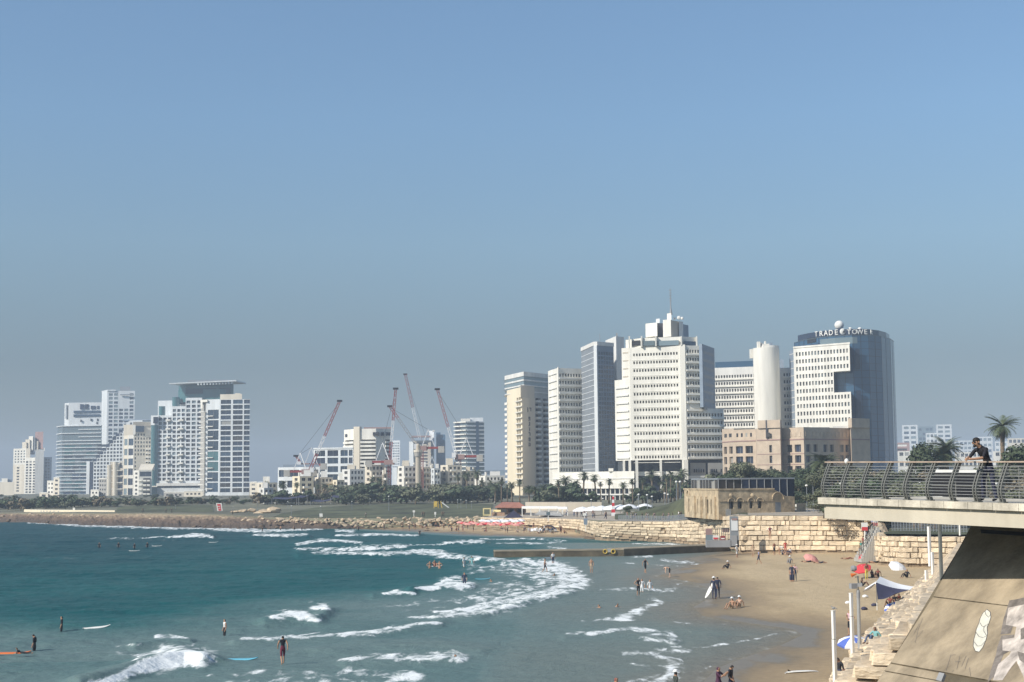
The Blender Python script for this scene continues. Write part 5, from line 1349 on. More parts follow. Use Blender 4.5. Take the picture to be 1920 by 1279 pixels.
# low white terrace buildings at the foot of the left cluster
lowp = [(88, 101, 903, 935, 1000, 'white', 'white two storey house with balconies below the cream tower', 2), (100, 111, 897, 940, 985, 'cream', 'narrow cream house left of the banded tower', 1), (170, 185, 920, 942, 960, 'white', 'small white house below the staircase block', 2),
        (185, 200, 898, 940, 970, 'greybeige', 'grey narrow house with dark windows below the staircase block', 3), (74, 90, 925, 945, 990, 'cream', 'plain cream house right of the white hall', 1), (307, 345, 924, 945, 940, 'greybeige', 'low grey house beneath the grid hotel', 4), (345, 380, 922, 942, 930, 'cream', 'low cream house between grid hotel and framed tower', 4), (468, 482, 905, 940, 985, 'cream', 'cream house just right of the framed tower', 1)]
for x0, x1, y0, y1, d, m, lab, n in lowp:
    b = Bld('terrace_house', lab, [(x0, d + 3), (x1, d)], 4.5, Z(y0, x0, d), MT[m], 12, cat='house', py=925)
    hh = max(2, int((y1 - y0) / 8))
    b.face(0, cells(n, 0.08, 0.92, 0.55), rows_px(b, 1, [y0 + 4 + 8 * k for k in range(hh)], 3.6), None, [MT['gdim'], MT['gdark']], dep=0.4); b.finish()
    b.band('parapet', 0, 0, b.z1, b.z1 + 0.6, 0.15, MT['white'], 0.3)

# ================================================================== middle distance
# two blocks with big square glazing
b = Bld('glazed_block', 'low block with large blue panes under the small red crane', [(521, 690), (568, 684), (600, 683)], 5, Z(876, 560, 685), MT['coolwhite'], 16, py=890)
b.face(0, [(0.04, 0.25), (0.38, 0.85)], rows_px(b, 0, [888, 908], 13), None, [MT['gblue'], MT['gnavy']], dep=0.5); b.face(1, [(0.05, 0.9)], rows_px(b, 0, [888, 908], 13), None, MT['gdim'], dep=0.5); b.finish()
b.block('roof_storey', [(531, 690), (598, 688)], b.z1, Z(871, 560, 688), MT['bluegrey'], 10)
b = Bld('glazed_block', 'stepped block of large blue panes left of the white hotel', [(588, 760), (612, 756), (662, 752)], 5, Z(842, 612, 756), MT['coolwhite'], 20, py=870)
rr = rows_px(b, 1, [850, 864, 880, 895], 11)
b.face(0, [(0.1, 0.9)], rr, None, [MT['gnavy'], MT['gblue']], dep=0.5)
b.face(1, [(0.04, 0.44), (0.53, 0.80), (0.84, 0.98)], rr, None, [MT['gnavy'], MT['gblue'], MT['gblue']], dep=0.5); b.finish()
b.band('roof_edge', 0, 1, b.z1, b.z1 + 0.7, 0.3, MT['coolwhite'], 0.5)
# white hotel with deep balconies
b = Bld('balcony_hotel', 'white hotel with deep balcony bands and blank central pier', [(645, 812), (665, 800), (676, 798), (705, 797), (733, 802)], 5, Z(804, 680, 798), MT['white'], 22, py=840)
rr = rows_px(b, 2, [826 + 7.3 * k for k in range(9)], 3.4)
b.face(0, [(0.10, 0.97)], rr, None, MT['gdim'], dep=1.2); b.plain(1); b.face(2, [(0.02, 0.98)], rr, None, MT['gdim'], dep=1.2)
b.face(3, [(0.62, 0.98)], rr, None, MT['gdim'], dep=1.2); b.finish()
for r0, r1 in rr:
    for i, u0, u1 in ((0, .05, 1), (2, 0, 1), (3, .6, 1)): b.band('balcony', i, i, r0 - 1.0, r0 + 0.1, 0.9, MT['white'], 0.05, u0, u1)
b.band('central_pier', 1, 1, 5, Z(800, 670, 798), 1.0, MT['cream'], 1)
b.block('roof_storey', [(682, 806), (733, 806)], b.z1, Z(801, 700, 805), MT['brownpink'], 8)
for x0, x1 in ((699, 711), (714, 720), (723, 733)): b.block('top_window', [(x0, 796), (x1, 797.5)], Z(817, x0, 797), Z(810.5, x0, 797), MT['gnavy'], 1)
b.block('top_window', [(646, 811.5), (651, 808)], Z(820, 648, 810), Z(814, 648, 810), MT['gdark'], 1)
# small far towers
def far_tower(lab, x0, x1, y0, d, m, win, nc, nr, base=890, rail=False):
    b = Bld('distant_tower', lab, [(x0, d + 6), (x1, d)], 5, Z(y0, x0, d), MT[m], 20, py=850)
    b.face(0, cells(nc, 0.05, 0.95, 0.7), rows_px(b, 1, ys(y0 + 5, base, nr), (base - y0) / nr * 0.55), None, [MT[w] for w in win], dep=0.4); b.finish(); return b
far_tower('slim hazy blue tower right behind the white balcony hotel', 735, 750, 826, 1800, 'coolwhite', ['gpale', 'gblue'], 4, 10, 875)
b = far_tower('brown banded tower behind the minaret with a roof frame', 775, 808, 826, 1450, 'beige', ['gdim', 'gdark'], 1, 11, 890)
b.block('roof_frame', [(771, 1448), (809, 1446)], Z(820, 780, 1447), Z(817, 780, 1447), MT['brownpink'], 14)
for x in (773, 790, 806): b.block('roof_post', [(x, 1447.5), (x + 1, 1447.5)], b.z1, Z(818, 780, 1447), MT['brownpink'], 1)
b.block('side_balconies', [(767, 1456), (775, 1454)], 5, Z(828, 770, 1455), MT['coolwhite'], 10)
b = far_tower('narrow pale green slab between the brown tower and dark blue block', 805, 814, 809, 1460, 'coolwhite', ['gpale'], 1, 3, 880)
b.block('rooftop_unit', [(811, 1460), (815, 1460)], b.z1, Z(806.5, 812, 1460), MT['white'], 4)
b = far_tower('plain dark blue glass block behind the third crane', 818, 835, 815, 1480, 'gtower', ['gtower'], 3, 8, 870)
b.block('roof_wedge', [(818, 1480), (826, 1480)], b.z1, Z(811, 820, 1480), MT['gtower'], 8)
# banded pale tower
b = Bld('balcony_tower', 'pale blue tower with white balcony bands right of the cranes', [(853, 1092), (876, 1082), (908, 1086)], 5, Z(790, 876, 1082), MT['gpale'], 24, py=840)
b.finish()
for k in range(14):
    y = 791 + 7.6 * k; b.band('balcony', 0, 0, Z(y + 1.4, 876, 1082), Z(y - 0.8, 876, 1082), 1.3, MT['white'], 0.1); b.band('balcony', 1, 1, Z(y + 1.2, 876, 1082), Z(y - 0.8, 876, 1082), 0.9, MT['coolwhite'], 0.1)
    b.band('dark_glazing', 0, 0, Z(y + 6, 876, 1082), Z(y + 1.6, 876, 1082), 0.08, MT['gnavy'], 0.02, 0.1, 0.45)
b.band('glass_strip', 1, 1, Z(890, 890, 1084), b.z1, 1.0, MT['gblue'], 0.1, 0.50, 0.66)
b.block('roof_house', [(864, 1088), (882, 1088)], b.z1, Z(785, 870, 1088), MT['white'], 8); b.block('roof_house', [(882, 1090), (906, 1090)], b.z1, Z(783, 890, 1088), MT['coolwhite'], 8)

# low-rise houses between the park and the cranes
houses = [(482, 520, 905, 640, 'cream', 'pale low house left of the glazed block', 4, 3), (548, 588, 893, 610, 'yellow', 'plain cream gable house below the red crane mast', 2, 3), (590, 624, 895, 620, 'cream', 'cream house with balconies below the stepped glazed block', 4, 3), (624, 646, 900, 605, 'yellow', 'small yellowish house beside the palms', 2, 2),
          (641, 684, 880, 640, 'white2', 'white modern house with glass balconies below the white hotel', 5, 4), (684, 720, 872, 660, 'cream', 'cream apartment house with brown top storey', 4, 5), (716, 726, 888, 640, 'beige', 'narrow beige house by the second crane mast', 1, 4), (744, 782, 874, 690, 'white', 'white house with tall blue glazing left of the minaret', 4, 4), (782, 812, 876, 700, 'cream', 'cream house behind the minaret', 4, 4),
          (808, 826, 878, 650, 'coolwhite', 'blue-grey house with white frame behind the mosque dome', 3, 4), (826, 866, 872, 660, 'cream', 'pinkish apartment house with roof terrace behind the palms', 4, 5), (866, 890, 883, 670, 'cream', 'cream house below the pale blue tower', 3, 4), (890, 947, 892, 640, 'white', 'row of white low houses left of the hotel tower', 7, 3), (486, 512, 915, 560, 'white2', 'flat white kiosk house at the left end of the trees', 3, 2)]
for x0, x1, y0, d, m, lab, nc, nr in houses:
    b = Bld('town_house', lab, [(x0, d + 8), (x0 + (x1 - x0) * 0.35, d), (x1, d + 3)], 4.8, Z(y0, x0, d), MT[m], 12, cat='house', py=910)
    rr = rows_px(b, 1, [y0 + 6 + 10.5 * k for k in range(nr)], 5.4)
    b.face(0, cells(max(1, nc // 3), 0.1, 0.9, 0.5), rr, None, [MT['gdim'], MT['gdark']], dep=0.5)
    b.face(1, cells(max(1, nc - nc // 3), 0.06, 0.94, 0.62), rr, None, [MT['gdim'], MT['gdark'], MT['gnavy'], MT['gblue']], dep=0.6); b.finish()
    for k, (r0, r1) in enumerate(rr):
        if rnd.random() < 0.65:
            u = rnd.uniform(0, 0.3); b.band('balcony', 1, 1, r0 - 0.75, r0 + 0.1, 1.0, MT['white'], 0.05, u, min(1, u + rnd.uniform(0.35, 0.7)))
    xm = x0 + (x1 - x0) * rnd.uniform(0.2, 0.6)
    b.block('roof_room', [(xm, d + 6), (xm + (x1 - x0) * 0.33, d + 6)], b.z1, b.z1 + rnd.uniform(1.6, 3.0), MT[rnd.choice(['white', 'cream', 'white2'])], 5)
    for k in range(rnd.randrange(1, 4)):
        q = C(x0 + rnd.random() * (x1 - x0), d + 9, 900); mb = MB(); mb.tube([(q[0], q[1], b.z1), (q[0], q[1], b.z1 + 1.6)], 0.45, 8); add(b.root, 'water_tank', mb, MT['white'])
# roof pavilion of the pinkish house
b.block('white_dome', [(895, 640), (900, 640)], b.z1, b.z1 + 1.5, MT['white'], 4)

# mosque: minaret and domes
cx, cy = C(784, 640, 880)
root = thing('minaret', 'slender sandstone minaret with a balcony ring and domed cap', 'minaret', (cx, cy, 5))
k_ = 640 / F
def drum(name, r, ya, yb, m, n=14, r2=None):
    mb = MB(); mb.tube([(cx, cy, Z(ya, 784, 640)), (cx, cy, Z(yb, 784, 640))], [r * k_, (r2 or r) * k_], n); return add(root, name, mb, m)
drum('shaft', 5.4, 940, 855, MT['beige'], r2=4.6); drum('balcony', 6.5, 856, 848, MT['greybeige'], r2=7.6); drum('balcony_rim', 8.2, 848, 843.5, MT['cream']); drum('lantern', 3.6, 843.5, 836, MT['beige'])
mb = MB(); mb.ball((cx, cy, Z(836, 784, 640)), 3.4 * k_, 3.4 * k_, 4.2 * k_, 14, 8); add(root, 'dome_cap', mb, MT['beige'], True)
for x, y, r, d, lab in ((817.5, 917, 8, 610, 'large pale mosque dome among the trees'), (848, 913, 4, 615, 'small pale dome right of the large mosque dome')):
    p = P(x, y, d); mb = MB(); mb.ball(p, r * d / F, None, r * d / F * 1.05, 20, 10, zmin=-0.35); mb.tube([(p.x, p.y, 5), (p.x, p.y, p.z - 0.2 * r * d / F)], r * d / F * 1.02, 16)
    solo('mosque_dome', mb, MT['yellow'], lab, 'dome', smooth=False)

# ------------------------------------------------------------------ cranes
def lattice(mb, p0, p1, w, n, r=0.09, m=0):
    p0, p1 = Vector(p0), Vector(p1); t = (p1 - p0).normalized(); a = t.cross(Vector((0, 1, 0)))
    if a.length < 0.1: a = t.cross(Vector((1, 0, 0)))
    a.normalize(); c = t.cross(a)
    cor = [(a * x + c * y) * w / 2 for x, y in ((-1, -1), (1, -1), (1, 1), (-1, 1))]
    for q in cor: mb.bar(p0 + q, p1 + q, r * 2, r * 2, m)
    for k in range(n):
        s0 = p0.lerp(p1, k / n); s1 = p0.lerp(p1, (k + 1) / n)
        for i in range(4):
            j = (i + 1) % 4
            A, B = (cor[i], cor[j]) if k % 2 else (cor[j], cor[i])
            mb.bar(s0 + A, s1 + B, r * 1.5, r * 1.5, m)
def crane(label, mast, jib, d, split, w=1.6, cab=None, mastm='red', jibm='red', midm='cranewhite', rr=0.085):
    """mast: (px, y_base, y_top); jib: foot and tip pixels; split: fractions where the jib paint changes"""
    base = P(mast[0], mast[1], d); top = P(mast[0], mast[2], d)
    w *= 0.72; root = thing('tower_crane', label, 'crane', tuple(base), 'tower cranes over the building site')
    mb = MB(); lattice(mb, base, top, w * 1.1, 14, rr * 1.1); add(root, 'mast', mb, MT[mastm])
    f, t = P(jib[0][0], jib[0][1], d), P(jib[1][0], jib[1][1], d)
    cuts = [0] + list(split) + [1]; ms = [jibm, midm, jibm, midm]
    if len(split) == 1: ms = [midm, jibm]
    for k in range(len(cuts) - 1):
        mb = MB(); lattice(mb, f.lerp(t, cuts[k]), f.lerp(t, cuts[k + 1]), w * (1 - 0.25 * k / 3), max(4, int(16 * (cuts[k + 1] - cuts[k]))), rr); jb = add(root, 'jib', mb, MT[ms[k]])
    mb = MB(); mb.box(t.x - 1.2, t.x + 1.2, t.y - 0.6, t.y + 0.6, t.z - 0.4, t.z + 0.5); add(jb, 'jib_head', mb, MT['black'])
    mb = MB(); mb.box(top.x - 2.2, top.x + 2.2, top.y - 1.5, top.y + 1.5, top.z - 0.8, top.z + 1.4); dk_ = add(root, 'slewing_deck', mb, MT['brownpink'])
    sgn = -1 if t.x > f.x else 1
    mb = MB(); mb.box(top.x + min(0, sgn * 9), top.x + max(0, sgn * 9), top.y - 1, top.y + 1, top.z, top.z + 1.0); cj = add(root, 'counter_jib', mb, MT[mastm])
    mb = MB(); mb.box(top.x + sgn * 9 - 1.4, top.x + sgn * 9 + 1.4, top.y - 1.1, top.y + 1.1, top.z - 1.8, top.z + 1.2); add(cj, 'counterweight', mb, MT['greybeige'])
    apex = Vector((top.x + sgn * 3, top.y, top.z + 9)); mb = MB()
    mb.bar((top.x, top.y - .6, top.z + 1), apex, 0.35, 0.35); mb.bar((top.x + sgn * 6, top.y, top.z + 1), apex, 0.3, 0.3); add(root, 'a_frame', mb, MT['cranewhite'])
    mb = MB(); mb.tube([apex, f.lerp(t, 0.96)], 0.06, 4); add(root, 'stay_cable', mb, MT['black'])
    mb = MB(); mb.box(top.x - sgn * 2.6 - 0.9, top.x - sgn * 2.6 + 0.9, top.y - 2.2, top.y - 0.4, top.z, top.z + 2.2); add(dk_, 'cab', mb, MT['cranewhite'])
crane('crane with long red and white jib raised to the right over the glazed block', (575, 925, 886), ((580, 884), (637, 752)), 680, (0.25, 0.5))
crane('red crane mast with steep jib right of the white hotel', (730, 935, 868), ((731, 862), (742, 729)), 660, (0.25, 0.55), w=1.5)
crane('crane with grey jib crossing the steep one', (791, 915, 842), ((783, 838), (731, 762)), 690, (0.7,), midm='grey')
crane('tallest crane jib, white below and red lattice above', (801, 925, 884), ((787, 822), (760, 702)), 900, (0.48,), w=2.0)
crane('crane with white and red jib leaning left in front of the pale blue tower', (862, 905, 858), ((858, 862), (820, 730)), 670, (0.46,), w=1.5)
crane('small dark red folded crane at the left end of the cranes', (572, 905, 874), ((566, 872), (555, 855)), 720, (0.5,), w=1.2, midm='red')
# ------------------------------------------------------------------ far skyline on the right
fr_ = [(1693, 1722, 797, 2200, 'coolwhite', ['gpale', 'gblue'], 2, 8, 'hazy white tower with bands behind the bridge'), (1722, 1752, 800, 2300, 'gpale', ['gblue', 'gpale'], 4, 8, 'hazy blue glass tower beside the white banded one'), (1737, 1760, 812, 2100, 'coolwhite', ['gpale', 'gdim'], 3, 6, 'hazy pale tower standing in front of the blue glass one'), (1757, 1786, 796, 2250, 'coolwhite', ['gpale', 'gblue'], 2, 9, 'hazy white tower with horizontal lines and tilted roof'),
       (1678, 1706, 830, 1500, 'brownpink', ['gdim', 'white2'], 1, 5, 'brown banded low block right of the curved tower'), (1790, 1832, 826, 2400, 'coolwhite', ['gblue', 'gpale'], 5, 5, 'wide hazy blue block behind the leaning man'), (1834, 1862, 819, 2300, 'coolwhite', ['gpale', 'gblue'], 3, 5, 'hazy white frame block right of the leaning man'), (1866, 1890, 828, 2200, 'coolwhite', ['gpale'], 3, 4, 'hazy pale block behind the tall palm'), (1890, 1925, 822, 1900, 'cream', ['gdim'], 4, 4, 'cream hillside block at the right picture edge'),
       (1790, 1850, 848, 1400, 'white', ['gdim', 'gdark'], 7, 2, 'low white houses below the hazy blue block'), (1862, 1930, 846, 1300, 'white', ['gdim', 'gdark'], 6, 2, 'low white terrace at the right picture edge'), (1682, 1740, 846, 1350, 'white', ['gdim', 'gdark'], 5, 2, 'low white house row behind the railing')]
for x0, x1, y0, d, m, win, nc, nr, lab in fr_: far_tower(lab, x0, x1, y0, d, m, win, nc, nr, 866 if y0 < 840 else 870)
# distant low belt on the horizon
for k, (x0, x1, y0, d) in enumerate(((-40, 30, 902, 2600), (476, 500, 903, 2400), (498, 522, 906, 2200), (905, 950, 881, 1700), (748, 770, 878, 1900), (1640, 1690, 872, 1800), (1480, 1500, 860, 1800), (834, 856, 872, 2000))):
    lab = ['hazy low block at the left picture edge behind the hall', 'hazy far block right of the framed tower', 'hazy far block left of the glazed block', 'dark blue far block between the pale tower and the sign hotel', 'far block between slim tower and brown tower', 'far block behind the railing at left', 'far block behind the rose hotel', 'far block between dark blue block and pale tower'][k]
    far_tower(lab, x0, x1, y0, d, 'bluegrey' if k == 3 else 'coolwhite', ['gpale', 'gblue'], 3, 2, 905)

# ------------------------------------------------------------------ trees
def palm_proto(seed, h, crown, skirt, nf=30, droop=1.0):
    r = random.Random(seed)
    tr = MB(); lean = r.uniform(-.4, .4)
    tr.tube([(0, 0, -0.3), (lean * .15, 0, h * .3), (lean * .5, 0, h * .65), (lean, 0, h)], [0.34, 0.24, 0.21, 0.24], 8)
    cr = MB(); top = Vector((lean, 0, h))
    def frond(az, el, ln, m, curl):
        d = Vector((math.cos(az), math.sin(az), 0)); side = Vector((-math.sin(az), math.cos(az), 0))
        pts = []; p = top.copy(); a = el
        for k in range(7):
            pts.append(p.copy()); p = p + (d * math.cos(a) + Vector((0, 0, math.sin(a)))) * (ln / 6); a -= curl
        for k in range(6):
            w = ln * 0.22 * math.sin(math.pi * (k + 0.9) / 7.2)
            for sg in (-1, 1):
                for q in range(2):
                    t = q / 2; b0 = pts[k].lerp(pts[k + 1], t); b1 = pts[k].lerp(pts[k + 1], t + 0.42)
                    tip = b1 + (pts[k + 1] - pts[k]) * 0.55 + side * sg * w - Vector((0, 0, w * 0.35))
                    cr.face([b0, b1, tip], m)
    for i in range(nf):
        f = i / nf
        frond(r.uniform(0, 6.28), 1.35 - 1.75 * f + r.uniform(-.15, .15), crown * r.uniform(0.8, 1.1), 0, 0.22 * droop + 0.1 * f)
    if skirt:
        for i in range(int(nf * skirt)):
            frond(r.uniform(0, 6.28), -0.75 - 0.7 * r.random(), crown * r.uniform(0.5, 0.85), 1, 0.12)
    root = thing('palm_tree', 'palm', 'palm', (0, 0, 0))
    link('trunk', mesh_from('trunk', tr.v, tr.f, MT['bark'], None, True), root)
    link('crown', mesh_from('crown', cr.v, cr.f, [MT['palmleaf'], MT['palmdead']], cr.m), root)
    return root
def tree_proto(seed, h, rad, leafm, n=520, base=0.35, size=0.42):
    r = random.Random(seed); tr = MB(); cr = MB()
    tr.tube([(0, 0, -0.4), (0.1, 0.05, h * base * .6), (0.15, 0, h * (base + .15))], [0.07 * h ** 0.7, 0.055 * h ** 0.7, 0.03 * h ** 0.7], 7)
    lobes = []
    for k in range(9):
        a = r.uniform(0, 6.28); q = r.uniform(0.15, 0.75); z = h * r.uniform(base + 0.05, 0.88)
        c = Vector((math.cos(a) * rad * q, math.sin(a) * rad * q, z)); lobes.append((c, rad * r.uniform(0.28, 0.5)))
        tr.tube([(0.1, 0, h * base * 0.8), c], [0.03 * h ** 0.7, 0.02], 5)
    for i in range(n):
        c, s = lobes[r.randrange(len(lobes))]
        v = Vector((r.gauss(0, 1), r.gauss(0, 1), r.gauss(0, 1))).normalized() * s * (0.55 + 0.5 * r.random())
        v.z *= 0.75; p = c + v; w = size * r.uniform(0.6, 1.4)
        nrm = (v.normalized() + Vector((r.uniform(-1, 1), r.uniform(-1, 1), r.uniform(-.3, 1))) * 0.8).normalized()
        a = nrm.cross(Vector((r.uniform(-1, 1), r.uniform(-1, 1), 0.3))).normalized(); b = nrm.cross(a)
        cr.face([p + a * w, p + b * w * 0.7, p - a * w, p - b * w * 0.7])
    root = thing('tree', 'tree', 'tree', (0, 0, 0))
    link('trunk', mesh_from('trunk', tr.v, tr.f, MT['bark'], None, True), root)
    link('crown', mesh_from('crown', cr.v, cr.f, leafm), root)
    return root
PALMS = [palm_proto(1, 8.0, 2.1, 1.0, 46, .8), palm_proto(2, 9.5, 2.0, 1.7, 42, .9), palm_proto(3, 7.0, 2.4, 0.5, 50, .9), palm_proto(4, 10.5, 2.0, 0.7, 46, .7)]
TREES = [tree_proto(11, 5.0, 3.0, MT['leafdark'], 620, 0.22), tree_proto(12, 6.5, 3.6, MT['leafdark'], 760, 0.25), tree_proto(13, 5.5, 3.0, MT['leafolive'], 620, 0.2), tree_proto(14, 4.0, 2.6, MT['leafbrown'], 460, 0.18), tree_proto(15, 8.0, 3.2, MT['leafolive'], 760, 0.25)]
TREES += [tree_proto(21, 8.0, 3.4, MT['leafdark'], 4200, 0.2, 0.17), tree_proto(22, 8.0, 3.2, MT['leafolive'], 3600, 0.2, 0.16), tree_proto(23, 7.0, 3.0, MT['leafbrown'], 2600, 0.15, 0.15)]
used = set()
ORD = 'first second third fourth fifth sixth seventh eighth ninth tenth eleventh twelfth thirteenth fourteenth fifteenth sixteenth seventeenth eighteenth nineteenth twentieth'.split()
def place(proto, hp, px, d, h, label, group, name, wide=1.0, zb=None):
    z = gz(px, d) if zb is None else zb
    p = P(px, 900, d); s = h / hp; loc = Vector((p.x, d, z)); rz = rnd.uniform(0, 6.28)
    if id(proto) not in used:
        used.add(id(proto)); o = proto; o.location = loc; o.rotation_euler = (0, 0, rz); WL[o.name] = loc; o['label'] = label; o['group'] = group
    else: o = copy_tree(proto, loc, rz, 1, label, group)
    o.scale = (s * wide, s * wide, s); o.name = name; WL[o.name] = loc
    return o
PH = [8.0 + 1.4, 9.5 + 1.4, 7.0 + 1.8, 10.5 + 1.3]; TH = [5.0, 6.5, 5.5, 4.0, 8.0, 8.0, 8.0, 7.0]
def palm(px, ytop, d, k, label, group='palms along the promenade', wide=1.0):
    h = Z(ytop, px, d) - gz(px, d); place(PALMS[k], PH[k], px, d, h, label, group, 'palm_tree', wide)
def tree(px, ytop, d, k, label, group='trees in the seafront park', wide=1.0, name='tree'):
    if d < 345: k = {0: 5, 1: 5, 2: 6, 3: 7, 4: 6}[k]; wide *= 1.15
    h = Z(ytop, px, d) - gz(px, d); place(TREES[k], TH[k] * 0.95, px, d, h, label, group, name, wide)
# promenade palms before the white podium
for px, yt, d, k, lab in ((1093, 884, 470, 1, 'thick palm with hanging dead fronds, left of three before the podium'), (1117, 889, 474, 1, 'middle palm of three with dead fronds before the podium'), (1141, 897, 478, 1, 'browner right palm of three before the podium'),
                          (1222, 881, 480, 0, 'slim palm standing before the dark undercroft'), (1257, 884, 470, 3, 'tall palm in the row left of the stone house'), (1264, 892, 482, 2, 'shorter palm half behind the tall one left of the stone house'), (1281, 879, 475, 0, 'palm closest to the tower corner pier left of the stone house'), (1245, 902, 465, 2, 'low palm with pale building behind it'), (1324, 893, 420, 2, 'palm top behind the glass storey of the stone house'),
                          (1062, 892, 470, 0, 'palm rising above the dark tree left of the podium'), (1034, 905, 475, 2, 'palm left of the dark tree by the hotel'), (992, 909, 465, 2, 'short palm before the grey sign slab'), (1003, 911, 462, 2, 'second short palm before the grey sign slab'), (974, 899, 500, 3, 'tall palm at the foot of the sign hotel'), (960, 903, 505, 0, 'palm below the yellow wall of the sign hotel'), (940, 898, 520, 3, 'palm left of the sign hotel foot'), (928, 904, 515, 2, 'bushy palm left of the sign hotel'), (951, 906, 515, 1, 'palm with bare trunk left of the sign hotel')):
    palm(px, yt, d, k, lab, wide=1.35)
for i, (px, yt) in enumerate(((1168, 903), (1186, 898), (1204, 894), (1212, 905), (1236, 893), (1250, 889), (1271, 890), (1290, 896), (1080, 900), (1126, 903), (1048, 899), (1018, 906))):
    palm(px, yt, 455 + 7 * (i % 5), (0, 3, 1, 2)[i % 4], '%s of the extra slim palms filling the promenade row' % ORD[i] if False else 'slim palm %s' % ['left of the first undercroft column', 'before the first undercroft column', 'right of the first undercroft column', 'low beside the slim undercroft palm', 'before the middle undercroft column', 'left of the tall palm by the stone house', 'close behind the corner pier palm', 'just left of the stone house roof', 'left of the thick podium palm', 'between the middle and browner podium palms', 'left above the large dark tree by the podium', 'at the foot of the white office block'][i], wide=1.2)
PB = [(500, 902, 580, 0), (531, 900, 575, 2), (557, 903, 590, 0), (595, 908, 585, 1), (641, 911, 575, 0), (697, 893, 585, 3), (712, 895, 580, 0), (668, 910, 570, 2), (740, 908, 580, 2), (783, 903, 590, 2), (859, 888, 600, 1), (876, 883, 610, 0), (895, 880, 610, 0), (904, 898, 570, 2), (918, 900, 560, 3), (836, 905, 590, 0), (722, 905, 560, 2), (915, 912, 545, 2), (682, 905, 565, 0), (609, 905, 592, 2)]
for i, (px, yt, d, k) in enumerate(sorted(PB) + [(20 + 55 * q + rnd.uniform(-15, 15), rnd.uniform(926, 934), rnd.uniform(570, 640), q % 4) for q in range(9)]):
    palm(px, yt, d, k, '%s palm from the left in the tree belt behind the lawn' % ORD[i] if px > 480 else '%s palm from the left among trees below the left towers' % ORD[i - len(PB)], 'palms in the park tree belt' if px > 480 else 'palms below the left towers')
for px, yt, d, k, lab in ((1880, 780, 300, 3, 'tall lone palm above the railing right of the leaning man'), (1765, 829, 285, 2, 'low wide palm in the cluster left of the leaning man'), (1778, 820, 288, 0, 'taller palm in the cluster left of the leaning man'), (1546, 846, 300, 2, 'dry-looking palm before the rose hotel at the bridge end')):
    palm(px, yt, d, k, lab, 'palms behind the bridge', 1.25)
# tree belt behind the lawn
for i in range(44):
    px = 640 + 300 * (i + rnd.random()) / 44
    tree(px, rnd.uniform(906, 934), rnd.uniform(520, 590), rnd.choice([0, 2, 1, 2]), 'dark bushy tree in the belt behind the big lawn', wide=1.5)
for i in range(18):
    px = 483 + 170 * (i + rnd.random()) / 18
    tree(px, rnd.uniform(918, 930), rnd.uniform(545, 575), rnd.choice([0, 2, 3]), 'small tree at the left end of the belt behind the lawn', wide=1.3)
for i in range(96):
    px = -8 + 490 * (i + rnd.random()) / 96
    tree(px, rnd.uniform(931, 941), rnd.uniform(555, 610), rnd.choice([0, 0, 1, 2, 3]), 'low seafront tree at the foot of the left towers', 'low trees below the left towers', wide=1.6)
for i in range(52):
    px = -8 + 520 * (i + rnd.random()) / 52
    tree(px, rnd.uniform(926, 936), rnd.uniform(760, 900), rnd.choice([0, 0, 1, 2]), 'tree in the street behind the low seafront trees', 'street trees below the left towers', wide=1.7)
for px, yt, d, k, w, lab in ((1060, 903, 462, 1, 1.3, 'large dark tree between hotel and podium'), (1048, 912, 458, 0, 1.3, 'dark tree left of the largest one by the podium'), (1074, 910, 460, 0, 1.2, 'dark tree right of the largest one by the podium'), (1028, 918, 455, 2, 1.2, 'smaller tree at the foot of the white block'), (1100, 922, 450, 0, 1.4, 'low round tree among the podium palms'), (1016, 922, 455, 0, 1.2, 'small dark tree below the sign hotel'),
                             (1211, 912, 468, 0, 1.2, 'tree before the dark undercroft'), (1230, 915, 470, 2, 1.2, 'tree beside the undercroft column'), (1272, 905, 470, 1, 1.1, 'tree behind the grassy bank'), (1300, 910, 440, 0, 1.2, 'tree left behind the stone house'), (1180, 925, 470, 0, 1.2, 'small tree at the podium corner'),
                             (1398, 868, 330, 2, 1.0, 'fresh green tree above the stone house glass'), (1372, 884, 335, 0, 1.2, 'low bush above the stone house glass'), (1440, 880, 335, 2, 1.2, 'green tree right above the stone house'), (1465, 886, 330, 0, 1.4, 'dark bush at the right end of the stone house'), (1490, 884, 325, 1, 1.3, 'big dark tree right of the stone house'), (1512, 882, 318, 1, 1.3, 'dark tree between stone house and bridge'), (1500, 900, 300, 0, 1.3, 'dark shrub behind the lamp posts beside the bridge'), (1526, 895, 300, 0, 1.3, 'dark shrub at the bridge end'),
                             (1562, 874, 260, 2, 1.2, 'olive tree behind the left end of the railing'), (1596, 880, 255, 4, 1.3, 'grey olive tree behind the third railing bay'), (1640, 878, 250, 3, 1.4, 'dry brown shrub behind the middle of the railing'), (1672, 884, 245, 4, 1.3, 'olive tree behind the railing left of the dark board'), (1712, 880, 250, 3, 1.3, 'dry tree just left of the dark board'), (1738, 838, 280, 1, 0.8, 'round dark green tree left of the palm cluster'), (1880, 876, 235, 4, 1.3, 'olive tree behind the railing right of the man'), (1906, 842, 240, 1, 1.2, 'green tree at the right picture edge'), (1918, 880, 230, 3, 1.3, 'dry shrub at the right picture edge'), (1852, 884, 240, 2, 1.2, 'shrub behind the legs of the leaning man'), (1620, 896, 240, 0, 1.2, 'dark shrub low behind the railing'), (1690, 900, 238, 0, 1.2, 'dark shrub low behind the railing near the board'),
                             (1360, 892, 330, 0, 1.3, 'dark bush at the left end of the glass storey'), (1420, 888, 330, 0, 1.3, 'dark bush below the hotel windows'), (1346, 888, 345, 2, 1.1, 'olive bush below the louvre panels')):
    tree(px, yt, d, k, lab, 'garden trees around the towers', w)
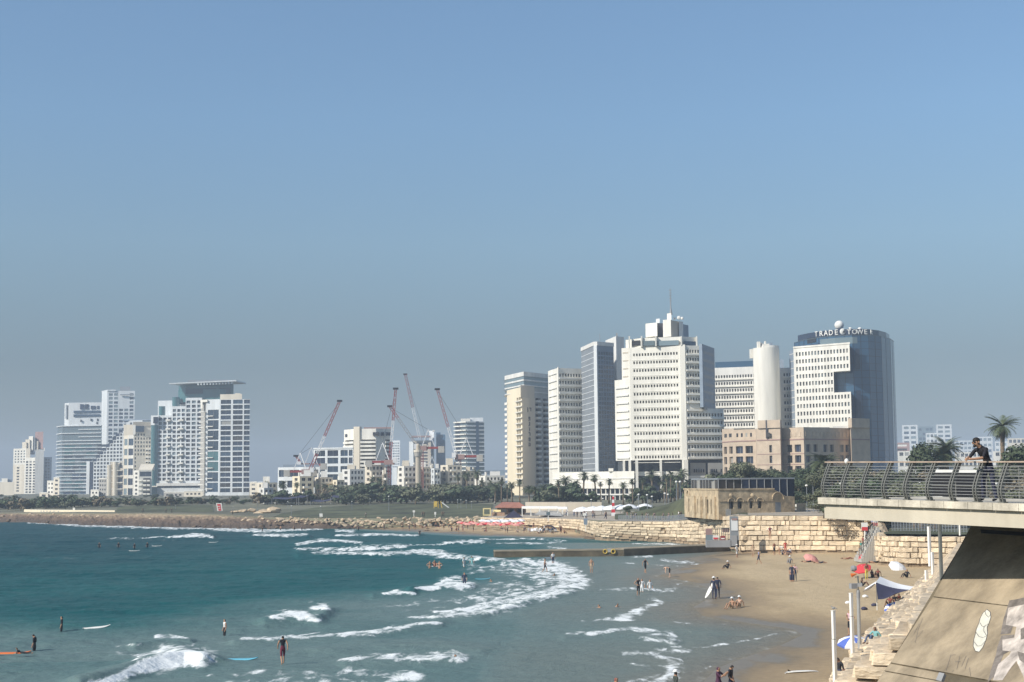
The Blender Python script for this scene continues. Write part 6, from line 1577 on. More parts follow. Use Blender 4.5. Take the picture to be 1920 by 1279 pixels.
for i in range(26):
    px = 1540 + 385 * (i + rnd.random()) / 26
    tree(px, rnd.uniform(900, 925), rnd.uniform(215, 240), rnd.choice([2, 3, 4, 0]), 'low scrub bush seen through the bridge railing', 'scrub behind the bridge railing', 1.5, 'bush')
for i in range(14):
    px = 1172 + 100 * rnd.random(); d = float(np.interp(px, E_px, E_d)) + rnd.uniform(34, 44)
    tree(px, rnd.uniform(948, 956), d, 0, 'low hedge bush at the back of the promenade', 'hedge bushes by the promenade', 1.6, 'bush')

for pr in PALMS + TREES:      # unused kinds leave the scene
    if id(pr) not in used:
        for ch in list(pr.children): bpy.data.objects.remove(ch)
        bpy.data.objects.remove(pr)
# ------------------------------------------------------------------ street lamps
def lamp_proto():
    root = thing('street_lamp', 'lamp', 'lamp', (0, 0, 0))
    mb = MB(); mb.tube([(0, 0, 0), (0, 0, 5)], [0.09, 0.06], 6); link('post', mesh_from('post', mb.v, mb.f, MT['greymetal']), root)
    mb = MB(); mb.tube([(0, 0, 4.85), (0.25, 0, 5.0)], 0.05, 5); arm_ = link('arm', mesh_from('arm', mb.v, mb.f, MT['greymetal']), root)
    mb = MB(); mb.ball((0, 0, 5.15), 0.30, 0.30, 0.20, 10, 6); link('lamp_head', mesh_from('lamp_head', mb.v, mb.f, MT['whitepaint'], None, True), arm_)
    return root
lampP = lamp_proto()
LAMPS = sorted([(757, 923, 560), (769, 925, 558), (729, 930, 470), (602, 949, 432), (547, 948, 436), (694, 935, 520), (660, 940, 480), (858, 937, 470), (864, 937, 470), (874, 938, 468), (927, 941, 440), (884, 940, 460), (516, 943, 470), (483, 941, 500), (540, 940, 500),
         (1197, 926, 330), (1213, 927, 335), (1222, 930, 338), (1246, 924, 345), (1252, 926, 345), (1268, 902, 380), (1275, 902, 380), (1150, 930, 360), (1130, 934, 365), (1108, 936, 370), (1512, 909, 262), (1524, 904, 262), (1577, 905, 235), (1611, 910, 232), (1631, 908, 232), (1715, 905, 232), (1725, 905, 232), (1867, 905, 228), (438, 950, 500), (330, 948, 520)])
lc = {}
for i, (px, yt, d) in enumerate(LAMPS):
    h = Z(yt, px, d) - gz(px, d); p = P(px, 900, d); loc = Vector((p.x, d, gz(px, d)))
    gr = 'park lamps' if px < 1000 else ('promenade lamps' if px < 1400 else 'lamps behind the bridge'); lc[gr] = lc.get(gr, -1) + 1
    lab = ('%s slim street lamp from the left in the seafront park' if px < 1000 else '%s slim street lamp from the left beside the promenade' if px < 1400 else '%s pale-headed street lamp from the left by the bridge') % ORD[lc[gr]]
    if i == 0: o = lampP; o.location = loc; o['label'] = lab; o['group'] = gr; WL[o.name] = loc
    else: o = copy_tree(lampP, loc, rnd.uniform(0, 6), 1, lab, gr)
    o.scale = (h / 5.3 * 0.5 + 0.5,) * 2 + (h / 5.3,)

# ------------------------------------------------------------------ stone house with glass storey
b = Bld('stone_house', 'old golden stone house with arched windows and a dark glass storey on top', [(1283, 284), (1347, 260), (1452, 264), (1490, 266)], gz(1347, 260) - 0.4, Z(919, 1347, 260), MT['stone'], 13, py=940)
zlow = Z(931, 1490, 266)
ra = [(Z(954, 1380, 261), Z(940, 1380, 261))]
b.face(0, [(0.12, 0.16), (0.40, 0.45), (0.55, 0.59), (0.68, 0.72), (0.78, 0.82)], [(Z(962, 1310, 272), Z(936, 1310, 272))], None, MT['gdark'], dep=0.5)
b.face(1, [(0.19, 0.27), (0.34, 0.42), (0.55, 0.61), (0.70, 0.77)], ra, None, MT['gdark'], dep=0.5, z0=Z(956, 1380, 261))
b.face(1, [], [], None, MT['gdark'], z1=Z(956, 1380, 261))
a, c, L_, t_, n_ = b.edge(2); b.done.add(2)
b.wall.face([(a.x, a.y, b.z0), (c.x, c.y, b.z0), (c.x, c.y, zlow), (a.x + t_.x * L_ * .55, a.y + t_.y * L_ * .55, Z(930, 1475, 265)), (a.x, a.y, b.z1)])
b.plain(3, z1=zlow); b.plain(4, z1=zlow); b.plain(5)
b.wall.face([(*b.poly[0], b.z1), (*b.poly[1], b.z1), (*b.poly[2], b.z1), (*b.poly[5], b.z1)])
add(b.root, 'wall', b.wall, b.wmats)
# arches, medallions, cornice, coping
def arch(i, uc, w, zs_, ring=0.22, m='stone', name='arch_moulding'):
    a, c, L_, t_, n_ = b.edge(i); mb = MB(); pts = []
    for k in range(11):
        th = math.pi * k / 10; q = a + t_ * (uc * L_ - math.cos(th) * w / 2) + n_ * 0.1; pts.append((q.x, q.y, zs_ + math.sin(th) * w / 2))
    mb.tube(pts, ring, 6); add(b.root, name, mb, MT[m])
for u in (0.23, 0.38, 0.58, 0.735): arch(1, u, 1.4, Z(940, 1380, 261) - 0.1, 0.08)
arch(2, 0.16, 2.5, Z(936, 1460, 264), 0.1); arch(0, 0.14, 2.2, Z(930, 1295, 280), 0.14)
for u, y in ((0.22, 929), (0.60, 929)):
    a, c, L_, t_, n_ = b.edge(1); q = a + t_ * (u * L_) + n_ * 0.08; mb = MB(); mb.ball((q.x, q.y, Z(y, 1380, 261)), 0.36, 0.12, 0.36, 12, 6); add(b.root, 'medallion', mb, MT['stone'], True)
b.band('string_course', 1, 1, Z(940.2, 1380, 261), Z(939, 1380, 261), 0.10, MT['stone'], 0.02); b.band('coping', 0, 1, b.z1, b.z1 + 0.25, 0.15, MT['stone'], 0.3)
for u0 in (0.30, 0.48, 0.63, 0.88): b.band('pilaster', 0, 0, b.z0, b.z1 - 1.2, 0.35, MT['stone'], 0.02, u0, u0 + 0.06)
b.band('big_arch_door', 2, 2, b.z0, Z(942, 1455, 264), 0.02, MT['greymetal'], 0.3, -0.12 + 0.16, 0.30)
# glass storey: separate dark panes between steel posts
gy0, gy1 = Z(934, 1400, 268), Z(899, 1400, 268)
gl = [(1297, 283), (1347, 266), (1490, 270)]
for i, n in ((0, 9), (1, 10)):
    (pa, da), (pb, db) = gl[i], gl[i + 1]
    A_, B_ = Vector(C(pa, da, 915)), Vector(C(pb, db, 915)); t_ = (B_ - A_); n_ = Vector((t_.y, -t_.x)).normalized()
    for k in range(n):
        q0 = A_ + t_ * (k / n) + t_.normalized() * 0.05; q1 = A_ + t_ * ((k + 1) / n) - t_.normalized() * 0.05
        mb = MB(); mb.prism([(q0.x, q0.y), (q1.x, q1.y), (q1.x - n_.x * .08, q1.y - n_.y * .08), (q0.x - n_.x * .08, q0.y - n_.y * .08)], gy0 - (1.4 if i and k > 7 else 0), gy1); add(b.root, 'glass_pane', mb, MT['gnavy'] if (i and k > 2) else MT['gdim'])
        mb = MB(); q = A_ + t_ * (k / n) + n_ * 0.05; mb.obox((q.x, q.y), 0.10, 0.12, gy0 - (1.4 if i and k > 7 else 0), gy1, math.atan2(t_.y, t_.x)); add(b.root, 'post', mb, MT['steellight'])
    mb = MB(); q0 = A_ + n_ * .1; q1 = B_ + n_ * .1; mb.prism([(q0.x, q0.y), (q1.x, q1.y), (q1.x - n_.x * 4, q1.y - n_.y * 4), (q0.x - n_.x * 4, q0.y - n_.y * 4)], gy1, gy1 + 0.28); add(b.root, 'roof_edge', mb, MT['greymetal'])
b.block('side_ruin', [(1490, 268), (1507, 272)], b.z0, Z(944, 1498, 270), MT['stone'], 5)

# ------------------------------------------------------------------ promenade and park furniture
def railing(label, pts, h, npost, bars=4, m='greymetal', name='railing', r=0.03):
    """pts world (x,y,z); posts and bars as parts"""
    pts = [Vector(p) for p in pts]; root = thing(name, label, 'railing', tuple(pts[0]))
    ln = [0]
    for a, c in zip(pts[:-1], pts[1:]): ln.append(ln[-1] + (c - a).length)
    def at(s):
        for k in range(len(ln) - 1):
            if s <= ln[k + 1] + 1e-6: break
        return pts[k].lerp(pts[k + 1], (s - ln[k]) / (ln[k + 1] - ln[k]))
    for k in range(npost):
        p = at(ln[-1] * k / (npost - 1)); mb = MB(); mb.tube([p, p + Vector((0, 0, h))], r * 1.6, 6); add(root, 'post', mb, MT[m])
    for k in range(bars):
        mb = MB(); z = Vector((0, 0, h * (k + 1) / bars)); mb.tube([p + z for p in pts], r, 5); add(root, 'rail', mb, MT[m])
    return root
def gp(px, d, lift=0.0):
    p = P(px, 970, d); return (p.x, p.y, gz(px, d) + lift)
def ed(px): return float(np.interp(px, E_px, E_d))
rl = railing('dark mesh railing along the promenade above the curved sea wall', [gp(x, ed(x) + 2.2) for x in range(1160, 1300, 10)], 1.1, 40, 7, r=0.035)
railing('dark railing on top of the wall before the stone house', [gp(x, ed(x) + 2.0) for x in range(1330, 1372, 8)], 1.1, 14, 6, r=0.03)
railing('mesh fence above the low wall under the bridge', [gp(x, ed(x) + 1.6) for x in (1672, 1690, 1720, 1760, 1812)], 1.8, 26, 9, r=0.025)
# green planting strip beyond that fence
lawn([(1655, 196), (1750, 192), (1830, 190)], [(1650, 214), (1750, 212), (1840, 210)], 20, 4)
def parasol(label, p, r, h, mats, tilt=(0, 0), group=None, polem='whitepaint', n=8, name='parasol', valance=0.06):
    p = Vector(p); root = thing(name, label, 'parasol', tuple(p), group)
    ax = Vector((tilt[0], tilt[1], 1)).normalized(); top = p + Vector((0, 0, 0)) + ax * h
    mb = MB(); mb.tube([p - ax * 0.2, top], 0.03 if r < 2 else 0.05, 6); add(root, 'pole', mb, MT[polem])
    a = ax.cross(Vector((0, 1, 0.01))).normalized(); c = ax.cross(a)
    for k in range(n):
        t0, t1 = 2 * math.pi * k / n, 2 * math.pi * (k + 1) / n; mb = MB()
        e0 = top + (a * math.cos(t0) + c * math.sin(t0)) * r - ax * r * 0.38; e1 = top + (a * math.cos(t1) + c * math.sin(t1)) * r - ax * r * 0.38
        m0 = top + (a * math.cos(t0) + c * math.sin(t0)) * r * .55 - ax * r * 0.14; m1 = top + (a * math.cos(t1) + c * math.sin(t1)) * r * .55 - ax * r * 0.14
        mb.face([top, m0, m1]); mb.face([m0, e0, e1, m1]); mb.face([e0, e0 - ax * r * valance * 2, e1 - ax * r * valance * 2, e1])
        mb.face([top - ax * .02, m1 - ax * .02, m0 - ax * .02]); mb.face([m1 - ax * .02, e1 - ax * .02, e0 - ax * .02, m0 - ax * .02])
        add(root, 'canopy_panel', mb, MT[mats[k % len(mats)]])
    return root
# cafe terrace: big white parasols
for i, (px, yt, d) in enumerate(((1092, 950, 352), (1112, 949, 350), (1128, 948, 349), (1146, 947, 348), (1163, 946, 347), (1180, 945, 346), (1209, 944, 350))):
    z = Z(yt, px, d); zb = gz(px, d); p = P(px, 960, d)
    parasol('wide white terrace parasol before the podium, number %s from the left' % ['one', 'two', 'three', 'four', 'five', 'six', 'seven'][i] if False else ['leftmost wide white parasol of the cafe terrace', 'second wide white parasol of the cafe terrace from the left', 'third wide white parasol of the cafe terrace from the left', 'fourth wide white terrace parasol, beside the red banner', 'fifth wide white terrace parasol, right of the red banner', 'last white parasol before the grassy bank', 'small white parasol standing on the grassy bank side'][i], (p.x, d, zb), 2.3, z - zb, ['whitecloth'], group='cafe parasols')
# hut with red roof
b = Bld('beach_hut', 'timber beach hut with low red roof beside the yellow frame', [(932, 410), (984, 402)], gz(960, 405) - 0.5, Z(952, 960, 405), MT['timber'], 8, cat='hut', py=955)
b.face(0, [(0.05, 0.35), (0.40, 0.62), (0.70, 0.96)], [(b.z0 + 1.1, b.z1 - 0.35)], None, MT['gdark'], dep=0.8); b.finish()
a, c = Vector(C(928, 406, 955)), Vector(C(988, 397, 955)); mb = MB(); mid = (a + c) / 2
mb.prism([(a.x, a.y), (c.x, c.y), (c.x, c.y + 11), (a.x, a.y + 11)], b.z1, b.z1 + 0.15)
for f in ([(a.x, a.y, b.z1 + .15), (c.x, c.y, b.z1 + .15), (c.x - 2, c.y + 5, b.z1 + 1.5), (a.x + 2, a.y + 5, b.z1 + 1.5)], [(c.x, c.y, b.z1 + .15), (c.x, c.y + 11, b.z1 + .15), (c.x - 2, c.y + 5, b.z1 + 1.5)], [(a.x, a.y + 11, b.z1 + .15), (a.x, a.y, b.z1 + .15), (a.x + 2, a.y + 5, b.z1 + 1.5)]): mb.face(f)
add(b.root, 'roof', mb, MT['roofred'])
b.block('counter', [(921, 400), (945, 397)], b.z0, b.z0 + 1.3, MT['timber'], 1); b.block('sign_board', [(924, 399), (938, 398)], Z(960, 930, 399), Z(956, 930, 399), MT['yellowframe'], 0.3)
# white pergola frames
for (x0, x1, y0, d, lab) in ((979, 1012, 951, 388, 'white pergola frame left of the terrace parasols'), (1012, 1046, 951, 380, 'white pergola frame in the middle of the beach front'), (1046, 1064, 952, 374, 'short white pergola frame next to the leftmost parasol')):
    p0, p1 = P(x0, y0, d), P(x1, y0, d - 2); zb = gz(x0, d); root = thing('pergola', lab, 'pergola', (p0.x, d, zb), 'white pergolas')
    for s in (0, .5, 1):
        for dy in (0, 5): q = p0.lerp(p1, s); mb = MB(); mb.box(q.x - .1, q.x + .1, q.y + dy - .1, q.y + dy + .1, zb, q.z); add(root, 'post', mb, MT['whitepaint'])
    for k in range(6): mb = MB(); mb.bar((p0.x, d + k, p0.z + .1), (p1.x, d - 2 + k, p1.z + .1), 0.35, 0.12); add(root, 'roof_slat', mb, MT['whitecloth'])
    mb = MB(); mb.bar((p0.x, d - .1, p0.z - 0.15), (p1.x, d - 2.1, p1.z - 0.15), 0.15, 0.5); add(root, 'fascia', mb, MT['whitepaint'])
# terrace walls behind
b = Bld('terrace_wall', 'long beige terrace wall behind the pergolas', [(985, 420), (1060, 408), (1128, 404)], gz(1050, 408) - 1, Z(942, 1060, 408), MT['beige'], 6, cat='wall', py=945); b.finish(MT['paving'])
# grey sand-coloured fabric roof
mb = MB(); mb.face([P(1003, 965, 372), P(1055, 968, 364), P(1048, 958, 380), P(1012, 957, 385)]); mb.face([P(1012, 957.3, 385), P(1048, 958.3, 380), P(1055, 968.3, 364), P(1003, 965.3, 372)])
for x, y, d in ((1003, 965, 372), (1055, 968, 364), (1048, 958, 380), (1012, 957, 385)): p = P(x, y, d); mb.tube([p, (p.x, p.y, gz(x, d))], 0.06, 5)
solo('fabric_shade', mb, MT['greybeige'], 'low beige fabric shade roof behind the beach parasols', 'shade')
# yellow picture frame
root = thing('frame_sculpture', 'square pale yellow picture frame standing on the lawn edge', 'sculpture', tuple(P(912, 967, 398)))
p0, p1 = P(905.5, 967, 398), P(920.5, 952.5, 398); w = 0.32
for nm, (x0, x1, z0, z1) in (('side_bar', (p0.x, p0.x + w, p0.z, p1.z)), ('side_bar', (p1.x - w, p1.x, p0.z, p1.z)), ('cross_bar', (p0.x + w, p1.x - w, p1.z - w, p1.z)), ('cross_bar', (p0.x + w, p1.x - w, p0.z, p0.z + w))):
    mb = MB(); mb.box(x0, x1, 397.8, 398.2, z0, z1); add(root, nm, mb, MT['yellowframe'])
# banner, signs
def sign(label, px, y0, y1, d, w, m, post='whitepaint', base=None, name='sign_board', extra=None, wd=0.08):
    c = P(px, (y0 + y1) / 2, d); zt, zb = Z(y0, px, d), Z(y1, px, d); g_ = base if base is not None else gz(px, d)
    root = thing(name, label, 'sign', (c.x, d, g_))
    mb = MB(); mb.box(c.x - w / 2, c.x + w / 2, d - .04, d + .04, zb, zt); pn = add(root, 'panel', mb, MT[m])
    if extra:
        mb = MB(); mb.box(c.x - w / 2 + .02, c.x + w / 2 - .02, d - .06, d - .045, zb + (zt - zb) * extra[1], zb + (zt - zb) * extra[2]); add(pn, 'print', mb, MT[extra[0]])
    mb = MB(); mb.tube([(c.x, d + .06, g_), (c.x, d + .06, zt)], wd, 6); add(root, 'post', mb, MT[post])
    return root
sign('white board sign on a post at the edge of the big lawn', 602, 963, 969, 418, 0.9, 'whitepaint'); sign('small white sign on a post right on the lawn edge', 776, 957, 961, 406, 0.6, 'whitepaint'); sign('pale sign on a post at the middle of the lawn edge', 816, 960, 965, 402, 0.5, 'whitepaint')
sign('red and white warning board above the beach stairs', 1621, 980, 995, 203, 0.85, 'whitepaint', base=1.2, extra=('redbright', 0.02, 0.45)); sign('second red warning board partly under the bridge', 1640, 976, 986, 205, 0.8, 'whitepaint', base=4, extra=('redbright', 0.02, 0.6)); sign('blue-grey notice board on the far beach', 1098, 972, 984, 318, 0.8, 'bluegrey', base=1.5); sign('pale green notice on a post on the far beach', 1028, 960, 966, 345, 0.9, 'gpale', base=3); sign('white round-topped sign on a post on the promenade edge', 1096, 962, 967, 330, 0.8, 'whitepaint')
p = P(1150, 962, 345); root = thing('banner', 'tall red and white striped banner beside the terrace parasols', 'banner', (p.x, 345, gz(1150, 345)))
for k in range(6):
    mb = MB(); z0 = gz(1150, 345) + k * 0.75; w = 0.95 - k * 0.12; mb.prism([(p.x - w / 2, 344.9), (p.x + w / 2, 344.9), (p.x + w / 2, 345.1), (p.x - w / 2, 345.1)], z0, z0 + 0.74); add(root, 'stripe', mb, MT['redbright' if k % 2 else 'whitecloth'])
sg = P(410, 952, 492); root = thing('red_sculpture', 'red slanted panel with white border standing on the far lawn', 'sculpture', (sg.x, 492, gz(410, 492)))
z0, z1 = gz(410, 492), Z(943.5, 410, 492); x0, x1, x2, x3 = P(405, 950, 492).x, P(415, 950, 492).x, P(417.5, 950, 492).x, P(406.5, 950, 492).x
mb = MB(); v = [(x0, 492, z1), (x1, 492, z1), (x2, 492, z0), (x3 + .2, 492, z0)]; mb.face(list(reversed(v))); mb.face([(a, 492.4, c) for a, _, c in v]); mb.face([v[0], (x0, 492.4, z1), (x3 + .2, 492.4, z0), v[3]]); add(root, 'border', mb, MT['whitepaint'])
mb = MB(); q = [(x0 + .35, 491.95, z1 - .25), (x1 - .3, 491.95, z1 - .25), (x2 - .4, 491.95, z0 + .1), (x3 + .6, 491.95, z0 + .1)]; mb.face(list(reversed(q))); add(root, 'panel', mb, MT['redbright'])
mb = MB()
for (xa, xb, za, zc) in ((.55, 1.4, .55, .62), (.45, .6, .3, .62), (.8, 1.5, .3, .36)): mb.box(x0 + xa, x0 + xb, 491.9, 491.94, z0 + (z1 - z0) * za, z0 + (z1 - z0) * zc)
add(root, 'lettering', mb, MT['whitepaint'])
# white low wall by the rocks
b = Bld('low_wall', 'long low white wall above the brown rocks at the left', [(45, 540), (66, 530), (215, 500)], gz(66, 530) - .6, Z(956.5, 130, 515), MT['yellow'], 1.2, cat='wall', py=960); b.finish(MT['white'])
for k, x in enumerate((79, 84, 90, 96, 103, 111)): b.block('painted_panel', [(x, 529.2 - (x - 66) * .2 - .3), (x + 2.2, 528.8 - (x - 66) * .2 - .3)], Z(962, x, 523), Z(957.5, x, 523), MT['greybeige'], 0.2)
b.block('kiosk', [(139, 516), (143, 516)], b.z1, b.z1 + 0.8, MT['white'], 1)
# dark canvas canopies behind the lawn
for x0, x1, y, lab in ((510, 560, 935, 'dark canvas canopy left behind the lawn'), (556, 576, 932, 'dark sail canopy beside the left canvas roof'), (582, 620, 940, 'dark canvas canopy in the middle behind the lawn'), (620, 655, 932, 'dark sail canopy right behind the lawn')):
    d = 540; root = thing('canvas_canopy', lab, 'canopy', (P((x0 + x1) / 2, y, d).x, d, gz(x0, d)), 'dark canopies behind the lawn'); mb = MB()
    a, c = P(x0, y, d), P(x1, y - 2, d); mm = (a + c) / 2 - Vector((0, 0, .5)); bk = Vector((0, 9, .6))
    for s0, s1 in ((a, mm), (mm, c)): mb.face([s0, s1, s1 + bk, s0 + bk]); mb.face([s0 - Vector((0, 0, .05)), s0 + bk - Vector((0, 0, .05)), s1 + bk - Vector((0, 0, .05)), s1 - Vector((0, 0, .05))])
    add(root, 'canvas', mb, MT['navy'])
    for q in (a, c, a + bk, c + bk): mb = MB(); mb.tube([(q.x, q.y, gz(x0, d)), q], 0.08, 5); add(root, 'post', mb, MT['grey'])
# playground pieces at the right end of the lawn
p = P(821, 954, 480); root = thing('play_frame', 'orange and yellow climbing frame at the back of the lawn', 'play frame', (p.x, 480, gz(821, 480)))
for dx in (-1.2, 0.2, 1.4): mb = MB(); mb.tube([(p.x + dx, 480, gz(821, 480)), (p.x + dx * .7, 480, p.z + 2.4)], 0.18, 6); add(root, 'post', mb, MT['yellowpaint'])
mb = MB(); mb.box(p.x - 1.3, p.x - .2, 479.7, 480.4, p.z + .6, p.z + 2.4); add(root, 'panel', mb, MT['yellowpaint']); mb = MB(); mb.bar((p.x + 1.3, 480, p.z + 2.0), (p.x + 3.6, 479, gz(821, 480) + .2), 0.7, 0.12); add(root, 'slide', mb, MT['whitepaint'])
# cars parked behind the lawn
def car_proto():
    root = thing('parked_car', 'car', 'car', (0, 0, 0)); mb = MB(); L2, W_ = 2.1, 0.85
    prof = [(-L2, .35), (-L2, .8), (-1.4, .92), (-.85, 1.42), (.75, 1.42), (1.35, .95), (L2, .82), (L2, .35)]
    n = len(prof)
    for y in (-W_, W_): mb.v.extend([(x, y * (0.86 if z > 1.2 else 1), z) for x, z in prof])
    for i in range(n): j = (i + 1) % n; mb.f.append((i, j, n + j, n + i)); mb.m.append(0)
    mb.f.append(tuple(range(n))[::-1]); mb.m.append(0); mb.f.append(tuple(range(n, 2 * n))); mb.m.append(0)
    link('body', mesh_from('body', mb.v, mb.f, MT['whitepaint']), root)
    for s in (-1, 1):
        mb = MB(); y = s * (W_ * 0.94); mb.prism([(-.95, y - .03), (.95, y - .03), (.95, y + .03), (-.95, y + .03)], 0.98, 1.34); link('window', mesh_from('window', mb.v, mb.f, MT['gdark']), root)
        for x in (-1.3, 1.3): mb = MB(); mb.tube([(x, s * .70, .33), (x, s * .9, .33)], .33, 12); wh = link('wheel', mesh_from('wheel', mb.v, mb.f, MT['black']), root); mb = MB(); mb.tube([(x, s * .89, .33), (x, s * .915, .33)], .19, 10); link('rim', mesh_from('rim', mb.v, mb.f, MT['steellight']), wh)
    for s in (-.55, .55): mb = MB(); mb.box(L2 - .05, L2 + .02, s - .15, s + .15, .62, .76); link('headlight', mesh_from('headlight', mb.v, mb.f, MT['gpale']), root)
    return root
carP = car_proto()
CARS = [(758, 946, 'white car parked at the back edge of the lawn'), (779, 948, 'white car parked right of the first one behind the lawn'), (795, 947, 'white car parked below the minaret'), (900, 949, 'white car parked near the yellow frame'), (602, 944, 'white car parked below the dark canopies'), (641, 943, 'white car parked right of the dark canopies')]
for i, (px, y, lab) in enumerate(CARS):
    d = 590; loc = Vector((P(px, y, d).x, d, gz(px, d) + .05))
    if i == 0: o = carP; o.location = loc; WL[o.name] = loc; o['label'] = lab; o['group'] = 'cars parked behind the lawn'
    else: o = copy_tree(carP, loc, rnd.uniform(-.3, .3), 1, lab, 'cars parked behind the lawn')
d = 300; loc = Vector((P(1512, 940, d).x, d, gz(1512, d) + .05)); copy_tree(carP, loc, 0.2, 1, 'white car parked between the stone house and the bridge', 'cars parked behind the lawn')

# ------------------------------------------------------------------ concrete jetty, beach gate
def wbox(mb, x0, y0, x1, y1, w, z0, z1, m=0):
    a, c = Vector((x0, y0)), Vector((x1, y1)); t = (c - a).normalized(); n = Vector((-t.y, t.x)) * w
    mb.prism([(a.x, a.y), (c.x, c.y), (c.x + n.x, c.y + n.y), (a.x + n.x, a.y + n.y)], z0, z1, m)
j0, j1, j2 = G(928, 1046, 0), G(1170, 1043, 0), G(1376, 1029, 0.4)
jt = thing('jetty', 'long dark concrete jetty running out from the beach gate', 'jetty', tuple((j0 + j2) / 2))
for k, (a, c, zt) in enumerate(((j0, j1, 0.95), (j1, j2, 1.05))):
    mb = MB(); wbox(mb, a.x, a.y, c.x, c.y, 4.2, -2, zt); add(jt, 'wall_section', mb, MT['groin'])
    mb = MB(); wbox(mb, a.x, a.y - 0.05, c.x, c.y - 0.05, 4.3, zt, zt + 0.14); add(jt, 'coping', mb, MT['groincap'])  # lighter colour paints the sunlit top against the dark sides
for x in (1140, 1155.5):
    p = P(x, 1038, 0.97 * j1.y); mb = MB(); ring = [(p.x + .33 * math.cos(t * .5236), j1.y - .28 + (x - 1170) * 0.0, p.z + .33 * math.sin(t * .5236)) for t in range(13)]
    mb.tube(ring, 0.09, 6, cap=False); add(jt, 'painted_ring', mb, MT['yellowpaint'])
mb = MB(); p = P(1148, 1036, j1.y * .97); mb.box(p.x - .35, p.x + .35, j1.y - .3, j1.y - .24, p.z - .3, p.z + .3); add(jt, 'plate', mb, MT['greybeige'])
def panel(root, name, x0, x1, y0, y1, d, m, t=0.15):
    a, c = P(x0, (y0 + y1) / 2, d), P(x1, (y0 + y1) / 2, d); mb = MB(); mb.box(a.x, c.x, d - t, d, Z(y1, x0, d), Z(y0, x0, d)); return add(root, name, mb, MT[m])
gt = thing('beach_gate', 'grey fenced beach gate with signs at the landward end of the jetty', 'gate', tuple(P(1352, 1026, 239)))
panel(gt, 'board', 1323, 1335, 991, 1003, 239, 'brownpink'); panel(gt, 'board', 1354, 1367, 990, 998, 239.4, 'brownpink'); panel(gt, 'side_panel', 1323, 1338, 1003, 1014, 239, 'gpale'); panel(gt, 'concrete_base', 1323, 1384, 1013, 1026, 239, 'grey', 1.0)
panel(gt, 'door_shaft', 1368.5, 1384, 968, 1026, 238.6, 'greymetal', 0.6); sp_ = panel(gt, 'sign_panel', 1371, 1383, 974, 995, 238, 'coolwhite', .08); panel(sp_, 'sign_print', 1372, 1382, 972, 975.5, 237.9, 'brownpink', .05); panel(gt, 'door', 1371, 1382, 1004, 1024, 238, 'grey', .08)
sp_ = panel(gt, 'sign_panel', 1336.5, 1347, 1004, 1012, 238.6, 'whitepaint', .08); panel(sp_, 'sign_print', 1337.5, 1346, 1008, 1011, 238.5, 'redbright', .05); sp_ = panel(gt, 'sign_panel', 1350.5, 1360, 1004.5, 1016, 238.6, 'red', .08); panel(sp_, 'sign_print', 1352, 1358.5, 1009, 1011, 238.5, 'whitepaint', .05)
panel(gt, 'sign_panel', 1336.5, 1346, 1013, 1019, 238.6, 'red', .08)
for x in range(1337, 1369, 4): mb = MB(); p = P(x, 1003, 239.2); mb.tube([(p.x, 239.2, Z(1014, x, 239)), (p.x, 239.2, Z(990, x, 239))], 0.05, 5); add(gt, 'bar', mb, MT['steel'])
mb = MB(); a, c = P(1335, 990, 239.2), P(1369, 990, 239.2); mb.bar(a, c, 0.08); add(gt, 'top_rail', mb, MT['steel'])

# ------------------------------------------------------------------ stairs to the beach
st = thing('beach_stairs', 'grey stairs with railings leading down between the block walls', 'stairs', tuple(P(1632, 1035, 205)))
for k in range(12):
    t = k / 11; p = P(1612 + 28 * t, 1000, 203 + 1.5 * t); mb = MB(); mb.box(p.x - .105, p.x + .08, 202, 206.5, 0.8, 1.3 + 4.2 * t); add(st, 'step', mb, MT['greybeige'])
for dy in (201.9, 206.6):
    a, c = P(1610, 1000, dy), P(1644, 1000, dy)
    for z in (0.35, 0.7, 1.05): mb = MB(); mb.tube([(a.x, dy, 1.4 + z), (c.x, dy, 5.6 + z)], .04, 5); add(st, 'handrail', mb, MT['steel'])
    for k in range(9): q = Vector((a.x, dy, 1.4)).lerp(Vector((c.x, dy, 5.6)), k / 8); mb = MB(); mb.tube([q, q + Vector((0, 0, 1.05))], .04, 5); add(st, 'baluster', mb, MT['steel'])

# ------------------------------------------------------------------ bridge
L0, R0 = Vector((9.86, 47.6)), Vector((13.85, 40.0)); U = (R0 - L0).normalized(); NO = Vector((U.y, -U.x)) * 1.0
if NO.x > 0: NO = -NO
E1 = L0 + U * 22
ZD = 11.44; SLOPE = (11.31 - 11.44) / (R0 - L0).length
def bz(s): return ZD + SLOPE * s
def bp(s, o, z):      # s along, o outward (towards the sea), z above deck
    q = L0 + U * s + NO * o; return (q.x, q.y, bz(s) + z)
br = thing('bridge', 'pale concrete footbridge deck jutting in from the right edge', 'bridge', bp(4, 0, -0.9))
def slab(o0, o1, z0, z1, s0=0.0, s1=22.0, name='deck', m='concrete'):
    mb = MB(); v = [bp(s, o, z) for z in (z0, z1) for s, o in ((s0, o0), (s1, o0), (s1, o1), (s0, o1))]
    mb.v = v; mb.f = [(0, 1, 5, 4), (1, 2, 6, 5), (2, 3, 7, 6), (3, 0, 4, 7), (4, 5, 6, 7), (3, 2, 1, 0)]; mb.m = [0] * 6
    return add(br, name, mb, MT[m])
slab(0.02, -4.6, -0.195, -0.03, name='deck', m='concretecap')
for k in range(24): slab(0.16, -0.18, -0.20 + rnd.uniform(-.006, .006), 0.0 + rnd.uniform(-.004, .004), k * 0.93 + 0.006, k * 0.93 + 0.924, 'edge_block', 'concretecap')
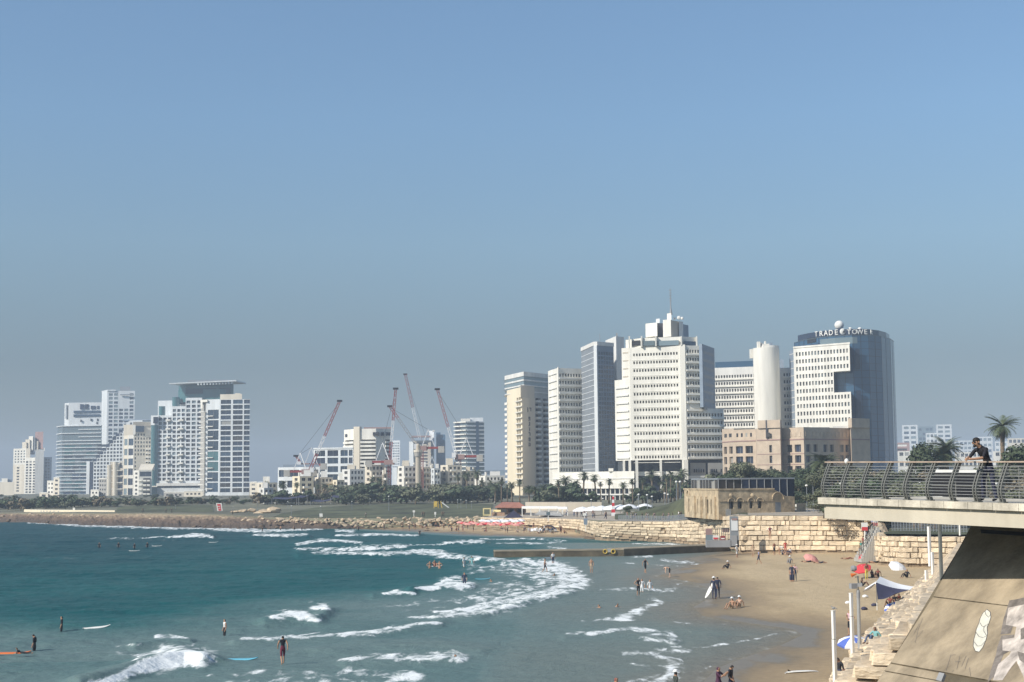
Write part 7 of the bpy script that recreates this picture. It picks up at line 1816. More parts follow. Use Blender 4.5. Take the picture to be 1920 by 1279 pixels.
slab(0.04, -0.45, -0.66, -0.197, 0.25, 22, 'edge_beam', 'concrete'); slab(-4.15, -4.6, -0.66, -0.197, 0.25, 22, 'edge_beam', 'concrete'); slab(0.0, -4.5, -0.66, -0.2, 0.12, 0.5, 'end_beam', 'concrete')
slab(-0.46, -4.14, -0.32, -0.199, 0.5, 22, 'soffit', 'grey')
# curved posts and rails
prof = [(0.00, 0.0), (0.03, 0.10), (0.075, 0.24), (0.08, 0.38), (0.04, 0.52), (-0.03, 0.68), (-0.11, 0.84), (-0.19, 1.0), (-0.24, 1.10)]
rl = thing('bridge_railing', 'curved steel railing with many thin rails along the footbridge', 'railing', bp(4, 0, 0))
def at_prof(z):
    return float(np.interp(z, [p[1] for p in prof], [p[0] for p in prof]))
for k in range(20):
    s = 0.10 + k * 0.935
    for off in (0.0, 0.10):
        mb = MB(); w, t = 0.045, 0.11; b0 = len(mb.v)
        for o, z in prof:
            for ds, do in ((-w / 2, t / 2), (w / 2, t / 2), (w / 2, -t / 2), (-w / 2, -t / 2)): mb.v.append(bp(s + off + ds, o + do - 0.05, z))
        n = len(prof)
        for i in range(n - 1):
            for q in range(4): q2 = (q + 1) % 4; mb.f.append((i * 4 + q, i * 4 + q2, i * 4 + 4 + q2, i * 4 + 4 + q)); mb.m.append(0)
        pst = add(rl, 'post', mb, MT['steel'])
    slb = MB(); slb.v = []; c = bp(s + .04, -0.05, 0); slb.obox((c[0], c[1]), 0.22, 0.18, c[2], c[2] + 0.03, math.atan2(U.y, U.x)); add(pst, 'base_plate', slb, MT['steel'])
for k in range(11):
    z = 0.12 + k * 0.087; mb = MB(); o = at_prof(z) - 0.02; mb.tube([bp(0.05, o, z), bp(19, o, z)], 0.0075, 6); add(rl, 'rail', mb, MT['steellight'])
mb = MB(); o = at_prof(1.1) - 0.06
mb.v = [bp(s, oo, z) for z in (1.105, 1.145) for s, oo in ((-0.05, o + .09), (19, o + .09), (19, o - .09), (-0.05, o - .09))]; mb.f = [(0, 1, 5, 4), (1, 2, 6, 5), (2, 3, 7, 6), (3, 0, 4, 7), (4, 5, 6, 7), (3, 2, 1, 0)]; mb.m = [0] * 6
add(rl, 'handrail', mb, MT['wood'])
mb = MB(); p = bp(0.98, at_prof(1.1), 1.15); mb.ball(p, 0.07, .07, .09); add(rl, 'lamp_knob', mb, MT['whitepaint'], True)
# far-side railing
r2 = thing('far_railing', 'far side railing of the footbridge seen through the near one', 'railing', bp(4, -4.4, 0))
for k in range(14): mb = MB(); mb.tube([bp(0.1 + k * 1.35, -4.35, 0), bp(0.1 + k * 1.35, -4.35, 1.0)], .02, 6); add(r2, 'post', mb, MT['steel'])
for z in (0.35, 0.7, 1.0): mb = MB(); mb.tube([bp(0.1, -4.35, z), bp(18, -4.35, z)], .014, 6); add(r2, 'rail', mb, MT['steel'])

# dark display board standing behind the bridge
bd = thing('display_board', 'large dark panel with white top and bottom edges behind the railing', 'board', tuple(P(1796, 940, 62)))
def bpan(name, x0, x1, y0, y1, d, m, t): 
    a, c = P(x0, y1, d), P(x1, y1, d); mb = MB(); mb.prism([(a.x, d), (c.x, d - .5), (c.x, d - .5 + t), (a.x, d + t)], Z(y1, x0, d), Z(y0, x0, d)); return add(bd, name, mb, MT[m])
bpan('panel', 1749, 1790, 886, 931, 62, 'black', .12); bpan('panel', 1791.5, 1846, 886, 931, 61.5, 'black', .12)
bpan('top_edge', 1752, 1790, 881, 886, 61.95, 'whitepaint', .3); bpan('top_edge', 1791.5, 1843, 881.5, 886.5, 61.45, 'whitepaint', .3); bpan('bottom_edge', 1749, 1846, 930.5, 934.5, 61.9, 'whitepaint', .3)
for x in (1760, 1832): mb = MB(); p = P(x, 936, 62.2); mb.tube([(p.x, 62.2, 5), (p.x, 62.2, p.z)], .08, 6); add(bd, 'leg', mb, MT['steel'])

# ------------------------------------------------------------------ sloping bridge pier with painted marks
TL, BLp, TR = P(1822, 984, 48.0), P(1640, 1279, 44.2), P(1925, 994, 45.2)
PN = (BLp - TL).cross(TR - TL).normalized()
if PN.dot(Vector((0, 0, CAMZ)) - TL) < 0: PN = -PN
def on_pier(px, py, lift=0.004):
    r = ray(px, py); c = Vector((0, 0, CAMZ)); t = (TL - c).dot(PN) / r.dot(PN); return c + r * t + PN * lift
pr_ = thing('bridge_pier', 'sloping concrete pier with graffiti and a deep shadow under the bridge', 'pier', tuple(on_pier(1760, 1200, 0)))
out = [(1826, 977), (2010, 990), (2060, 1180), (2060, 1480), (1500, 1480), (1515, 1479)]
def thick(name, pix, m, th=1.4, lift=0.0):
    f = [on_pier(x, y, lift) for x, y in pix]; n = len(f); bk = [p - PN * th for p in f]; mb = MB(); mb.v = [tuple(p) for p in f + bk]
    mb.f = [tuple(range(n)), tuple(range(2 * n - 1, n - 1, -1))] + [(i, n + i, n + (i + 1) % n, (i + 1) % n) for i in range(n)]; mb.m = [0] * len(mb.f); return add(pr_, name, mb, MT[m])
# panels separated by open joints
thick('panel', [(1826, 976), (2010, 990), (2030, 1152), (1750.0, 1118)], 'pier'); thick('panel', [(1748.8, 1120), (2030, 1154), (2050, 1310), (1670, 1242)], 'pier'); thick('panel', [(1668.5, 1244.5), (1762, 1262), (1756, 1275), (1658, 1257)], 'pier', lift=0.002); thick('panel', [(1657, 1259), (1757, 1277), (1840, 1292), (2050, 1326), (2060, 1480), (1520, 1480)], 'pier')
thick('core', [(1822, 982), (2010, 994), (2060, 1470), (1530, 1470)], 'groin', th=1.2, lift=-0.06)
thick('joint_plug', [(1762, 1262), (1772, 1264), (1766, 1279), (1756, 1276)], 'grey', th=.3, lift=.03)
def decal(name, pix, m, lift=0.005):
    f = [on_pier(x, y, lift) for x, y in pix]; mb = MB(); mb.face(f if (f[1] - f[0]).cross(f[2] - f[0]).dot(PN) > 0 else f[::-1]); return add(pr_, name, mb, MT[m])
def stroke(name, pix, w, m, lift=0.009):
    mb = MB(); pts = [on_pier(x, y, lift) for x, y in pix]
    for a, c in zip(pts[:-1], pts[1:]):
        t = (c - a).normalized(); s = PN.cross(t) * w / 2; f = [a - s, c - s, c + s, a + s]
        mb.face(f if (f[1] - f[0]).cross(f[2] - f[0]).dot(PN) > 0 else f[::-1])
    return add(pr_, name, mb, MT[m])
MT['chalk'] = mat('spray_white', (0.66, 0.63, 0.53), 0.85, 0.22, 2.5); MT['sprayline'] = mat('spray_line', (0.05, 0.05, 0.06), 0.8, 0.1, 3.0); MT['spraygrey'] = mat('spray_grey', (0.22, 0.19, 0.165), 0.9, 0.4, 2.5); MT['spraypale'] = mat('spray_pale', (0.56, 0.49, 0.43), 0.9, 0.42, 2.2, streak=True)
fig = [(1851, 1143), (1857, 1148), (1858, 1158), (1855, 1168), (1851, 1176), (1852, 1188), (1849, 1200), (1843, 1214), (1836, 1223), (1829, 1221), (1825, 1212), (1826, 1200), (1829, 1190), (1831, 1180), (1836, 1168), (1838, 1160), (1843, 1150)]
decal('painted_figure', fig, 'chalk'); stroke('figure_outline', fig + [fig[0]], 0.016, 'sprayline')
for ln in ([(1847, 1146), (1849, 1153), (1854, 1158), (1857, 1153)], [(1838, 1168), (1841, 1174), (1846, 1176), (1853, 1170)], [(1845, 1176), (1845, 1184), (1850, 1192)], [(1830, 1186), (1836, 1194), (1843, 1196), (1850, 1193)], [(1827, 1204), (1833, 1212), (1840, 1211), (1848, 1202)], [(1845, 1178), (1848, 1172)]): stroke('figure_line', ln, 0.014, 'sprayline')
# large block letter with grey shadow
decal('letter_shadow', [(1893, 1126), (1906, 1124), (1930, 1118), (1930, 1170), (1900, 1172), (1895, 1188), (1876, 1190), (1882, 1160)], 'spraygrey'); decal('letter_shadow', [(1878, 1192), (1902, 1190), (1898, 1212), (1892, 1222), (1866, 1236), (1870, 1214)], 'spraygrey'); decal('letter_shadow', [(1866, 1232), (1884, 1222), (1866, 1268), (1852, 1279), (1858, 1258)], 'spraygrey')
decal('painted_letter', [(1891, 1140), (1930, 1132), (1930, 1320), (1924, 1279), (1906, 1240), (1896, 1252), (1880, 1276), (1862, 1276), (1872, 1246), (1893, 1228), (1896, 1222), (1880, 1220), (1880, 1200), (1902, 1196), (1906, 1176), (1886, 1172)], 'spraypale', 0.008)
decal('letter_hole', [(1914, 1180), (1930, 1172), (1930, 1196), (1914, 1200)], 'spraygrey', 0.011); decal('letter_hole', [(1908, 1222), (1930, 1228), (1930, 1250), (1912, 1238)], 'spraygrey', 0.011)
for ln in ([(1783, 1229), (1774, 1258)], [(1783, 1229), (1792, 1228)], [(1788, 1256), (1786, 1260)], [(1800, 1231), (1794, 1256)], [(1791, 1241), (1801, 1241)], [(1812, 1230), (1803, 1250)], [(1816, 1234), (1810, 1254)], [(1818, 1252), (1820, 1268)], [(1730, 1160), (1722, 1180), (1716, 1206)], [(1724, 1170), (1714, 1188)], [(1731, 1182), (1720, 1196)]): stroke('scribble', ln, 0.012, 'spraygrey')
mb = MB(); 
thick('gap_shade_strip', [(1838, 993), (2000, 1003), (2000, 1010), (1840, 1000)], 'dark', th=.2, lift=.006)  # dark strip stands in for the shade under the beam

# ------------------------------------------------------------------ white posts on the near wall
def post(label, px, y0, y1, d, w, m='whitepaint', notch=None):
    a, c = P(px, y0, d), P(px, y1, d); root = thing('white_post', label, 'post', (c.x, d, c.z), 'square white posts by the stepped wall')
    if notch:
        zn = Z(notch, px, d)
        mb = MB(); mb.obox((c.x, d), w, w, c.z, zn, 0.5); add(root, 'lower_section', mb, MT[m]); mb = MB(); mb.obox((c.x, d), w * .92, w * .92, zn + .03, a.z, 0.5); add(root, 'upper_section', mb, MT[m]); mb = MB(); mb.obox((c.x, d), w * .8, w * .8, zn, zn + .03, .5); add(root, 'joint', mb, MT['steel'])
    else: mb = MB(); mb.obox((c.x, d), w, w, c.z, a.z, .5); add(root, 'shaft', mb, MT[m])
    mb = MB(); mb.obox((c.x, d), w * 1.06, w * 1.06, a.z, a.z + .04, .5); add(root, 'cap', mb, MT[m])
    return root
post('short white post nearest the bottom edge with a bird on it', 1567, 1146, 1310, 78, 0.17, notch=1199); post('taller white post right of the bird post', 1600, 1113, 1262, 86, 0.17, notch=1156)
post('tall white post before the blue parasol under the bridge', 1744, 988, 1062, 160, 0.26); post('white post right beside the tall one near the light blue parasol', 1750, 1036, 1098, 140, 0.2); post('short white post with a seated bather behind it', 1737.5, 1070, 1104, 135, 0.2); post('white post below the bridge right of the light blue parasol', 1764, 1002, 1032, 170, 0.2)
post('thin white post standing on the low wall under the bridge', 1762, 985, 1004, 185, 0.14); post('white post on the low wall close to the pier', 1800, 984, 1004, 182, 0.16)
# bird
p = P(1563, 1143, 78); bd_ = MB(); bd_.ball((p.x, p.y, p.z + .08), .10, .05, .06, 10, 6); bd_.ball((p.x - .09, p.y, p.z + .16), .035, .03, .035, 8, 5); bd_.tube([(p.x + .08, p.y, p.z + .07), (p.x + .2, p.y, p.z + .03)], [.03, .01], 5); bd_.tube([(p.x, p.y, p.z + .04), (p.x, p.y, p.z - .06)], .008, 4); bd_.tube([(p.x - .12, p.y, p.z + .16), (p.x - .16, p.y, p.z + .155)], [.012, .002], 5)
solo('bird', bd_, MT['grey'], 'small grey bird perched on top of the short white post', 'bird', smooth=True)
# floodlight mast
d = 92; fl = thing('floodlight_mast', 'grey floodlight mast with lamps and an orange horn above the sand', 'lamp', tuple(P(1612, 1262, d)))
a, c = P(1609, 1106, d), P(1613, 1262, d); mb = MB(); mb.tube([c, a], [.12, .10], 10); add(fl, 'mast', mb, MT['steellight']); mb = MB(); mb.tube([a - Vector((0, 0, .5)), a - Vector((0, 0, .15))], .115, 10); add(fl, 'collar', mb, MT['grey'])
top = P(1606, 1075, d); mb = MB(); mb.tube([a, P(1610, 1098, d), P(1608, 1080, d)], .05, 8); mb.bar(P(1603, 1082, d), P(1611, 1082, d), .05); mb.bar(P(1603, 1096, d), P(1611, 1097, d), .05); add(fl, 'bracket', mb, MT['steel'])
mb = MB(); q = P(1600, 1099, d); mb.obox((q.x, q.y), .42, .3, q.z - .16, q.z + .16, .3); q = P(1612, 1097, d); mb.obox((q.x, q.y), .3, .25, q.z - .1, q.z + .12, -.3); add(fl, 'floodlight', mb, MT['grey'])
mb = MB(); q0, q1 = P(1596, 1066, d), P(1606, 1066, d); mb.tube([q0, q0.lerp(q1, .5), q1], [.16, .19, .13], 12); add(fl, 'loudspeaker', mb, MT['grey'])
mb = MB(); mb.tube([P(1606, 1076, d), P(1596, 1079, d)], [.03, .13], 10); add(fl, 'horn', mb, MT['orange'])

# ------------------------------------------------------------------ near beach: sail, parasols, boards
sl = thing('shade_sail', 'white and navy stretched beach shade on the sand', 'shade', tuple(S(1660, 1128)))
def quad2(root, name, pts, m):
    mb = MB(); n = 8
    # sagging sheet between four corners, both sides
    A_, B_, C_, D_ = [Vector(p) for p in pts]; g = []
    for i in range(n + 1):
        for j in range(n + 1):
            u, v = i / n, j / n; p = A_.lerp(B_, u).lerp(D_.lerp(C_, u), v); p.z -= 0.28 * math.sin(math.pi * u) * (0.5 + .5 * math.sin(math.pi * v)); g.append(p)
    mb.v = [tuple(p) for p in g]
    for i in range(n):
        for j in range(n): k = i * (n + 1) + j; mb.f.append((k, k + n + 1, k + n + 2, k + 1)); mb.m.append(0)
    return add(root, name, mb, MT[m], True)
quad2(sl, 'white_cloth', [P(1650, 1081, 134), P(1713, 1100, 133), P(1706, 1106, 131.5), P(1642, 1092, 131)], 'whitecloth'); quad2(sl, 'navy_cloth', [P(1642, 1092, 131), P(1706, 1106, 131.5), P(1676, 1114, 129), P(1646, 1124, 127.5)], 'navy'); quad2(sl, 'white_flap', [P(1643, 1090, 131.5), P(1640, 1094, 130.8), P(1617, 1109, 129), P(1622, 1103, 131)], 'whitecloth')
for x, y, dd, g_ in ((1643, 1090, 131, 1122), (1706, 1105, 131.5, 1124)): p = P(x, y, dd); mb = MB(); mb.tube([(p.x, p.y, .6), p], .04, 6); add(sl, 'pole', mb, MT['whitepaint'])
def um(label, px, py, r, h, mats, tilt, ybase=None, n=8):
    b0 = S(px, ybase or py + 6); parasol(label, b0, r, h, mats, tilt, 'parasols on the near beach', n=n)
um('red parasol tilted low near the beach stairs', 1624, 1049, 0.95, 1.25, ['redbright'], (-.25, -.55)); um('large red parasol with dark speaker before it', 1621, 1078, 1.05, 1.7, ['redbright'], (-.3, -.45)); um('salmon parasol lying tilted on the open sand', 1518, 1048, 1.1, 1.05, ['pink'], (.35, -.6)); um('blue and white segmented parasol by the stepped wall', 1602, 1228, 1.05, 1.5, ['blue', 'whitecloth'], (-.12, -.25)); um('light blue parasol leaning at the foot of the low wall', 1733, 1052, 0.95, 1.35, ['skyblue', 'blue'], (-.3, -.5)); um('white dotted parasol lying flat on the sand', 1681, 1063, 1.15, 0.9, ['whitecloth'], (.3, -.7)); um('blue and white striped parasol before the seated group', 1680, 1146, 0.95, .9, ['whitecloth', 'blue'], (-.3, -.8), n=14)
def board(label, p, ln, w, rotz, m, pitch=0.0, roll=0.0, name='surfboard', fin=True):
    root = thing(name, label, 'surfboard', tuple(p)); mb = MB(); n = 14; ring = []
    for i in range(n + 1):
        t = i / n; ww = w / 2 * (math.sin(math.pi * min(1, t * 1.02 + .02)) ** 0.55); x = (t - .5) * ln; z = .12 * (2 * (t - .45)) ** 4 * .8
        ring.append([(x, -ww, z), (x, -ww * .7, z + .045), (x, ww * .7, z + .045), (x, ww, z), (x, ww * .6, z - .03), (x, -ww * .6, z - .03)])
    for r_ in ring: mb.v.extend(r_)
    for i in range(n):
        for k in range(6): k2 = (k + 1) % 6; mb.f.append((i * 6 + k, i * 6 + 6 + k, i * 6 + 6 + k2, i * 6 + k2)); mb.m.append(0)
    mb.f.append(tuple(range(5, -1, -1))); mb.m.append(0); mb.f.append(tuple(n * 6 + k for k in range(6))); mb.m.append(0)
    Rm = Matrix.Rotation(rotz, 3, 'Z') @ Matrix.Rotation(pitch, 3, 'Y') @ Matrix.Rotation(roll, 3, 'X')
    mb.v = [tuple(Vector(p) + Rm @ Vector(v)) for v in mb.v]; add(root, 'deck', mb, MT[m], True)
    if fin:
        f = [(-ln * .42, 0, -.02), (-ln * .34, 0, -.02), (-ln * .43, 0, -.16)]; mb = MB(); mb.face([tuple(Vector(p) + Rm @ Vector(v)) for v in f]); mb.face([tuple(Vector(p) + Rm @ Vector(v)) for v in f[::-1]]); add(root, 'fin', mb, MT['black'])
    return root
board('white surfboard lying on the sand at the bottom', S(1506, 1262) + Vector((0, 0, .08)), 2.4, .55, .25, 'whitepaint', 0, 3.14); board('white longboard floating beside the man in a black wetsuit', G(181, 1177, .05), 2.3, .55, .35, 'whitepaint', -.06, .2); board('turquoise board floating left of the man in red shorts', G(448, 1237, .05), 2.6, .6, .05, 'turq', 0, .15); board('orange board with a child lying on it', G(14, 1225, .12), 3.4, .62, .03, 'orange', 0, .1); board('pale board under two bathers far out', G(815, 1062, .1), 2.2, .55, .1, 'whitepaint'); board('pale green board held by the bather by the jetty', G(1029, 1047, .6), 1.2, .5, .2, 'gpale', 0, .9); board('low white board beside the swimmer right of the breaker', G(905, 1086, .08), 1.9, .5, .15, 'turq')
for i, (x, y) in enumerate(((252, 1033), (400, 1017), (294, 1024))): board(['small white board far out between the waiting surfers', 'small white board far out right near the rocks', 'tiny white board far out left of the small breaker'][i], G(x, y, .1), 2.0, .55, .1, 'whitepaint', fin=False)
# bottle and bags on the sand
for x, y, m, lab in ((1590, 1133, 'whitecloth', 'rolled white towel lying left of the tall posts'), (1622, 1121, 'whitecloth', 'small white bag at the foot of the shade sail'), (1639, 1137, 'navy', 'dark pointed bag on the sand below the shade sail'), (1620, 1144, 'navy', 'dark flat bag left of the pointed one'), (1672, 1161, 'black', 'dark bundle on the stepped wall')):
    p = S(x, y); mb = MB(); mb.ball((p.x, p.y, p.z + .12), .28, .2, .17, 10, 6); mb.ball((p.x + .18, p.y, p.z + .1), .16, .14, .12, 8, 5); solo('beach_bag', mb, MT[m], lab, 'bag', smooth=True)
# recliner
# far beach: rows of closed and open red parasols, a blue tent, sunbeds
for i in range(16):
    x = 862 + i * 7.6 + rnd.uniform(-2, 2); y = 991 + (i % 3) * 1.6 + (x - 862) * .02; p = S(x, y)
    parasol('small red parasol in the packed rows on the far beach', p, 1.05, 1.9, ['redbright', 'pink'] if i % 2 else ['pink'], (rnd.uniform(-.1, .1), -.1), 'red parasols on the far beach', n=6)
for i in range(9):
    x = 905 + i * 9; p = S(x, 990 + (i % 2)); parasol('white beach parasol in the row behind the red ones', p, 1.2, 2.2, ['whitecloth'], (rnd.uniform(-.1, .1), -.05), 'white parasols on the far beach', n=6)
tn = thing('beach_tent', 'blue beach tent with open front on the far beach', 'tent', tuple(S(1028, 998))); c = S(1028, 998); mb = MB()
for k in range(8):
    t0, t1 = math.pi * k / 8, math.pi * (k + 1) / 8
    mb.face([(c.x - 2.0 * math.cos(t0), c.y - 1.2, c.z + 1.7 * math.sin(t0)), (c.x - 2.0 * math.cos(t1), c.y - 1.2, c.z + 1.7 * math.sin(t1)), (c.x - 1.8 * math.cos(t1), c.y + 1.6, c.z + 1.3 * math.sin(t1)), (c.x - 1.8 * math.cos(t0), c.y + 1.6, c.z + 1.3 * math.sin(t0))])
add(tn, 'canopy', mb, MT['blue'])
for dx in (-2, 2): mb = MB(); mb.tube([(c.x + dx, c.y - 1.2, c.z), (c.x + dx * .98, c.y - 1.2, c.z + .3)], .04, 5); add(tn, 'peg', mb, MT['steel'])
dk = MB(); q = P(963, 966, 376); dk.face([(q.x - 3, 376, q.z - 1), (q.x, 376, q.z + 1.2), (q.x, 380, q.z + .6)]); dk.face([(q.x, 376, q.z + 1.2), (q.x + 3, 376, q.z - 1), (q.x, 380, q.z + .6)]); dk.face([(q.x - 3, 376, q.z - 1), (q.x + 3, 376, q.z - 1), (q.x, 376, q.z + 1.2)]); solo('dark_tent', dk, MT['navy'], 'dark grey pointed tent roof beside the beach hut', 'tent')
for i in range(10):
    p = S(992 + i * 5.5, 997 + (i % 2)); mb = MB(); mb.box(p.x - .3, p.x + .3, p.y - .9, p.y + .4, p.z + .25, p.z + .33); mb.face([(p.x - .3, p.y + .4, p.z + .3), (p.x + .3, p.y + .4, p.z + .3), (p.x + .3, p.y + .9, p.z + .8), (p.x - .3, p.y + .9, p.z + .8)]); [mb.box(p.x + a, p.x + a + .05, p.y + b_, p.y + b_ + .05, p.z, p.z + .26) for a in (-.28, .23) for b_ in (-.8, .3)]
    solo('sunbed', mb, MT['whitecloth' if i % 3 else 'greybeige'], 'low sunbed on the far beach near the blue tent', 'sunbed', 'sunbeds on the far beach')

# ------------------------------------------------------------------ people
BASE = dict(pel=(0, 0, .95), wai=(0, 0, 1.10), che=(0, 0, 1.30), nek=(0, .01, 1.46), hd1=(0, -.01, 1.55), hd2=(0, -.01, 1.66),
            sl=(-.19, 0, 1.41), el=(-.25, .03, 1.13), wl=(-.25, -.06, .89), fl=(-.24, -.09, .80), sr=(.19, 0, 1.41), er=(.25, .03, 1.13), wr=(.25, -.06, .89), fr=(.24, -.09, .80),
            hl=(-.09, 0, .90), kl=(-.10, -.02, .50), al=(-.10, .02, .08), tl=(-.11, -.14, .04), hr=(.09, 0, .90), kr=(.10, -.02, .50), ar=(.10, .02, .08), tr=(.11, -.14, .04))
RAD = dict(pel=.125, wai=.11, che=.135, nek=.058, hd1=.082, hd2=.088, sl=.06, el=.043, wl=.032, fl=.038, sr=.06, er=.043, wr=.032, fr=.038, hl=.09, kl=.058, al=.04, tl=.034, hr=.09, kr=.058, ar=.04, tr=.034)
BONES = [('pel', 'wai', 3), ('wai', 'che', 2), ('che', 'nek', 2), ('nek', 'hd1', 0), ('hd1', 'hd2', 1), ('che', 'sl', 2), ('sl', 'el', 4), ('el', 'wl', 0), ('wl', 'fl', 0), ('che', 'sr', 2), ('sr', 'er', 4), ('er', 'wr', 0), ('wr', 'fr', 0),
         ('pel', 'hl', 3), ('hl', 'kl', 3), ('kl', 'al', 5), ('al', 'tl', 6), ('pel', 'hr', 3), ('hr', 'kr', 3), ('kr', 'ar', 5), ('ar', 'tr', 6)]
def mod(**k): d = dict(BASE); d.update(k); return d
def shift(dz, names, d): return {k: ((v[0], v[1], v[2] + dz) if k in names else v) for k, v in d.items()}
UP = ('pel', 'wai', 'che', 'nek', 'hd1', 'hd2', 'sl', 'el', 'wl', 'fl', 'sr', 'er', 'wr', 'fr', 'hl', 'hr')
sit0 = shift(-.80, UP, BASE)
POSES = {
 'stand': BASE,
 'walk': mod(kl=(-.10, -.16, .51), al=(-.10, -.22, .10), tl=(-.10, -.37, .07), kr=(.10, .06, .50), ar=(.10, .30, .14), tr=(.10, .22, .04), el=(-.26, .14, 1.15), wl=(-.25, .16, .91), fl=(-.25, .14, .83), er=(.26, -.10, 1.15), wr=(.24, -.24, .96), fr=(.23, -.28, .90)),
 'hips': mod(el=(-.38, .10, 1.18), wl=(-.17, -.05, 1.02), fl=(-.13, -.1, 1.0), er=(.38, .10, 1.18), wr=(.17, -.05, 1.02), fr=(.13, -.1, 1.0)),
 'phone': mod(el=(-.22, -.22, 1.22), wl=(-.10, -.42, 1.40), fl=(-.07, -.47, 1.47), er=(.22, -.22, 1.22), wr=(.10, -.42, 1.40), fr=(.07, -.47, 1.47), nek=(0, .0, 1.46)),
 'lookdown': mod(hd1=(0, -.06, 1.54), hd2=(0, -.14, 1.62), el=(-.24, .0, 1.13), wl=(-.18, -.18, .98), fl=(-.14, -.24, .95)),
 'bend': mod(wai=(0, -.12, 1.04), che=(0, -.36, 1.10), nek=(0, -.50, 1.08), hd1=(0, -.58, 1.02), hd2=(0, -.64, .94), sl=(-.18, -.42, 1.06), el=(-.2, -.46, .80), wl=(-.16, -.44, .56), fl=(-.14, -.44, .48), sr=(.18, -.42, 1.06), er=(.2, -.46, .80), wr=(.16, -.44, .56), fr=(.14, -.44, .48)),
 'sit': {**sit0, 'pel': (0, .05, .13), 'hl': (-.09, .02, .12), 'hr': (.09, .02, .12), 'wai': (0, .10, .28), 'che': (0, .10, .48), 'kl': (-.12, -.34, .46), 'al': (-.12, -.56, .08), 'tl': (-.12, -.72, .05), 'kr': (.13, -.32, .46), 'ar': (.13, -.54, .08), 'tr': (.13, -.70, .05), 'sl': (-.19, .08, .60), 'el': (-.25, -.10, .42), 'wl': (-.16, -.32, .44), 'fl': (-.12, -.38, .44), 'sr': (.19, .08, .60), 'er': (.26, .22, .36), 'wr': (.24, .32, .12), 'fr': (.24, .34, .05), 'nek': (0, .08, .65), 'hd1': (0, .05, .74), 'hd2': (0, .05, .85)},
 'lie': mod(pel=(0, 0, .12), wai=(0, .16, .12), che=(0, .36, .14), nek=(0, .52, .15), hd1=(0, .61, .17), hd2=(0, .72, .18), sl=(-.19, .46, .13), el=(-.32, .26, .08), wl=(-.34, .04, .06), fl=(-.34, -.04, .05), sr=(.19, .46, .13), er=(.34, .62, .08), wr=(.18, .78, .08), fr=(.1, .8, .08), hl=(-.09, -.05, .11), kl=(-.1, -.42, .24), al=(-.1, -.82, .07), tl=(-.11, -.9, .14), hr=(.09, -.05, .11), kr=(.1, -.44, .12), ar=(.1, -.86, .07), tr=(.12, -.92, .16)),
 'swim': mod(pel=(0, .35, -.25), wai=(0, .2, -.15), che=(0, .05, -.02), nek=(0, -.02, .10), hd1=(0, -.06, .19), hd2=(0, -.07, .29), sl=(-.19, 0, .03), el=(-.36, -.22, -.02), wl=(-.34, -.48, .0), fl=(-.32, -.56, .02), sr=(.19, 0, .03), er=(.36, -.16, -.06), wr=(.40, -.4, -.1), fr=(.4, -.46, -.1), hl=(-.09, .4, -.28), kl=(-.1, .75, -.4), al=(-.1, 1.1, -.5), tl=(-.1, 1.2, -.55), hr=(.09, .4, -.28), kr=(.1, .75, -.4), ar=(.1, 1.1, -.5), tr=(.1, 1.2, -.55)),
 'prone': mod(pel=(0, .1, .10), wai=(0, -.05, .14), che=(0, -.25, .22), nek=(0, -.36, .36), hd1=(0, -.42, .45), hd2=(0, -.44, .56), sl=(-.18, -.28, .28), el=(-.22, -.36, .05), wl=(-.16, -.55, .04), fl=(-.14, -.62, .04), sr=(.18, -.28, .28), er=(.22, -.36, .05), wr=(.16, -.55, .04), fr=(.14, -.62, .04), hl=(-.08, .15, .1), kl=(-.09, .55, .07), al=(-.09, .92, .08), tl=(-.09, 1.03, .05), hr=(.08, .15, .1), kr=(.09, .55, .07), ar=(.09, .92, .08), tr=(.09, 1.03, .05)),
 'lean': mod(pel=(0, .16, .93), wai=(0, .13, 1.08), che=(0, -.03, 1.30), nek=(0, -.13, 1.44), hd1=(-.02, -.20, 1.50), hd2=(-.04, -.24, 1.60), sl=(-.18, -.08, 1.37), el=(-.22, -.30, 1.135), wl=(-.10, -.52, 1.10), fl=(-.04, -.58, 1.10), sr=(.18, -.06, 1.38), er=(.24, -.26, 1.135), wr=(.10, -.50, 1.11), fr=(.04, -.57, 1.12), hl=(-.10, .15, .88), hr=(.10, .15, .88), kl=(-.15, .10, .48), al=(-.19, .13, .08), tl=(-.22, -.03, .045), kr=(.14, .16, .48), ar=(.16, .24, .08), tr=(.18, .08, .045)),
}
pose_cache = {}
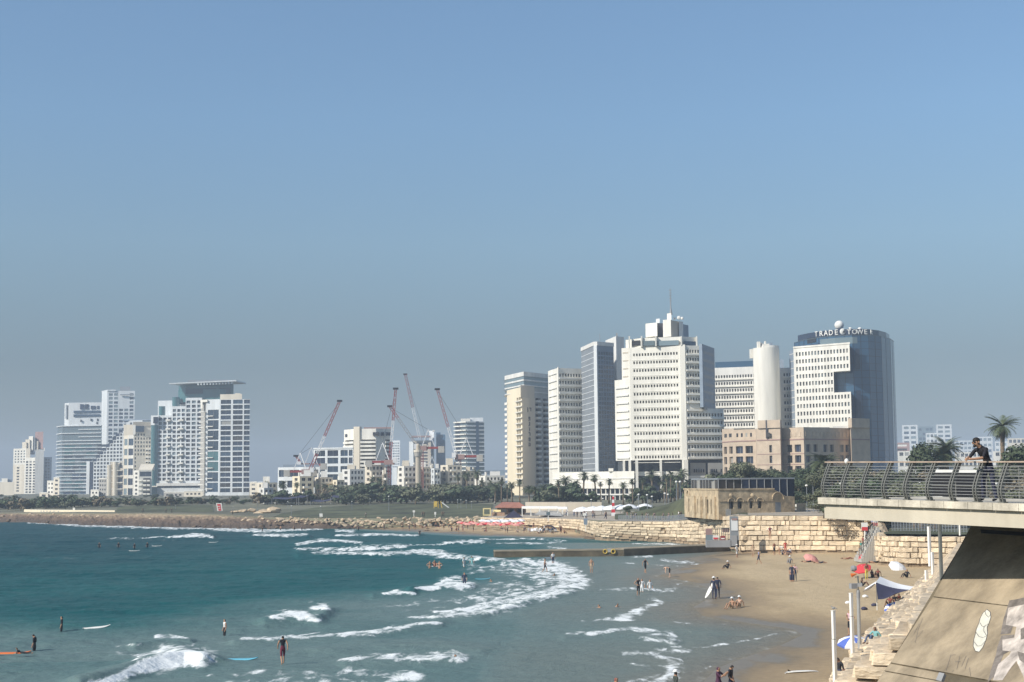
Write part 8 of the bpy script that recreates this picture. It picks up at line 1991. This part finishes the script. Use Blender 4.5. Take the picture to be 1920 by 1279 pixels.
def pose_mesh(name, robe=False, fine=False):
    key = (name, robe)
    if key in pose_cache: return pose_cache[key]
    J = POSES[name]; names = list(J.keys()); idx = {k: i for i, k in enumerate(names)}
    me = bpy.data.meshes.new('body'); me.from_pydata([J[k] for k in names], [(idx[a], idx[b]) for a, b, _ in BONES], [])
    ob = bpy.data.objects.new('tmp', me); col.objects.link(ob)
    ob.modifiers.new('s', 'SKIN'); sd = ob.modifiers.new('u', 'SUBSURF'); sd.levels = 2 if fine else 1; sd.render_levels = sd.levels
    rad = dict(RAD)
    if robe: rad.update(hl=.15, hr=.15, kl=.16, kr=.16, al=.15, ar=.15, pel=.17, wai=.14, hd1=.10, hd2=.10)
    for k, i in idx.items():
        me.skin_vertices[0].data[i].radius = (rad[k], rad[k] * (.72 if k in ('che', 'wai', 'pel') else 1)); me.skin_vertices[0].data[i].use_root = (k == 'pel')
    dg = bpy.context.evaluated_depsgraph_get(); out = bpy.data.meshes.new_from_object(ob.evaluated_get(dg)); bpy.data.objects.remove(ob)
    seg = [(Vector(J[a]), Vector(J[b]), z) for a, b, z in BONES]; hd = Vector(J['hd2']); h1 = Vector(J['hd1']); up = (hd - h1).normalized()
    fwd = Vector((0, -1, 0)) - up * Vector((0, -1, 0)).dot(up); fwd.normalize()
    mi = []
    for p in out.polygons:
        c = p.center; best = 9; zn = 0
        for a, b, z in seg:
            ab = b - a; t = max(0, min(1, (c - a).dot(ab) / ab.length_squared)); dd = (c - a - ab * t).length
            if dd < best - 1e-6: best = dd; zn = z
        if zn == 1 or (zn == 0 and (c - h1).length < .13 and (c - h1).dot(up) > -.03):
            rel = c - h1; zn = 1 if (rel.dot(fwd) < .02 or rel.dot(up) > .08) else 0
        mi.append(zn); p.use_smooth = True
    for _ in range(7): out.materials.append(None)
    out.polygons.foreach_set('material_index', mi)
    pose_cache[key] = out; return out
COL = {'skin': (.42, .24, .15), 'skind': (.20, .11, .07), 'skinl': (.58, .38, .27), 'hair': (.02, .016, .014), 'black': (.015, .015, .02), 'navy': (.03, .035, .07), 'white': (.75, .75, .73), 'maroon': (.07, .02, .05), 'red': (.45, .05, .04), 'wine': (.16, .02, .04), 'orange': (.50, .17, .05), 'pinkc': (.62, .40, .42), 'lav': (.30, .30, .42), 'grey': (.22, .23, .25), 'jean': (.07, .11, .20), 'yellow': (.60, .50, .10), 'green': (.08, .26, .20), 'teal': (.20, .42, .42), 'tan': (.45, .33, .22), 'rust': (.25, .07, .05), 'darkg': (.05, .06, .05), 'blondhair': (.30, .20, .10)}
pm = {}
def pmat(c):
    if c not in pm: pm[c] = mat('person_' + c, COL[c], 0.75, 0.12, 6.0)
    return pm[c]
def person(label, p, pose, rot, top, bottom, sleeve=None, leg=None, skin='skin', hair='hair', shoe=None, h=1.72, robe=False, group=None, hat=None, fine=False):
    if 'surfer in navy' in label: h = 1.95
    o = link('person', pose_mesh(pose, robe, fine), None, Vector(p), R(rot)); WL[o.name] = Vector(p); o.scale = (h / 1.72 * (1.0 if pose == 'lean' or p[1] > 260 else 1.16),) * 3
    for i, c in enumerate((skin, hair, top, bottom, sleeve or skin, leg or skin, shoe or skin)):
        o.material_slots[i].link = 'OBJECT'; o.material_slots[i].material = pmat(c)
    props(o, label, 'person', group)
    if hat:
        J = POSES[pose]; c = Vector(J['hd2']); mb = MB(); mb.ball((c.x, c.y, c.z + .03), .115, .12, .09, 12, 6, zmin=-.2); mb.tube([(c.x, c.y, c.z), (c.x, c.y, c.z + .015)], [.17, .16], 12)
        link('hat', mesh_from('hat', mb.v, mb.f, pmat(hat), None, True), o)
    return o
def on(px, py, z=None): return S(px, py) if z is None else G(px, py, z)
# man leaning on the bridge railing
q = L0 + U * 6.72 + NO * -0.30; mp_ = (q.x, q.y, bz(6.72))
ang = math.degrees(math.atan2(NO.y, NO.x)) + 90
man = person('man in dark t-shirt and trousers leaning on the bridge railing', mp_, 'lean', ang, 'black', 'navy', 'black', 'navy', 'skin', 'hair', 'black', 1.86, fine=True)
J = POSES['lean']; hdv = Vector(J['hd2']); h1 = Vector(J['hd1'])
def part(name, mb, c, sm=True): link(name, mesh_from(name, mb.v, mb.f, pmat(c), None, sm), man)
mb = MB(); e = h1 + Vector((-.02, -.088, .048)); mb.ball((e.x - .036, e.y, e.z), .03, .018, .02, 10, 6); mb.ball((e.x + .036, e.y, e.z), .03, .018, .02, 10, 6); mb.bar((e.x - .08, e.y + .06, e.z + .005), (e.x - .05, e.y, e.z + .005), .01); mb.bar((e.x + .08, e.y + .06, e.z + .005), (e.x + .05, e.y, e.z + .005), .01); part('sunglasses', mb, 'black')
mb = MB(); mb.tube([e + Vector((0, -.005, .0)), e + Vector((0, -.035, -.045))], [.012, .02], 8); part('nose', mb, 'skin')
mb = MB(); mb.ball(h1 + Vector((-.01, -.065, -.045)), .05, .035, .04, 10, 6); part('beard', mb, 'hair')
mb = MB(); mb.ball(h1 + Vector((-.02, .012, .098)), .094, .100, .082, 14, 8); part('hair', mb, 'hair')
for sx in (-1, 1): mb = MB(); mb.ball(h1 + Vector((sx * .085 - .01, .01, .05)), .015, .025, .035, 8, 5); part('ear', mb, 'skin')
for w, f, sx in (('wl', 'fl', -1), ('wr', 'fr', 1)):
    a, c = Vector(J[w]), Vector(J[f]); t = (c - a).normalized()
    for k in range(4):
        b0 = c + Vector((0, 0, .028 - k * .018)); ln = (.062, .07, .066, .052)[k]; mb = MB(); m1 = b0 + t * ln * .6; m2 = m1 + Vector((-sx * .03, -.005, -.025)); mb.tube([b0, m1, m2], [.0095, .009, .007], 6); part('finger', mb, 'skin')
    mb = MB(); b0 = a.lerp(c, .6) + Vector((0, 0, .03)); mb.tube([b0, b0 + Vector((-sx * .02, -.03, .03)), b0 + Vector((-sx * .04, -.055, .025))], [.012, .011, .008], 6); part('thumb', mb, 'skin')
# bottom edge of the picture
person('woman in long maroon robe and cap raising a phone', on(1348, 1318), 'phone', 60, 'maroon', 'maroon', 'maroon', 'maroon', 'skin', 'maroon', 'black', 1.70, True, fine=True)
person('man in black t-shirt looking down beside the robed woman', on(1371, 1316), 'lookdown', 60, 'black', 'navy', 'black', 'navy', 'skin', 'hair', 'black', 1.74, fine=True)
person('man in dark top with white hat at the bottom edge', on(1268, 1330), 'walk', 110, 'darkg', 'grey', 'darkg', 'grey', hat='white', fine=True)
person('person in orange cloak at the bottom edge', on(1156, 1342), 'stand', 80, 'orange', 'orange', 'orange', 'orange', 'skin', 'rust', robe=True)
person('person with dark hair barely in the picture at the bottom', on(1080, 1350), 'stand', 200, 'black', 'black', 'black')
person('dark-clothed man behind the white bird post', on(1575, 1300), 'lookdown', -60, 'black', 'navy', 'black', 'navy', 'skind', h=1.75, fine=True)
person('person in rust red cloth bending by the white posts', on(1594, 1302), 'bend', 180, 'rust', 'rust', 'rust', 'rust', 'skind')
# in the water
I = [('man in dark shirt and red shorts wading with a bag', 530, 1247, .0, 'walk', 200, 'black', 'wine', None, None), ('man in black wetsuit waist deep beside a white board', 115, 1199, -.75, 'stand', -80, 'black', 'black', 'black', 'black'), ('man in dark suit pushing the orange board', 64, 1238, -.8, 'lookdown', -95, 'black', 'black', 'black', 'black'), ('bather wading toward the left of the long breaker', 421, 1206, -.72, 'stand', -60, 'white', 'black', None, None),
     ('man in dark shirt standing in the foam of the middle breaker', 871, 1104, -.55, 'stand', 0, 'navy', 'navy', 'navy', None), ('bather by the pale board, left of three', 806, 1078, -.85, 'hips', 20, 'skin', 'skin', None, None), ('bather by the pale board, right of three', 824, 1078, -.85, 'hips', -20, 'skin', 'skin', None, None), ('person in white shirt standing in foam left of the jetty', 870, 1070, -.5, 'stand', 60, 'white', 'white', 'white', None), ('child in teal shirt next to the white-shirted bather', 885, 1068, -.7, 'stand', 0, 'teal', 'teal', 'teal', None),
     ('bather running out of the foam front', 1022, 1074, -.1, 'walk', 100, 'skin', 'black', None, None), ('bather in white shirt with pale green board by the jetty', 1037, 1060, -.3, 'stand', 30, 'white', 'navy', 'white', None), ('slim bather standing alone in grey shallows', 1109, 1075, -.1, 'stand', 0, 'skin', 'tan', None, None), ('bather with yellow bag walking in the shallows', 1210, 1075, -.05, 'walk', 30, 'black', 'black', None, None), ('bather bending over in shallow water', 1256, 1083, -.0, 'bend', -90, 'skinl', 'black', None, None), ('dark bather of the pair in the wash', 1197, 1118, -.1, 'hips', 30, 'black', 'black', None, None), ('bather in white shirt of the pair in the wash', 1204, 1119, -.5, 'stand', 0, 'white', 'white', 'white', None), ('bather in white shirt sitting in the wash', 1219, 1120, -.75, 'stand', 20, 'white', 'white', 'white', None)]
for lab, x, y, z, ps, rt, tp, bt, slv, lg in I: person(lab, on(x, y, z), ps, rt, tp, bt, slv, lg, skin='skin' if tp != 'skinl' else 'skinl')
for lab, x, y, rt in (('swimmer with bare shoulders right of the long foam line', 853, 1236, 30), ('swimmer beside the small board right of the breaker', 921, 1091, -60), ('swimmer low in the foam front', 1039, 1080, 40), ('swimmer floating left of the shore foam', 1124, 1140, -80), ('swimmer with dark hair floating near the shore foam', 1157, 1138, 60)): person(lab, on(x, y, -.02), 'swim', rt, 'skin', 'black')
person('bather sitting on the pale board between two others', on(815, 1063, .15), 'sit', 20, 'skin', 'red'); person('child in black lying on the orange board', on(40, 1226, .18), 'prone', -90, 'black', 'black', 'black', 'black', h=1.2)
for i, (x, y) in enumerate(((186, 1033), (222, 1033), (276, 1033), (252, 1035))): person(['surfer waiting far out, leftmost of four', 'surfer waiting far out, second of four', 'surfer waiting far out, right of four', 'surfer waiting far out on a white board, third of four'][i], on(x, y, -.6), 'stand', 20 * i, 'black', 'black', 'black', group='surfers waiting far out')
for i, (x, y) in enumerate(((492, 1000), (526, 998), (552, 997), (566, 998), (628, 994), (664, 997), (672, 998), (718, 991), (750, 992), (856, 1001), (847, 1001))): person('bather standing in the surf before the far beach', on(x, y, -.5), 'stand', rnd.uniform(0, 360), rnd.choice(['skin', 'black', 'navy']), 'black', group='bathers before the far beach')
person('bather in black standing up to the knees before the far beach', on(787, 1007, -.2), 'stand', 0, 'black', 'black', 'black', 'black')
# sand
Q = [('surfer in navy wetsuit carrying the board, left of the pair', 1339, 1124, 'stand', 150, 'navy', 'navy', 'navy', 'navy', 'white'), ('surfer in navy wetsuit, right of the pair', 1346, 1123, 'walk', 170, 'navy', 'navy', 'navy', 'navy', None), ('sunbather with white hat sitting, left of the pair at the water edge', 1372, 1142, 'sit', -60, 'skin', 'tan', None, None, 'white'), ('sunbather with white hat sitting, right of the pair at the water edge', 1386, 1139, 'sit', -40, 'skinl', 'tan', None, None, 'white'), ('person in black with white hat sitting in the wet sand', 1364, 1067, 'sit', -70, 'black', 'black', 'black', 'black', 'white'),
     ('woman in navy robe of the walking couple', 1485, 1091, 'stand', 0, 'navy', 'navy', 'navy', 'navy', None), ('man in pink shirt of the walking couple', 1491, 1090, 'stand', -20, 'pinkc', 'jean', 'pinkc', 'jean', None), ('person in grey seated alone with white cap', 1481, 1057, 'sit', -30, 'grey', 'grey', 'grey', 'grey', 'white'), ('person in lavender shirt walking on wet sand', 1423, 1058, 'walk', -90, 'lav', 'navy', 'lav', None, None), ('person in white standing beside the gate', 1382, 1046, 'stand', 40, 'white', 'white', 'white', None, 'white'), ('person in dark red walking below the block wall', 1433, 1033, 'walk', 60, 'wine', 'black', 'wine', None, None), ('slim dark person standing left of the sitting group', 1452, 1041, 'stand', 30, 'rust', 'black', None, None, None), ('person bending in white beside the sitting group', 1461, 1041, 'bend', 90, 'white', 'skin', 'white', None, None), ('person in bright red in the group by the wall', 1473, 1038, 'stand', 0, 'red', 'red', 'red', None, None), ('person in white shirt in the group by the wall', 1482, 1039, 'sit', 0, 'white', 'jean', 'white', None, None), ('seated person in dark clothes before the red one', 1468, 1041, 'sit', 20, 'grey', 'navy', 'grey', None, None), ('second seated dark person of the group by the wall', 1478, 1042, 'sit', -30, 'navy', 'navy', 'navy', None, None),
     ('man in black walking alone before the block wall', 1516, 1032, 'walk', 10, 'black', 'black', 'black', 'black', None), ('person in dark shorts standing by the volleyball post', 1551, 1032, 'hips', 40, 'skinl', 'wine', None, None, None), ('slim person standing alone left at the gate', 1412, 1045, 'stand', 0, 'tan', 'tan', None, None, None),
     ('standing woman in dark shorts behind the white posts', 1594, 1192, 'hips', -60, 'pinkc', 'black', None, None, None), ('person in yellow trousers under the large red parasol', 1625, 1088, 'lookdown', 20, 'rust', 'yellow', None, 'yellow', None), ('seated person behind the shade sail, left of two', 1636, 1084, 'sit', 30, 'navy', 'black', None, None, None), ('seated person behind the shade sail, right of two', 1646, 1082, 'sit', -30, 'rust', 'black', None, None, None), ('seated person low in shade before the large red parasol', 1618, 1100, 'sit', 60, 'black', 'black', None, None, None), ('seated person in the shade of the sail, left of three', 1668, 1138, 'sit', -40, 'rust', 'black', None, None, None), ('seated person in the shade of the sail, middle of three', 1678, 1134, 'sit', 0, 'black', 'black', None, None, None), ('seated person in the shade of the sail, right of three', 1687, 1133, 'sit', 30, 'rust', 'black', None, None, None),
     ('bather crouching beside the red parasol near the stairs', 1612, 1044, 'sit', 0, 'skin', 'black', None, None, None), ('two-piece sunbather sitting right of the red parasol', 1657, 1052, 'sit', -50, 'skinl', 'red', None, None, None), ('sunbather sitting next to the dotted parasol', 1666, 1050, 'sit', 40, 'skin', 'rust', None, None, None), ('dark person resting low beside the dotted parasol', 1702, 1058, 'sit', -60, 'black', 'black', None, None, None), ('bather sitting between the white posts under the bridge', 1743, 1102, 'sit', 20, 'skin', 'navy', None, None, None), ('sunbather in dark clothes reclining alone on the sand', 1700, 1084, 'sit', -70, 'black', 'black', 'black', 'black', None)]
for lab, x, y, ps, rt, tp, bt, slv, lg, hat in Q: person(lab, on(x, y), ps, rt, tp, bt, slv, lg, skin='skind' if 'shade' in lab else 'skin', hat=hat, robe='robe' in lab, fine=y > 1110)  # darker skin colour stands in for shade on these sitters
for lab, x, y, rt, c in (('sunbather in black lying by the salmon parasol', 1514, 1055, 80, 'black'), ('sunbather in navy lying on the open sand', 1537, 1057, 95, 'navy'), ('sunbather lying on a pale towel near the stairs', 1588, 1049, 100, 'rust'), ('dark sunbather lying before the red parasol', 1640, 1056, 85, 'black'), ('sunbather lying at the foot of the low wall', 1712, 1104, 70, 'skinl')): person(lab, on(x, y), 'lie', rt, 'skin', c)
# man sitting on the stepped wall
w_ = G(1640, 1207, 2.4); person('man in jeans and teal shirt sitting bent on the stepped wall', w_, 'sit', -60, 'teal', 'jean', 'teal', 'jean', 'skind', fine=True)
person('child standing on the wall ledge by the gate wall', on(1444, 1012, 3.4), 'hips', 0, 'wine', 'skin', 'white', None)
for lab, t, c in (('person in green going down the beach stairs', .1, 'green'), ('person in rust red on the lower beach stairs', .25, 'rust'), ('person in white in the middle of the beach stairs', .45, 'white'), ('person in wine red on the beach stairs', .6, 'wine'), ('person in purple high on the beach stairs', .85, 'lav')):
    p = P(1610 + 30 * t, 1000, 203.5); person(lab, (p.x, 203.5, 1.3 + 4.2 * t), 'walk', -70, c, 'black', c)
board('white surfboard held upright by the navy surfer', S(1334, 1123) + Vector((-.1, 0, .95)), 2.1, .5, 0.2, 'whitepaint', -1.05, .6)
vb = MB()
for x in (1553, 1563): p = S(x, 1033); vb.tube([p, p + Vector((0, 0, 2.3))], .06, 6)
solo('net_post', vb, MT['grey'], 'pair of slim net posts before the block wall', 'post')
# promenade and far beach crowds
for i in range(24):
    x = rnd.choice([rnd.uniform(1178, 1262), rnd.uniform(1178, 1262), rnd.uniform(1262, 1300)]); d = ed(x) + rnd.uniform(3.5, 9); p = P(x, 970, d)
    person('person strolling behind the promenade railing', (p.x, d, gz(x, d) + .05), 'walk', rnd.choice([90, -90]) + rnd.uniform(-20, 20), rnd.choice(['white', 'black', 'navy', 'grey', 'red', 'white', 'lav']), rnd.choice(['black', 'navy', 'jean', 'tan']), rnd.choice(['white', 'black', None]), rnd.choice(['navy', None]), group='promenade walkers')
for i in range(14):
    x = rnd.uniform(1060, 1178); d = ed(x) + rnd.uniform(6, 26); p = P(x, 965, d)
    person('person standing on the cafe terrace', (p.x, d, gz(x, d) + .05), rnd.choice(['stand', 'walk', 'hips']), rnd.uniform(0, 360), rnd.choice(['white', 'black', 'navy', 'grey', 'wine']), rnd.choice(['black', 'navy', 'jean']), None, 'navy', group='terrace visitors')
for i in range(48):
    x = rnd.uniform(720, 1105); y = rnd.uniform(986, 995) + (x - 720) * .024; 
    person('bather on the far beach by the rows of parasols', on(x, y), rnd.choice(['stand', 'walk', 'sit', 'hips', 'lie']), rnd.uniform(0, 360), rnd.choice(['skin', 'black', 'rust', 'skind', 'white']), rnd.choice(['black', 'wine', 'navy']), group='far beach bathers')
for i, (x, y) in enumerate(((1119, 1004), (1116, 1009), (311, 962), (322, 963), (792, 966), (795, 966), (829, 966), (832, 966), (268, 961), (436, 961), (686, 952))):
    z = None
    p = on(x, y) if x > 1000 else (lambda d: (P(x, y, d).x, d, gz(x, d)))(ed(x) + 7)
    person(['person in dark cap on the tip of the sea wall', 'person sitting on the flat rock below the sea wall', 'person walking above the rocks, left of two', 'person walking above the rocks, right of two', 'person at the lawn edge, left of the middle pair', 'person at the lawn edge, right of the middle pair', 'person at the lawn edge, left of the right pair', 'person at the lawn edge, right of the right pair', 'person walking near the white low wall', 'person standing right of the red panel', 'person up on the big lawn'][i], p, 'sit' if i == 1 else 'walk', 80, ['black', 'rust', 'grey', 'black', 'navy', 'black', 'navy', 'black', 'navy', 'white', 'white'][i], 'black', None, 'black')

# ------------------------------------------------------------------ haze
mb = MB(); mb.box(-5200, 5200, -60, 5300, -6, 150)
hz = solo('haze', mb, None, kind='stuff') if False else None
me = bpy.data.meshes.new('haze'); me.from_pydata(mb.v, [], mb.f)
hm = bpy.data.materials.new('haze_air'); hm.use_nodes = True
nt = hm.node_tree
for n in list(nt.nodes):
    if n.type != 'OUTPUT_MATERIAL': nt.nodes.remove(n)
pv = nt.nodes.new('ShaderNodeVolumePrincipled')
pv.inputs['Color'].default_value = (0.74, 0.86, 1.0, 1)
pv.inputs['Density'].default_value = 0.00030
pv.inputs['Anisotropy'].default_value = 0.0
nt.links.new(pv.outputs[0], nt.nodes['Material Output'].inputs['Volume'])
me.materials.append(hm)
hz = link('haze', me); props(hz, 'thin pale summer haze over the whole bay', None, None, 'stuff')
